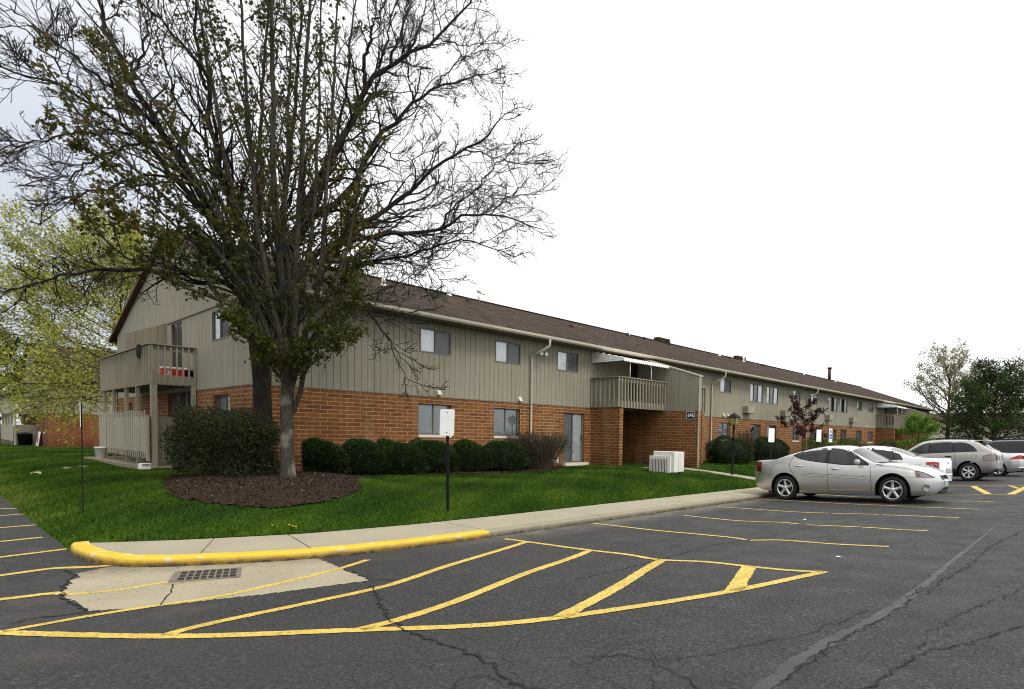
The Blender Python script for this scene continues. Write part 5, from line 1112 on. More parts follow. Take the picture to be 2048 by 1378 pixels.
auto_tree('maple_tree', 'yellow green tree just leafing out behind the gable balcony', 'tree', (-41.5, 7.2), -0.2, 10.4, 7.6, 60, 'yellow_leaf', 0.14, 'brown_bark', 0.20, lr=0.28, fork=0.28, per=9, twigs=(14, 5), up=0.02, ang=(-16, 62), lspread=0.17, skew=(-0.25, -0.35))
auto_tree('maple_tree', 'dark green tree at the left edge behind the neighbouring brick block', 'tree', (-92, 6), -0.4, 11, 6, 18, 'dark_leaf', 0.34, 'brown_bark', 0.3, fork=0.15, per=9, twigs=(11, 5), up=0.08, ang=(5, 60), lspread=0.2)
auto_tree('shade_tree', 'tall tree with sparse pale yellow leaves at the far end of the block', 'tree', (-16.4, 78), -0.3, 12.2, 6.4, 34, 'pale_leaf', 0.20, 'brown_bark', 0.28, lr=0.5, fork=0.24, per=5, twigs=(10, 5), up=0.08, ang=(8, 62), lspread=0.16)
auto_tree('shade_tree', 'dense dark green tree with several stems beyond the parked cars', 'tree', (-10.6, 71), -0.3, 8.1, 6.6, 46, 'dark_leaf', 0.23, 'brown_bark', 0.26, lr=0.42, fork=0.14, per=9, twigs=(11, 5), up=0.06, ang=(4, 56), lspread=0.26, tb=(0.55, 0.25))
auto_tree('shade_tree', 'thin half bare tree between the two taller trees at the end of the lot', 'tree', (-14.6, 84), -0.3, 11.0, 4.6, 16, 'pale_leaf', 0.16, 'dark_bark', 0.2, fork=0.2, per=1, twigs=(9, 5), up=0.13, ang=(30, 65), lspread=0.14)
auto_tree('shade_tree', 'bare grey tree rising behind the dense dark green tree', 'tree', (-8.2, 98), -0.3, 13.0, 6.5, 16, 'twig_leaf', 0.12, 'dark_bark', 0.22, fork=0.2, per=1, twigs=(9, 5), up=0.14, ang=(30, 65), lspread=0.14)
auto_tree('shade_tree', 'green tree at the right edge behind the blue van', 'tree', (-5.2, 105), -0.2, 7.5, 5.0, 16, 'dark_leaf', 0.26, 'brown_bark', 0.2, fork=0.15, per=7, twigs=(10, 5), up=0.1, ang=(5, 60), lspread=0.2, tb=(0.7, 0.2))
auto_tree('ornamental_tree', 'small bright green tree in front of the far wing wall', 'tree', (-12.7, 50.5), -0.1, 3.5, 1.75, 16, 'bright_leaf', 0.15, 'brown_bark', 0.055, fork=0.35, per=8, twigs=(9, 4), up=0.05, ang=(0, 50), lspread=0.09)
auto_tree('ornamental_tree', 'small purple leaved maple beside the wall of the block', 'tree', (-15.75, 35.5), -0.05, 3.95, 1.75, 13, 'purple_leaf', 0.11, 'brown_bark', 0.05, fork=0.36, per=7, twigs=(7, 4), up=0.05, ang=(5, 55), lobed=True, lspread=0.06)

# ---- shrubs
def ellip(n, rad, lump=0.12, low=-0.55, shell=0.28):
    d = nrmz(rng.normal(size=(n * 2, 3))); d = d[d[:, 2] > low][:n]
    ph = rng.uniform(0, 6.28, 8); l = 1 + lump * (np.sin(d[:, 0] * 5 + ph[0]) * np.sin(d[:, 1] * 4 + ph[1]) + 0.7 * np.sin(d[:, 2] * 7 + ph[2] + d[:, 0] * 3) + 0.4 * np.sin(d[:, 1] * 11 + ph[3]) * np.sin(d[:, 2] * 9 + ph[4]))
    r = l * (1 - shell * rng.random(len(d)) ** 1.6)
    return d * r[:, None] * np.array(rad), d
def core(rad, lump, name, mat, parent, z):
    mb = MB(); n, k = 20, 10
    mb.lathe([(rad[0] * math.cos(t), z + rad[2] * math.sin(t)) for t in np.linspace(-0.55, 1.5, k)], n)
    for i, v in enumerate(mb.v):
        f = 0.80 + 0.04 * math.sin(i * 2.1); mb.v[i] = (v[0] * f, v[1] * f * rad[1] / rad[0], z + (v[2] - z) * f)
    return mb.build(name, M[mat], parent)
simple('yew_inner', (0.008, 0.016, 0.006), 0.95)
def yew(label, x, y, rx, ry, h, n=19000, group='clipped yew bushes along the wall'):
    t = thing('yew_bush', label, 'bush', (x, y, lawn_z(x, y)), group=group); rz = h * 0.62; zc = h - rz
    p, d = ellip(n, (rx, ry, rz), 0.085, -0.62, 0.2); sh = rng.uniform(-0.35, 0.1); p[:, 1] += sh * p[:, 2]; p[:, 2] *= 1 - 0.22 * p[:, 1] / ry; p[:, 2] += zc
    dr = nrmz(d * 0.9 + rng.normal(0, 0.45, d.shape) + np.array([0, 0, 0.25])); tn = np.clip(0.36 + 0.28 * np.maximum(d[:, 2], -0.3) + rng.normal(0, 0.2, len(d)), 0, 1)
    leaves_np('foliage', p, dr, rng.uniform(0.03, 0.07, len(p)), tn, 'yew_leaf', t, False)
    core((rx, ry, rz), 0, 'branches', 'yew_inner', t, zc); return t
yew('yew bush partly hidden behind the pale maple trunk', -16.75, 7.15, 0.62, 0.55, 0.98)
yew('yew bush first to the right of the maple trunk', -16.9, 8.2, 0.70, 0.78, 0.96)
yew('yew bush second to the right of the maple trunk', -16.85, 9.35, 0.75, 0.80, 0.93)
yew('yew bush below the white curtained lower window left of the sign', -16.95, 10.55, 0.78, 0.88, 1.02)
yew('yew bush directly behind the white sign post', -16.9, 11.85, 0.75, 0.82, 0.94)
yew('yew bush next to the twiggy shrub right of the sign post', -16.75, 13.05, 0.85, 0.98, 1.0)
yew('rounded yew bush beside the wing wall with the number sign', -16.0, 27.0, 1.15, 1.3, 1.35, 18000, 'clipped yew bushes beyond the entry')
yew('rounded yew bush just beyond the black lamp post', -16.2, 32.0, 1.15, 1.35, 1.35, 18000, 'clipped yew bushes beyond the entry')
def hedge(label, x, y, rad, h, n, leaf='hedge_leaf', size=0.05, stems=60, lump=0.16, rot=0, box=2.6, name='shrub', zb=None, mat='brown_bark', tb=0.4, low=-0.7):
    t = thing(name, label, 'shrub', (x, y, lawn_z(x, y) if zb is None else zb), (0, 0, rot)); rz = h * 0.55; zc = h - rz
    p, d = ellip(n, (1, 1, 1), lump, low, 0.5); q = np.sign(d) * np.abs(d) ** (2 / box); q = q * (np.linalg.norm(p, axis=1))[:, None]; p = q * np.array([rad[0], rad[1], rz]); p[:, 2] += zc
    keep = p[:, 2] > 0.02; p, d = p[keep], d[keep]
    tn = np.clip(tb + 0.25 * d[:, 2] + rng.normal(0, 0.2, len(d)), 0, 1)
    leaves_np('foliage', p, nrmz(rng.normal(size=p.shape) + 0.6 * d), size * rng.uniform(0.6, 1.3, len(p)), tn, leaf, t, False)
    K = 6; a = rng.uniform(0, 6.28, stems); r = np.sqrt(rng.random(stems)); b = np.stack([np.cos(a) * r * rad[0] * 0.35, np.sin(a) * r * rad[1] * 0.35, np.zeros(stems)], 1); e = np.stack([np.cos(a) * r * rad[0] * 0.98, np.sin(a) * r * rad[1] * 0.98, h * rng.uniform(0.8, 1.04, stems)], 1)
    s = np.linspace(0, 1, K)[None, :, None]; P = b[:, None] + (e - b)[:, None] * s; P[:, 1:-1] += rng.normal(0, 0.02, (stems, K - 2, 3)); P[:, :, 2] += 0.0
    R = np.linspace(0.012, 0.005, K)[None].repeat(stems, 0); Q, RQ = spawn(P, R, 6, 0.3, (15, 45), 0.35, 5, 0.12, 0.05, 0.7, 0.0035)
    tubes_np([(P, R, 4), (Q, RQ, 3)], 'stems', mat, t)
    return t
hedge('broad leafy privet hedge with dark woody inside left of the maple trunk', -17.05, 4.85, (1.95, 0.85), 1.60, 34000, size=0.055, stems=190, rot=RAD(6), tb=0.3)
hedge('twiggy brown shrub between the yews and the glass patio door', -16.75, 14.6, (0.85, 1.5), 1.32, 4200, 'twig_leaf', 0.045, 260, 0.15, box=3, low=0.0, tb=0.5)
hedge('thin straggly shrub behind the lamp post', -16.4, 29.4, (0.55, 0.7), 1.75, 900, 'twig_leaf', 0.06, 70, 0.2, tb=0.5)
hedge('low green hedge under the far windows behind the purple maple', -16.6, 40.4, (0.8, 2.2), 1.55, 5000, 'hedge_leaf', 0.09, 60, 0.14, tb=0.75)
hedge('low green hedge behind the far blue parking sign', -16.6, 46.2, (0.8, 2.2), 1.5, 4500, 'hedge_leaf', 0.09, 60, 0.14, tb=0.75)
hedge('round green shrub by the far brick return wall', -16.3, 54.6, (1.0, 1.7), 1.45, 4000, 'hedge_leaf', 0.09, 50, 0.16, tb=0.55)
# straw left on the grass and dandelions at the walk's edge
for u, v, lb_ in ((70, 950, 'small tuft of dry straw lying on the lawn nearest the left drive'), (132, 941, 'thin wisp of pale straw on the lawn before the neighbouring block'), (164, 938, 'pale straw lying at the foot of the black post on the lawn')):
    p = on_lawn(u, v); n = 16; x = p[0] + np.clip(rng.normal(0, 0.16, n), -0.3, 0.3); y = p[1] + np.clip(rng.normal(0, 0.05, n), -0.09, 0.09); a = rng.uniform(-0.7, 0.7, n); L = rng.uniform(0.05, 0.15, n)
    z = np_lawn(x, y) + 0.06 + 0.03 * rng.random(n); c, s = np.cos(a), np.sin(a); w = 0.012
    Q = np.stack([np.stack([x - c * L, y - s * L, z], 1), np.stack([x + c * L, y + s * L, z + rng.normal(0, 0.03, n)], 1), np.stack([x + c * L - s * w, y + s * L + c * w, z + 0.015], 1), np.stack([x - c * L - s * w, y - s * L + c * w, z + 0.01], 1)], 1)
    tag(arr_mesh('straw', Q.reshape(-1, 3), np.arange(4 * n).reshape(-1, 4), M['straw'], tint=rng.random(n)), lb_, 'straw')
simple('flower_yellow', (0.75, 0.55, 0.02), 0.7)
for u, v in ((544, 1062), (578, 1062), (585, 1064), (591, 1065)):
    p = on_lawn(u, v); dn = thing('dandelion', 'yellow dandelion at the edge of the sidewalk', 'flower', p, group='dandelions along the sidewalk edge')
    mb = MB(); h = random.uniform(0.07, 0.1); mb.tube([(0, 0, 0), (0.01, 0, h)], 0.004, 5); mb.build('stem', M['hedge_leaf'], dn)
    mb = MB(); mb.lathe([(0.003, 0), (0.013, 0.005), (0.016, 0.010), (0.008, 0.014), (0, 0.014)], 9, o=(0.01, 0, h)); mb.build('flower', M['flower_yellow'], dn)
# ------------------------------------------------------------------ vehicles
def car_paint(name, col, metal=0.0, rough=0.28, coat=1.0):
    m = NT(name); n = m.noise(m.objc(), 420, 2)
    m.P(**{'Base__Color': m.mix(0.03, col, m.ramp(n, [(0.3, tuple(c * 0.7 for c in col)), (0.7, tuple(min(1, c * 1.2) for c in col))])), 'Metallic': metal, 'Roughness': rough, 'Coat__Weight': coat, 'Coat__Roughness': 0.03}); M[name] = m.mat
car_paint('silver_paint', (0.60, 0.59, 0.57), 0.88, 0.33, 0.8); car_paint('white_paint', (0.80, 0.80, 0.79), 0, 0.35); car_paint('warm_silver_paint', (0.40, 0.385, 0.36), 0.85, 0.38, 0.6); car_paint('light_silver_paint', (0.68, 0.69, 0.69), 0.85, 0.30); car_paint('navy_paint', (0.004, 0.006, 0.026), 0.2, 0.35, 0.35)
m = NT('car_glass'); n = m.noise(m.objc(), 2.3, 4); m.P(**{'Base__Color': m.ramp(n, [(0.38, (0.006, 0.009, 0.009)), (0.68, (0.030, 0.040, 0.038))]), 'Roughness': 0.03, 'Specular__IOR__Level': 0.55}); M['car_glass'] = m.mat
simple('dark_glass', (0.010, 0.011, 0.012), 0.03, 0, 0.2, 3, 0.5)
simple('tyre_rubber', (0.013, 0.013, 0.013), 0.8, 0, 0.2, 20)
simple('black_plastic', (0.012, 0.012, 0.013), 0.6, 0, 0.2, 9)
simple('gap_black', (0.008, 0.008, 0.008), 0.8)
simple('alloy', (0.62, 0.62, 0.61), 0.32, 0.75, 0.06)
simple('brake_dark', (0.03, 0.028, 0.026), 0.7, 0.3)
simple('chrome', (0.75, 0.76, 0.77), 0.12, 1.0, 0.02)
simple('lamp_red', (0.34, 0.010, 0.012), 0.12, 0, 0.25, 14, 0.6)
simple('lamp_dark_red', (0.10, 0.006, 0.008), 0.10, 0, 0.25, 14, 0.6)
simple('lamp_clear', (0.20, 0.205, 0.21), 0.10, 0.3, 0.6, 26, 0.6)
simple('lamp_amber', (0.22, 0.085, 0.03), 0.15, 0, 0.2, 10)
simple('plate_teal', (0.28, 0.36, 0.36), 0.5)

def cinterp(x, pts):
    """smooth interpolation through control points"""
    if x <= pts[0][0]: return pts[0][1]
    if x >= pts[-1][0]: return pts[-1][1]
    for i in range(len(pts) - 1):
        (a, b), (c, d) = pts[i], pts[i + 1]
        if x <= c:
            def sl(j):
                if j == 0: return (pts[1][1] - pts[0][1]) / (pts[1][0] - pts[0][0])
                if j == len(pts) - 1: return (pts[-1][1] - pts[-2][1]) / (pts[-1][0] - pts[-2][0])
                l = (pts[j][1] - pts[j - 1][1]) / (pts[j][0] - pts[j - 1][0]); r = (pts[j + 1][1] - pts[j][1]) / (pts[j + 1][0] - pts[j][0])
                return 0 if l * r <= 0 else 2 * l * r / (l + r)
            h = c - a; t = (x - a) / h; m0, m1 = sl(i) * h, sl(i + 1) * h
            return (2 * t ** 3 - 3 * t ** 2 + 1) * b + (t ** 3 - 2 * t ** 2 + t) * m0 + (-2 * t ** 3 + 3 * t ** 2) * d + (t ** 3 - t ** 2) * m1
class Car:
    def __init__(s, root, sp, paint, warp=None):
        s.r, s.sp, s.paint, s.wp = root, sp, paint, warp or (lambda x: x)
        for k in ('w', 'zb', 'zt', 'zl'): s.sp[k] = [(s.wp(a), b) for a, b in s.sp[k]]
    def ring(s, x, arch=True):
        sp = s.sp; w = cinterp(x, sp['w']); zb = cinterp(x, sp['zb']); zt = max(cinterp(x, sp['zt']), zb + 0.004); zl = interp(x, sp['zl'])
        if arch:
            for xw in (0.0, sp['wb']):
                dx = abs(x - xw)
                if dx < sp['ra']: zl = max(zl, sp['za'] + math.sqrt(sp['ra'] ** 2 - dx ** 2))
        out = [(0.0, zl), (w * 0.80, zl)]
        for t in (0, 0.06, 0.14, 0.26, 0.4, 0.53, 0.66, 0.78, 0.88, 0.95, 1.0):
            z = zl + (zb - zl) * t; zz = (z - interp(x, sp['zl'])) / max(0.05, zb - interp(x, sp['zl']))
            y = w * (1 - 0.055 * abs((zz - 0.58) / 0.58) ** 2.3) - (0.035 * w * (1 - zz / 0.12) if zz < 0.12 else 0) - 0.02 * w * max(0, (zz - 0.86) / 0.14) ** 2
            out.append((y, z))
        yS, h = out[-1][0], zt - zb; k = min(1.0, h / 0.3)
        B = (max(yS * 0.25, yS - sp['tum'] * h), zt - sp.get('crown', 0.055) * k); Cn = (0.0, zt)
        A = (yS, zb); L = lambda p, q, t: (p[0] + (q[0] - p[0]) * t, p[1] + (q[1] - p[1]) * t)
        for t in (0.2, 0.4, 0.6, 0.78): out.append((L(A, B, t)[0] + 0.02 * k * math.sin(t * 3.14), L(A, B, t)[1]))
        p, q = L(A, B, 0.88), L(B, Cn, 0.22)
        for t in (0.0, 0.35, 0.7, 1.0): out.append(((1 - t) ** 2 * p[0] + 2 * t * (1 - t) * B[0] + t * t * q[0], (1 - t) ** 2 * p[1] + 2 * t * (1 - t) * B[1] + t * t * q[1]))
        for t in (0.45, 0.72): out.append((L(B, Cn, t)[0], L(B, Cn, t)[1] + 0.012 * k * math.sin(t * 3.14)))
        out.append(Cn); return out
    def y(s, x, z):
        R = s.ring(x, False)[2:]
        for (a, b), (c, d) in zip(R, R[1:]):
            if b <= z <= d and d > b: return a + (c - a) * (z - b) / (d - b)
        return R[0][0] if z < R[0][1] else R[-2][0]
    def z(s, x, y):
        R = s.ring(x, False)[12:]
        for (a, b), (c, d) in zip(R, R[1:]):
            if c <= y <= a and a > c: return b + (d - b) * (a - y) / (a - c)
        return R[0][1]
    def body(s):
        sp = s.sp; x0, x1 = sp['w'][0][0], sp['w'][-1][0]; xs = set(np.round(np.arange(x0, x1, 0.055), 4)) | {x0, x1}
        for d in (0.01, 0.03, 0.06, 0.1, 0.15, 0.21, 0.3): xs |= {round(x0 + d, 4), round(x1 - d, 4)}
        for xw in (0.0, sp['wb']):
            for f in (1.0005, 0.9995, 0.985, 0.95, 0.9, 0.82, 0.72, 0.6, 0.45, 0.3, 0.15, 0.0):
                xs |= {round(xw + sp['ra'] * f, 4), round(xw - sp['ra'] * f, 4)}
        xs = sorted(xs); rings = [s.ring(x) for x in xs]; n = len(rings[0]); mb = MB(); vs = []
        for x, R in zip(xs, rings):
            vs += [(x, y, z) for y, z in R] + [(x, -y, z) for y, z in R[1:-1][::-1]]
        m_ = 2 * n - 2; fs, mi = [], []
        for i in range(len(xs) - 1):
            for k in range(m_):
                f = (i * m_ + k, (i + 1) * m_ + k, (i + 1) * m_ + (k + 1) % m_, i * m_ + (k + 1) % m_); under = k in (0, 1, m_ - 1, m_ - 2)
                mb.f.append(list(f)); mb.m.append(1 if under else 0); mb.sm.append(True)
        mb.v = vs
        for i in (0, len(xs) - 1): mb.f.append([i * m_ + k for k in range(m_)][:: (1 if i == 0 else -1)]); mb.m.append(0); mb.sm.append(False)
        o = mb.build('body', [M[s.paint], M['black_plastic']], s.r)
        try: o.data.set_sharp_from_angle(angle=RAD(38))
        except Exception: pass
        mb = MB(); w = min(cinterp(0, sp['w']), cinterp(sp['wb'], sp['w'])) - 0.27; mb.box(-sp['ra'] - 0.2, sp['wb'] + sp['ra'] + 0.15, -w, w, 0.17, 0.62); mb.build('underbody', M['gap_black'], s.r)
        return o
    def side(s, name, top, bot, mat, off=0.004, n=22, rows=6, sides=(1, -1), parent=None, raw=False):
        """a piece lying on the flank, between two curves given as (x, z) points"""
        top = [(s.wp(a), b) for a, b in top]; bot = [(s.wp(a), b) for a, b in bot]
        x0, x1 = max(top[0][0], bot[0][0]), min(top[-1][0], bot[-1][0])
        for sg in sides:
            mb = MB(); vs = []
            for i in range(n + 1):
                x = x0 + (x1 - x0) * (0.5 - 0.5 * math.cos(math.pi * i / n)); a, b = (interp(x, bot), interp(x, top)) if raw else (cinterp(x, bot), cinterp(x, top))
                for k in range(rows + 1):
                    z = a + (b - a) * k / rows; vs.append((x, sg * (s.y(x, z) + off), z))
            r = rows + 1; mb.add(vs, [(i * r + k, (i + 1) * r + k, (i + 1) * r + k + 1, i * r + k + 1)[:: -sg] for i in range(n) for k in range(rows)], 0, True)
            o = mb.build(name, M[mat], parent or s.r)
        return o
    def line(s, name, pts, w=0.010, mat='gap_black', off=0.003, sides=(1, -1)):
        pts = resample(smooth_path([(s.wp(p[0]), p[1], 0) for p in pts], 2), 0.05)
        for sg in sides:
            mb = MB(); vs = []; n = len(pts)
            for i, p in enumerate(pts):
                t = (pts[min(i + 1, n - 1)] - pts[max(0, i - 1)]).normalized(); q = Vector((-t.y, t.x, 0)) * w / 2
                for u in (p + q, p - q): vs.append((u.x, sg * (s.y(u.x, u.y) + off), u.y))
            mb.add(vs, [(2 * i, 2 * i + 1, 2 * i + 3, 2 * i + 2) for i in range(n - 1)], 0, True); mb.build(name, M[mat], s.r)
    def deck(s, name, x0, x1, f0, f1, mat, off=0.005, n=12, m_=12, y0=None):
        """a piece lying on the upper shell (screens, hood lines): |y| up to a fraction of the roof width"""
        mb = MB(); vs = []
        for i in range(n + 1):
            x = x0 + (x1 - x0) * i / n; f = f0 + (f1 - f0) * i / n; R = s.ring(x, False); yw = R[12][0] * f
            for k in range(m_ + 1):
                y = -yw + 2 * yw * k / m_; vs.append((x, y, s.z(x, abs(y)) + off))
        mb.add(vs, [(i * (m_ + 1) + k, (i + 1) * (m_ + 1) + k, (i + 1) * (m_ + 1) + k + 1, i * (m_ + 1) + k + 1) for i in range(n) for k in range(m_)], 0, True); return mb.build(name, M[mat], s.r)
    def box(s, name, x0, x1, y0, y1, z0, z1, mat, bv=0.01, parent=None):
        mb = MB(); mb.box(s.wp(x0), s.wp(x1), y0, y1, z0, z1); return bevel(mb.build(name, M[mat], parent or s.r), bv, 3)
    def wheels(s, rt, rr, wd, spokes=5, split=False, hubcap=False):
        sp = s.sp
        for xw in (0.0, sp['wb']):
            for sg in (1, -1):
                yo = cinterp(xw, sp['w']) - 0.012
                g = lambda h: h * sg
                mb = MB(); mb.lathe([(0.02, g(yo - 0.075)), (rr * 0.98, g(yo - 0.075)), (rr * 0.98, g(yo - wd))], 28, 'y', (xw, 0, rt)); hub = mb.build('wheel', M['brake_dark'], s.r)
                mb = MB(); mb.lathe([(rr, g(yo - wd)), (rt - 0.03, g(yo - wd)), (rt - 0.005, g(yo - wd + 0.03)), (rt, g(yo - wd / 2)), (rt - 0.006, g(yo - 0.035)), (rt - 0.03, g(yo - 0.008)), ((rt + rr) / 2, g(yo)), (rr + 0.012, g(yo - 0.008)), (rr, g(yo - 0.02)), (rr, g(yo - wd))], 40, 'y', (xw, 0, rt)); mb.build('tyre', M['tyre_rubber'], hub)
                mb = MB(); mb.lathe([(rr, g(yo - 0.016)), (rr * 0.985, g(yo - 0.008)), (rr * 0.91, g(yo - 0.014)), (rr * 0.89, g(yo - 0.05))], 40, 'y', (xw, 0, rt))
                mb.lathe([(rr * 0.24, g(yo - 0.055)), (rr * 0.24, g(yo - 0.03)), (rr * 0.15, g(yo - 0.018)), (0, g(yo - 0.016))], 18, 'y', (xw, 0, rt))
                for k in range(spokes):
                    for da in ((-0.11, 0.11) if split else (0,)):
                        a = 2 * math.pi * k / spokes + math.pi / 2 + da; ca, sa = math.cos(a), math.sin(a); vs = []
                        ww = 0.17 if not split else 0.085
                        for r, w, h in ((rr * 0.16, ww * 0.95, 0.022), (rr * 0.55, ww * 0.8, 0.024), (rr * 0.92, ww * (0.95 if not split else 0.8), 0.014)):
                            w *= rr * 0.8 / 0.8
                            for q, hh in ((-w, h + 0.012), (0, h), (w, h + 0.012)): vs.append((xw + ca * r - sa * q, g(yo - hh), rt + sa * r + ca * q))
                            for q in (w, -w): vs.append((xw + ca * r - sa * q, g(yo - 0.06), rt + sa * r + ca * q))
                        mb.add(vs, [(i * 5 + k_, i * 5 + (k_ + 1) % 5, (i + 1) * 5 + (k_ + 1) % 5, (i + 1) * 5 + k_) for i in range(2) for k_ in range(5)], 0, False)
                mb.build('rim', M['alloy'], hub)
    def mirror(s, x, z, mat, w=0.19, sides=(1, -1)):
        for sg in sides:
            y0 = s.y(x, z); mb = MB(); mb.tube([(x, sg * (y0 - 0.02), z - 0.03), (x - 0.02, sg * (y0 + 0.05), z)], 0.03, 8)
            mb.lathe([(0.0, -0.075), (0.05, -0.07), (0.085, -0.03), (0.09, 0.03), (0.06, 0.075), (0, 0.085)], 14, 'x', (0, 0, 0))
            k = 14 * 6
            for i in range(len(mb.v) - k, len(mb.v)): v = mb.v[i]; mb.v[i] = (x - 0.01 + v[0], sg * (y0 + 0.05 + w / 2) + v[1] * w * 0.62, z + 0.02 + v[2] * 0.85)
            mb.build('mirror', M[mat], s.r)
def park(name, label, x, y, nose_in, group=None):
    a = math.atan(SL); return thing(name, label, 'car', (x, y, lot_z(x)), (0, a if nose_in else -a, math.pi if nose_in else 0), group)

# --- silver sedan backed up to the sidewalk
r = park('parked_car', 'silver four door sedan backed over the sidewalk, nearest of the parked cars', -7.148, 15.98, False)
WARP = lambda x: 3.2 + (x - 3.2) * 0.77 if x > 3.2 else (-0.5 + (x + 0.5) * 1.28 if x < -0.5 else x)
c = Car(r, dict(wb=2.815, ra=0.415, za=0.335, tum=0.40, w=[(-0.97, 0.42), (-0.93, 0.58), (-0.82, 0.745), (-0.62, 0.855), (-0.2, 0.905), (0.5, 0.92), (1.6, 0.92), (2.6, 0.915), (3.15, 0.89), (3.5, 0.81), (3.75, 0.67), (3.90, 0.50), (3.985, 0.33), (4.01, 0.22)],
    zb=[(-0.97, 0.90), (-0.84, 1.0), (-0.5, 1.045), (0.1, 1.10), (0.55, 1.085), (1.2, 1.005), (2.0, 0.945), (2.5, 0.93), (3.0, 0.87), (3.4, 0.79), (3.75, 0.685), (3.93, 0.60), (4.01, 0.54)],
    zt=[(-0.97, 0.93), (-0.90, 1.06), (-0.80, 1.095), (-0.34, 1.105), (-0.12, 1.175), (0.17, 1.285), (0.45, 1.37), (0.75, 1.43), (1.1, 1.462), (1.45, 1.455), (1.72, 1.405), (1.95, 1.29), (2.2, 1.13), (2.42, 1.005), (2.65, 0.985), (3.1, 0.945), (3.45, 0.875), (3.75, 0.765), (3.93, 0.66), (4.01, 0.57)],
    zl=[(-0.97, 0.46), (-0.9, 0.36), (-0.7, 0.27), (-0.45, 0.235), (0.4, 0.20), (2.4, 0.19), (3.2, 0.20), (3.75, 0.22), (3.92, 0.28), (4.01, 0.38)]), 'silver_paint', WARP)
c.body(); c.wheels(0.335, 0.235, 0.21, 5)
c.side('window_trim', [(0.24, 1.215), (0.42, 1.30), (0.7, 1.375), (1.0, 1.405), (1.35, 1.40), (1.6, 1.365), (1.85, 1.25), (2.06, 1.11), (2.26, 0.985)], [(0.24, 1.205), (0.45, 1.115), (0.8, 1.045), (1.2, 0.995), (1.7, 0.945), (2.26, 0.935)], 'black_plastic', 0.003, 40)
c.side('side_window', [(0.30, 1.222), (0.5, 1.318), (0.75, 1.375), (1.0, 1.39), (1.145, 1.388)], [(0.30, 1.215), (0.5, 1.118), (0.85, 1.052), (1.145, 1.017)], 'car_glass', 0.008)
c.side('side_window', [(1.25, 1.388), (1.45, 1.372), (1.62, 1.335), (1.85, 1.215), (2.03, 1.095), (2.16, 1.01)], [(1.25, 1.005), (1.7, 0.965), (2.16, 0.952)], 'car_glass', 0.008)
c.line('quarter_bar', [(0.49, 1.11), (0.485, 1.32)], 0.028, 'black_plastic', 0.010)
c.deck('windshield', 1.80, 2.40, 0.80, 0.90, 'car_glass', 0.006); c.deck('rear_window', -0.10, 0.62, 0.84, 0.66, 'car_glass', 0.006)
c.line('door_gap', [(1.205, 0.99), (1.21, 0.6), (1.225, 0.24)]); c.line('door_gap', [(0.27, 1.20), (0.17, 1.06), (0.155, 0.94), (0.18, 0.82), (0.26, 0.72), (0.36, 0.6), (0.415, 0.42), (0.43, 0.24)]); c.line('door_gap', [(2.30, 0.93), (2.31, 0.6), (2.33, 0.22)])
c.line('bumper_gap', [(-0.74, 0.745), (-0.5, 0.705), (-0.36, 0.66)], 0.008); c.line('bumper_gap', [(3.08, 0.655), (3.3, 0.652), (3.42, 0.645)], 0.008); c.line('hood_gap', [(2.42, 0.925), (2.8, 0.905), (3.2, 0.845), (3.55, 0.76)], 0.006)
for z0, z1 in ((0.755, 0.675), (0.69, 0.612)): c.line('side_moulding', [(0.52, z0), (1.3, z0 - 0.035), (2.18, z1)], 0.024, 'light_silver_paint', 0.020); c.line('moulding_gap', [(0.52, z0 - 0.017), (1.3, z0 - 0.052), (2.18, z1 - 0.017)], 0.008, 'brake_dark', 0.006)
c.side('sill_skirt', [(0.42, 0.275), (1.3, 0.262), (2.40, 0.255)], [(0.42, 0.215), (1.3, 0.205), (2.40, 0.195)], 'light_silver_paint', 0.034, 12, 3)  # lighter silver puts the sill's highlight into its colour
for x, z in ((0.42, 0.925), (1.41, 0.848)):
    for sg in (1, -1):
        y = c.y(x, z); mb = MB(); mb.lathe([(0, -0.095), (0.02, -0.085), (0.026, 0), (0.02, 0.085), (0, 0.095)], 10, 'x', (x, sg * (y + 0.012), z)); mb.build('door_handle', M['silver_paint'], r)
c.side('tail_light', [(-0.90, 1.03), (-0.8, 1.045), (-0.70, 1.03)], [(-0.90, 0.83), (-0.8, 0.775), (-0.70, 0.768)], 'lamp_dark_red', 0.008, 8, 4); c.line('tail_seam', [(-0.693, 1.04), (-0.69, 0.9), (-0.688, 0.765)], 0.022, 'black_plastic', 0.006)
c.side('headlight', [(3.36, 0.792), (3.55, 0.772), (3.72, 0.70), (3.845, 0.63)], [(3.36, 0.735), (3.42, 0.645), (3.6, 0.628), (3.845, 0.622)], 'lamp_clear', 0.008, 12, 5); c.side('turn_lens', [(3.40, 0.745), (3.50, 0.745)], [(3.40, 0.665), (3.50, 0.655)], 'lamp_amber', 0.012, 4, 3); c.line('headlight_rim', [(3.36, 0.795), (3.55, 0.776), (3.72, 0.705), (3.85, 0.628)], 0.016, 'black_plastic', 0.010)
for sg in (1, -1):
    fx = WARP(3.66); y = c.y(fx, 0.40); mb = MB(); mb.lathe([(0.098, 0.0), (0.094, 0.010), (0.082, 0.004)], 18, 'y'); mb.build('x', M['gap_black'], r) if 0 else None
    mb = MB(); mb.lathe([(0.098, 0.0), (0.096, 0.012), (0.080, 0.006), (0.05, -0.004), (0, -0.008)], 18, 'y'); o = mb.build('fog_lamp', M['lamp_clear'], r); o.location = (fx, sg * (y + 0.012), 0.395); o.rotation_euler = (0, 0, RAD(-38) if sg > 0 else RAD(218))
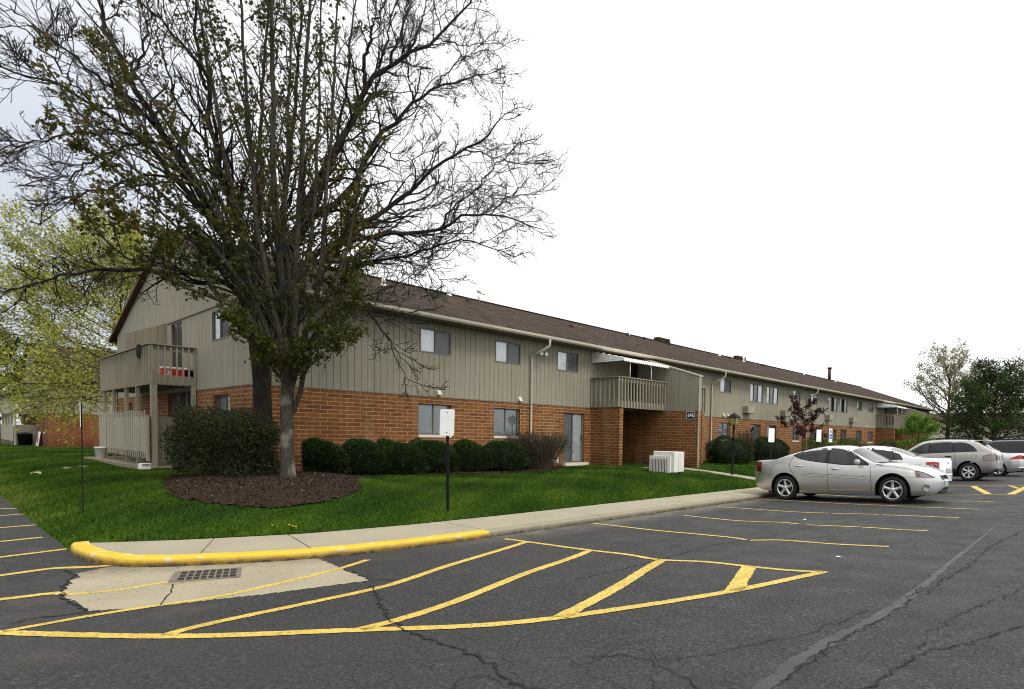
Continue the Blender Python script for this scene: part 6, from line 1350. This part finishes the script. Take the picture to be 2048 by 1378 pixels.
for sg in (1, -1):
    mb = MB(); vs = []
    for i in range(5):
        for k in range(5):
            y = 0.07 + 0.25 * k / 4; z = 0.575 + 0.10 * i / 4; lo, hi = 0.2, cinterp(4.01, [(0, 1)]) if 0 else 0
            xq = WARP(3.60)
            while xq < WARP(4.01) and c.y(xq, z) > y: xq += 0.004
            vs.append((xq + 0.006, sg * y, z))
    mb.add(vs, [(i * 5 + k, i * 5 + k + 1, i * 5 + k + 6, i * 5 + k + 5) for i in range(4) for k in range(4)]); mb.build('grille', M['black_plastic'], r)
c.box('front_intake', 3.60, 3.955, -0.34, 0.34, 0.245, 0.36, 'black_plastic', 0.04); c.box('licence_plate', 4.012, 4.028, -0.15, 0.15, 0.40, 0.53, 'plate_teal', 0.004)
c.mirror(2.03, 1.0, 'silver_paint', 0.27); c.line('wiper', [(2.44, 0.955), (2.6, 0.94)], 0.02, 'black_plastic', 0.004)
c.box('cowl', 2.40, 2.52, -0.62, 0.62, 0.985, 1.006, 'black_plastic', 0.006)
c.side('fuel_dot', [(2.345, 0.615), (2.37, 0.615)], [(2.345, 0.59), (2.37, 0.59)], 'chrome', 0.006, 3, 2, (-1,))

# --- white sedan nosed in
r = park('parked_car', 'white four door sedan parked nose in behind the silver sedan', -5.08, 19.65, True)
c = Car(r, dict(wb=2.58, ra=0.36, za=0.31, tum=0.40, w=[(-1.03, 0.55), (-0.98, 0.68), (-0.85, 0.785), (-0.55, 0.85), (0, 0.875), (2.2, 0.88), (2.9, 0.85), (3.2, 0.75), (3.42, 0.55), (3.5, 0.3)],
    zb=[(-1.03, 0.86), (-0.95, 0.985), (-0.6, 1.01), (0.2, 1.02), (1.5, 0.965), (2.3, 0.915), (3.0, 0.80), (3.4, 0.66), (3.5, 0.58)],
    zt=[(-1.03, 0.90), (-0.985, 1.02), (-0.9, 1.045), (-0.5, 1.07), (-0.25, 1.11), (0.1, 1.26), (0.45, 1.38), (0.8, 1.445), (1.2, 1.465), (1.55, 1.43), (1.9, 1.26), (2.25, 1.03), (2.6, 0.97), (3.1, 0.87), (3.4, 0.72), (3.5, 0.6)],
    zl=[(-1.03, 0.34), (-0.95, 0.29), (-0.6, 0.22), (0.3, 0.19), (2.2, 0.18), (3.3, 0.2), (3.5, 0.3)]), 'white_paint')
c.body(); c.wheels(0.315, 0.205, 0.2, 7)
c.side('window_trim', [(0.02, 1.03), (0.12, 1.17), (0.35, 1.30), (0.7, 1.385), (1.1, 1.40), (1.4, 1.37), (1.75, 1.2), (2.02, 1.02)], [(0.02, 1.02), (0.7, 0.995), (2.02, 0.95)], 'black_plastic', 0.003, 36)
c.side('side_window', [(0.06, 1.06), (0.16, 1.17), (0.27, 1.25)], [(0.06, 1.035), (0.27, 1.028)], 'car_glass', 0.008, 8); c.side('side_window', [(0.31, 1.27), (0.5, 1.335), (0.75, 1.38), (0.98, 1.385)], [(0.31, 1.026), (0.98, 1.0)], 'car_glass', 0.008); c.side('side_window', [(1.06, 1.385), (1.3, 1.365), (1.5, 1.30), (1.75, 1.15), (1.92, 1.04)], [(1.06, 0.995), (1.92, 0.965)], 'car_glass', 0.008)
c.deck('rear_window', -0.24, 0.46, 0.86, 0.70, 'car_glass', 0.006); c.deck('windshield', 1.62, 2.22, 0.78, 0.88, 'car_glass', 0.006)
c.line('door_gap', [(1.02, 0.99), (1.03, 0.5), (1.04, 0.22)]); c.line('door_gap', [(0.06, 1.02), (0.02, 0.9), (0.12, 0.74), (0.3, 0.6), (0.38, 0.4), (0.4, 0.22)]); c.line('door_gap', [(2.02, 0.93), (2.05, 0.22)]); c.line('bumper_gap', [(-0.9, 0.72), (-0.5, 0.66), (-0.34, 0.6)], 0.007)
c.side('tail_light', [(-0.95, 0.93), (-0.8, 0.945), (-0.62, 0.935)], [(-0.95, 0.74), (-0.8, 0.735), (-0.7, 0.76), (-0.62, 0.80)], 'lamp_red', 0.008, 10, 4)
for x in (-0.86, -0.75):
    for sg in (1, -1): mb = MB(); yy = c.y(x, 0.84); mb.lathe([(0, 0.014), (0.035, 0.012), (0.045, 0.0)], 12, 'y', (0, 0, 0)); o = mb.build('lamp_bowl', M['lamp_clear'], r); o.location = (x, sg * (yy + 0.006), 0.84); o.scale = (1, sg, 1)
mb = MB(); mb.lathe([(0, -0.012), (0.05, -0.01), (0.06, 0)], 14, 'x', (-1.03, 0, 0.90)); mb.build('emblem', M['chrome'], r)
c.box('licence_plate', -1.045, -1.032, -0.25, 0.25, 0.60, 0.73, 'plate_teal', 0.004); c.box('bumper_rub', -1.05, -0.9, -0.5, 0.5, 0.5, 0.56, 'white_paint', 0.02)
c.mirror(1.86, 1.0, 'white_paint'); c.box('roof_antenna', 0.62, 0.78, -0.03, 0.03, 1.42, 1.475, 'black_plastic', 0.02)
for x, z in ((0.34, 0.9), (1.28, 0.87)): c.side('door_handle', [(x - 0.1, z + 0.02), (x + 0.1, z + 0.02)], [(x - 0.1, z - 0.015), (x + 0.1, z - 0.015)], 'white_paint', 0.03, 4, 2)

# --- silver crossover
r = park('parked_suv', 'silver crossover with black roof rails and dark rear glass parked nose in', -4.88, 28.12, True); r['category'] = 'suv'
c = Car(r, dict(wb=2.824, ra=0.455, za=0.37, tum=0.27, crown=0.07, w=[(-0.99, 0.66), (-0.94, 0.78), (-0.82, 0.87), (-0.5, 0.925), (0.1, 0.955), (2.8, 0.955), (3.3, 0.91), (3.6, 0.78), (3.75, 0.6)],
    zb=[(-0.99, 1.02), (-0.86, 1.14), (-0.4, 1.165), (0.5, 1.155), (1.6, 1.12), (2.4, 1.08), (3.1, 1.03), (3.6, 0.92), (3.75, 0.8)],
    zt=[(-0.99, 1.05), (-0.93, 1.16), (-0.80, 1.27), (-0.62, 1.42), (-0.42, 1.58), (-0.25, 1.655), (0.2, 1.70), (0.9, 1.725), (1.5, 1.71), (1.85, 1.655), (2.15, 1.5), (2.5, 1.25), (2.75, 1.13), (3.2, 1.08), (3.6, 0.97), (3.75, 0.85)],
    zl=[(-0.99, 0.42), (-0.9, 0.38), (-0.55, 0.33), (0.45, 0.30), (2.4, 0.30), (3.5, 0.30), (3.75, 0.4)]), 'warm_silver_paint')
c.body(); c.wheels(0.372, 0.245, 0.24, 6, True)
TP = [(-0.32, 1.22), (-0.24, 1.33), (-0.08, 1.47), (0.15, 1.565), (0.5, 1.60), (1.2, 1.605), (1.6, 1.57), (1.95, 1.42), (2.3, 1.2), (2.42, 1.12)]
c.side('window_trim', TP, [(-0.32, 1.195), (0.5, 1.175), (1.6, 1.14), (2.42, 1.10)], 'black_plastic', 0.003, 40)
for a, b in ((-0.30, 0.52), (0.58, 1.42), (1.50, 2.34)):
    n_ = 9; xs_ = [a + (b - a) * i / n_ for i in range(n_ + 1)]
    c.side('side_window', [(x, cinterp(x, TP) - 0.025) for x in xs_], [(x, cinterp(x, [(-0.32, 1.195), (0.5, 1.175), (1.6, 1.14), (2.42, 1.10)]) + 0.012) for x in xs_], 'dark_glass' if a < 1.4 else 'car_glass', 0.008, raw=True)
c.deck('rear_window', -0.80, -0.36, 0.80, 0.74, 'dark_glass', 0.008); c.deck('windshield', 1.90, 2.70, 0.82, 0.9, 'car_glass', 0.006)
c.box('spoiler', -0.62, -0.18, -0.60, 0.60, 1.615, 1.655, 'warm_silver_paint', 0.018)
for sg in (1, -1):
    mb = MB(); mb.tube([(0.0, sg * 0.60, 1.66), (0.12, sg * 0.60, 1.735), (0.9, sg * 0.60, 1.775), (1.5, sg * 0.60, 1.755), (1.65, sg * 0.6, 1.69)], 0.022, 7); mb.build('roof_rail', M['black_plastic'], r)
c.line('door_gap', [(0.50, 1.16), (0.49, 0.95), (0.5, 0.82), (0.44, 0.66)]); c.line('door_gap', [(1.47, 1.13), (1.46, 0.7), (1.47, 0.42)]); c.line('door_gap', [(2.40, 1.08), (2.38, 0.42)]); c.line('bumper_gap', [(-0.93, 0.62), (-0.6, 0.60), (-0.42, 0.56)], 0.007)
c.side('cladding', [(0.44, 0.50), (1.4, 0.51), (2.38, 0.50)], [(0.44, 0.305), (2.38, 0.305)], 'black_plastic', 0.012, 12, 3)
for x, z in ((0.74, 1.00), (1.72, 0.985)): c.side('door_handle', [(x - 0.13, z + 0.02), (x, z + 0.035), (x + 0.13, z + 0.02)], [(x - 0.13, z - 0.018), (x, z - 0.03), (x + 0.13, z - 0.018)], 'black_plastic', 0.03, 8, 2)
c.side('tail_light', [(-0.95, 1.085), (-0.8, 1.10), (-0.52, 1.02)], [(-0.95, 0.80), (-0.52, 0.80)], 'lamp_red', 0.006, 8, 4, raw=True); c.side('reverse_lamp', [(-0.945, 1.06), (-0.8, 1.072), (-0.545, 1.0)], [(-0.945, 0.82), (-0.545, 0.82)], 'lamp_clear', 0.012, 8, 4, raw=True)
for sg in (1, -1): c.box('tail_lens', -1.0, -0.96, sg * 0.62 - 0.13, sg * 0.62 + 0.13, 0.82, 1.05, 'lamp_clear', 0.012)
mb = MB(); vs = []
th_ = np.linspace(0, 2 * math.pi, 25)
for t in th_:
    for q in (0.088, 0.096): x, z = -0.22 + q * math.cos(t), 0.975 + q * math.sin(t); vs.append((x, c.y(x, z) + 0.003, z))
mb.add(vs, [(2 * i, 2 * i + 1, 2 * i + 3, 2 * i + 2) for i in range(24)]); mb.build('fuel_door_gap', M['brake_dark'], r)
c.box('rear_bumper_trim', -1.03, -0.55, -0.80, 0.80, 0.36, 0.50, 'black_plastic', 0.03); c.box('licence_plate', -1.015, -0.99, -0.26, 0.26, 0.84, 1.0, 'plate_teal', 0.004); c.mirror(2.2, 1.14, 'black_plastic', 0.2)
for xw in (0.0, 2.824): c.line('arch_lip', [(xw + 0.47 * math.cos(t), 0.37 + 0.47 * math.sin(t)) for t in np.linspace(0.15, math.pi - 0.15, 14)], 0.03, 'warm_silver_paint', 0.012)

# --- light silver sedan beyond the crossover
r = park('parked_car', 'light silver sedan with red tail lights showing past the crossover rear', -4.55, 32.95, True)
c = Car(r, dict(wb=2.74, ra=0.365, za=0.315, tum=0.40, w=[(-1.02, 0.55), (-0.97, 0.70), (-0.85, 0.82), (-0.5, 0.895), (0.1, 0.91), (2.6, 0.91), (3.2, 0.85), (3.6, 0.6), (3.7, 0.35)],
    zb=[(-1.02, 0.86), (-0.95, 0.96), (-0.5, 1.00), (0.3, 1.0), (1.6, 0.96), (2.4, 0.91), (3.2, 0.8), (3.7, 0.6)], zt=[(-1.02, 0.92), (-0.96, 1.06), (-0.85, 1.075), (-0.4, 1.085), (0.0, 1.16), (0.5, 1.36), (0.9, 1.43), (1.3, 1.44), (1.7, 1.38), (2.1, 1.15), (2.4, 0.99), (3.2, 0.88), (3.7, 0.62)],
    zl=[(-1.02, 0.36), (-0.95, 0.28), (-0.6, 0.22), (0.3, 0.19), (2.4, 0.18), (3.5, 0.2), (3.7, 0.3)]), 'light_silver_paint')
c.body(); c.wheels(0.318, 0.215, 0.2, 7)
c.side('side_window', [(0.1, 1.12), (0.4, 1.30), (0.8, 1.37), (1.02, 1.38)], [(0.1, 1.06), (1.02, 1.01)], 'dark_glass', 0.008); c.side('side_window', [(1.1, 1.38), (1.5, 1.34), (2.0, 1.05)], [(1.1, 1.0), (2.0, 0.97)], 'dark_glass', 0.008); c.deck('rear_window', -0.15, 0.52, 0.86, 0.7, 'dark_glass', 0.006); c.deck('windshield', 1.72, 2.35, 0.78, 0.88, 'car_glass', 0.006)
c.side('tail_light', [(-0.96, 0.97), (-0.84, 0.985), (-0.5, 0.84)], [(-0.96, 0.79), (-0.5, 0.785)], 'lamp_red', 0.008, 10, 4, raw=True); c.side('reverse_lamp', [(-0.84, 0.785), (-0.5, 0.78)], [(-0.84, 0.745), (-0.5, 0.75)], 'white_paint', 0.008, 6, 2, raw=True)
for sg in (1, -1): c.box('tail_lens', -1.03, -0.99, sg * 0.55 - 0.15, sg * 0.55 + 0.15, 0.79, 0.96, 'lamp_red', 0.012)
c.box('bumper_lip', -1.04, -0.62, -0.82, 0.82, 0.36, 0.42, 'light_silver_paint', 0.025); c.box('bumper_under', -0.98, -0.6, -0.7, 0.7, 0.2, 0.35, 'black_plastic', 0.03); c.line('bumper_gap', [(-0.9, 0.7), (-0.4, 0.64)], 0.007)

# --- blue minivan
r = park('parked_van', 'dark blue minivan with tinted windows at the right edge of the lot', -4.62, 41.0, True); r['category'] = 'van'
c = Car(r, dict(wb=3.03, ra=0.40, za=0.335, tum=0.22, crown=0.07, w=[(-1.05, 0.72), (-0.98, 0.86), (-0.8, 0.95), (-0.3, 0.99), (2.6, 1.0), (3.3, 0.93), (3.7, 0.7), (3.85, 0.45)],
    zb=[(-1.05, 1.0), (-0.9, 1.12), (0.5, 1.10), (2.0, 1.06), (3.0, 1.0), (3.6, 0.85), (3.85, 0.7)], zt=[(-1.05, 1.05), (-1.0, 1.3), (-0.9, 1.6), (-0.7, 1.745), (-0.2, 1.79), (1.0, 1.80), (1.7, 1.73), (2.1, 1.55), (2.6, 1.25), (3.0, 1.08), (3.6, 0.9), (3.85, 0.72)],
    zl=[(-1.05, 0.4), (-0.95, 0.32), (-0.5, 0.25), (0.4, 0.22), (2.6, 0.22), (3.6, 0.22), (3.85, 0.35)]), 'navy_paint')
c.body(); c.wheels(0.335, 0.215, 0.22, 6)
TP = [(-0.82, 1.25), (-0.7, 1.55), (-0.5, 1.66), (0.3, 1.69), (1.2, 1.68), (1.7, 1.58), (2.1, 1.35), (2.4, 1.13)]; BT = [(-0.82, 1.16), (0.5, 1.15), (1.6, 1.12), (2.4, 1.09)]
for a, b in ((-0.80, 0.28), (0.34, 1.28), (1.36, 2.36)):
    xs_ = [a + (b - a) * i / 9 for i in range(10)]; c.side('side_window', [(x, cinterp(x, TP)) for x in xs_], [(x, cinterp(x, BT)) for x in xs_], 'dark_glass', 0.008, raw=True)
c.deck('windshield', 1.8, 2.8, 0.84, 0.9, 'car_glass', 0.006)
for sg in (1, -1):
    mb = MB(); mb.tube([(-0.5, sg * 0.72, 1.76), (-0.4, sg * 0.72, 1.82), (1.2, sg * 0.72, 1.83), (1.35, sg * 0.72, 1.76)], 0.022, 6); mb.build('roof_rail', M['black_plastic'], r)
c.side('body_side_moulding', [(0.42, 0.62), (2.6, 0.60)], [(0.42, 0.54), (2.6, 0.52)], 'navy_paint', 0.018, 10, 2); c.line('door_gap', [(0.31, 1.1), (0.36, 0.75), (0.42, 0.3)]); c.line('door_gap', [(1.32, 1.1), (1.33, 0.3)])
c.side('tail_light', [(-0.95, 1.1), (-0.78, 1.1)], [(-0.95, 0.75), (-0.78, 0.75)], 'lamp_red', 0.008, 5, 4); c.mirror(2.2, 1.14, 'black_plastic')

# ------------------------------------------------------------------ signs, lamp, yard things
def sign_post(label, x, y, plate, yaw, h, post_only=False, blue=False, tilt=0.0, lean=(0, 0), name='sign_post', pw=0.032):
    z = lawn_z(x, y); t = thing(name, label, 'sign', (x, y, z - 0.02), (lean[0], lean[1], yaw))
    mb = MB(); mb.prism([(-pw, -0.012), (-0.010, -0.022), (0.010, -0.022), (pw, -0.012), (pw, -0.004), (0.012, -0.014), (-0.012, -0.014), (-pw, -0.004)], 'z', 0, h)
    mb.build('post', M['black_paint'], t)
    if plate:
        w, ph, top = plate; mb = MB(); r_ = 0.035; poly = []
        for cx_, cz_, a0 in ((w / 2 - r_, ph / 2 - r_, 0), (-w / 2 + r_, ph / 2 - r_, 90), (-w / 2 + r_, -ph / 2 + r_, 180), (w / 2 - r_, -ph / 2 + r_, 270)):
            for k in range(5): a = RAD(a0 + 22.5 * k); poly.append((cx_ + r_ * math.cos(a), cz_ + r_ * math.sin(a)))
        mb.prism(poly, 'y', -0.030, -0.0235); o = mb.build('plate', M['sign_white'], t); o.location = (0, 0, top - ph / 2); o.rotation_euler = (0, tilt, 0)
        mb = MB()
        for zz in (ph / 2 - 0.06, -ph / 2 + 0.06): mb.lathe([(0, -0.0345), (0.010, -0.034), (0.012, -0.031)], 10, 'y', (0, 0, zz))
        b_ = mb.build('bolt', M['vent_black'], o)
        if blue:
            mb = MB(); mb.box(-w * 0.36, w * 0.36, -0.033, -0.0305, -ph * 0.26, ph * 0.10); mb.build('symbol_panel', M['sign_blue'], o)
            mb = MB(); mb.lathe([(0.02, 0), (0.028, 0), (0.028, -0.002), (0.02, -0.002)], 16, 'y', (-0.005, -0.0335, -ph * 0.15)); mb.lathe([(0, -0.002), (0.011, 0)], 10, 'y', (-0.012, -0.0335, ph * 0.055)); mb.box(-0.018, -0.006, -0.0355, -0.0335, -ph * 0.12, ph * 0.03); mb.box(-0.01, 0.025, -0.0355, -0.0335, -ph * 0.06, -ph * 0.035); mb.box(0.02, 0.03, -0.0355, -0.0335, -ph * 0.2, -ph * 0.06); mb.build('symbol', M['sign_white'], o)
            for k, zz in enumerate((0.36, 0.28, 0.20)):
                mb = MB(); mb.box(-w * 0.3, w * 0.3, -0.033, -0.0305, ph * zz - 0.012, ph * zz + 0.012); mb.build('wording', M['sign_blue'], o)
    return t
# the plates face the lot (towards +x): local -y is the face
p = on_lawn(896, 1025)
sign_post('blank white sign on a black post at the sidewalk, nearest the camera', p[0], p[1], (0.305, 0.50, 1.98), RAD(24), 1.95, tilt=RAD(2.0), lean=(0, RAD(-0.6)))
sign_post('black post at the edge of the left drive with its sign plate seen edge on', *on_lawn(168, 1026)[:2], (0.305, 0.46, 1.98), RAD(-9), 1.98, lean=(0, RAD(-1.2)), pw=0.04)
sign_post('blank white sign in front of the glass patio door beyond the lamp post', -9.75, 19.3, (0.305, 0.49, 1.93), RAD(75), 1.9)
sign_post('blank white sign before the hedge behind the silver sedan roof', -9.75, 23.5, (0.305, 0.50, 1.98), RAD(75), 1.95)
sign_post('narrow white sign with blue wheelchair symbol behind the silver sedan roof', -9.75, 24.75, (0.24, 0.58, 2.05), RAD(78), 1.95, blue=True)

lx, ly, lz = on_lawn(1464, 950)
lp = thing('lamp_post', 'black lamp post with a four sided lantern on the lawn', 'street lamp', (lx, ly, lz - 0.02), (0, RAD(0.8), 0))
mb = MB(); mb.lathe([(0.052, 0), (0.052, 0.12), (0.042, 0.14), (0.038, 1.75), (0.05, 1.78), (0.05, 1.83), (0.03, 1.86), (0.03, 1.93)], 14); mb.build('post', M['black_paint'], lp)
mb = MB(); z0 = 1.93; a, b = 0.095, 0.155; mb.add([(-a, -a, z0), (a, -a, z0), (a, a, z0), (-a, a, z0), (-b, -b, z0 + 0.27), (b, -b, z0 + 0.27), (b, b, z0 + 0.27), (-b, b, z0 + 0.27)], [(0, 1, 5, 4), (1, 2, 6, 5), (2, 3, 7, 6), (3, 0, 4, 7), (3, 2, 1, 0)]); ln = mb.build('lantern_glass', M['lamp_yellow_glass'], lp)
mb = MB()
for sx_, sy_ in ((1, 1), (1, -1), (-1, 1), (-1, -1)): mb.tube([(sx_ * a, sy_ * a, z0), (sx_ * b, sy_ * b, z0 + 0.27)], 0.011, 5)
mb.box(-0.11, 0.11, -0.11, 0.11, z0 - 0.03, z0 + 0.005); mb.box(-0.165, 0.165, -0.165, 0.165, z0 + 0.265, z0 + 0.29); mb.build('lantern_frame', M['black_paint'], lp)
mb = MB(); c_ = 0.20; mb.add([(-c_, -c_, z0 + 0.28), (c_, -c_, z0 + 0.28), (c_, c_, z0 + 0.28), (-c_, c_, z0 + 0.28), (-0.06, -0.06, z0 + 0.41), (0.06, -0.06, z0 + 0.41), (0.06, 0.06, z0 + 0.41), (-0.06, 0.06, z0 + 0.41)], [(0, 1, 5, 4), (1, 2, 6, 5), (2, 3, 7, 6), (3, 0, 4, 7), (4, 5, 6, 7), (3, 2, 1, 0)]); mb.lathe([(0.03, 0), (0.03, 0.03), (0.012, 0.05), (0.018, 0.07), (0, 0.09)], 10, o=(0, 0, z0 + 0.41)); mb.build('lantern_roof', M['black_paint'], lp)

ax_, ay_ = -13.9, 17.62; az_ = lawn_z(-13.5, 17.8) - 0.02
acu = thing('cooling_unit', 'large off white cooling unit with black finned face standing on the lawn before the entry', 'cooling unit', (ax_, ay_, az_), (0, 0, RAD(3)))
mb = MB(); mb.box(0.10, 1.06, 0.12, 0.42, 0.02, 0.80); bevel(mb.build('cabinet', M['ac_beige'], acu), 0.03, 3)
mb = MB(); mb.box(0.98, 1.065, 0.425, 0.80, 0.04, 0.79); mb.box(0.30, 0.979, 0.425, 0.80, 0.04, 0.79); bevel(mb.build('rear_cabinet', M['plastic_white'] if 0 else M['ac_beige'], acu), 0.02, 3)
mb = MB(); mb.box(0.0, 0.92, 0.03, 0.119, 0.0, 0.63); mb.build('fin_housing', M['ac_beige'], acu)
mb = MB(); mb.box(0.05, 0.84, 0.02, 0.029, 0.02, 0.55); mb.build('fin_recess', M['vent_black'], acu)
for i in range(12):
    mb = MB(); x = 0.055 + i * 0.0685; mb.box(x, x + 0.020, -0.02, 0.019, 0.02, 0.56); mb.build('fin', M['ac_beige'], acu)
mb = MB()
for y, z in ((0.5, 0.72), (0.72, 0.72)): mb.lathe([(0, 0.006), (0.012, 0.003), (0.014, 0)], 8, 'x', (1.066, y, z))
mb.build('screw', M['vent_black'], acu)

ch = thing('plastic_chair', 'white moulded plastic garden chair against the brick wall behind the sedan', 'chair', (-17.2, 35.6, lawn_z(-17.2, 35.6)), (0, 0, RAD(-10)))
mb = MB(); mb.box(-0.24, 0.24, -0.22, 0.24, 0.40, 0.43); bevel(mb.build('seat', M['plastic_white'], ch), 0.015)
mb = MB(); mb.add([(-0.27, -0.22, 0.43), (-0.27, 0.22, 0.43), (-0.38, 0.20, 0.86), (-0.38, -0.20, 0.86), (-0.23, -0.22, 0.43), (-0.23, 0.22, 0.43), (-0.35, 0.20, 0.86), (-0.35, -0.20, 0.86)], [(0, 1, 2, 3), (7, 6, 5, 4), (2, 1, 5, 6), (0, 3, 7, 4), (3, 2, 6, 7)]); mb.build('backrest', M['plastic_white'], ch)
for sx_ in (-1, 1):
    for sy_ in (-1, 1): mb = MB(); mb.tube([(sx_ * 0.22, sy_ * 0.21, 0.42), (sx_ * 0.27, sy_ * 0.25, 0.0)], [0.03, 0.022], 6); mb.build('leg', M['plastic_white'], ch)
for sy_ in (-1, 1): mb = MB(); mb.tube([(-0.30, sy_ * 0.24, 0.64), (0.16, sy_ * 0.27, 0.64), (0.24, sy_ * 0.25, 0.42)], 0.026, 6); mb.build('armrest', M['plastic_white'], ch)
# scraps of litter on the lot
for u, v, lb_ in ((1671, 1115, 'scrap of white paper on the asphalt beside the hatched marking'), (1606, 1040, 'small white scrap on the stall in front of the silver sedan')):
    p = on_lot(u, v); mb = MB(); mb.add([(0, 0, 0.008), (0.06, 0.012, 0.012), (0.05, 0.05, 0.008), (0.005, 0.04, 0.016), (0.03, 0.025, 0.022)], [(0, 1, 4), (1, 2, 4), (2, 3, 4), (3, 0, 4)]); o = mb.build('paper_scrap', M['plastic_white']); o.location = (p[0], p[1], lot_z(p[0])); tag(o, lb_, 'litter')
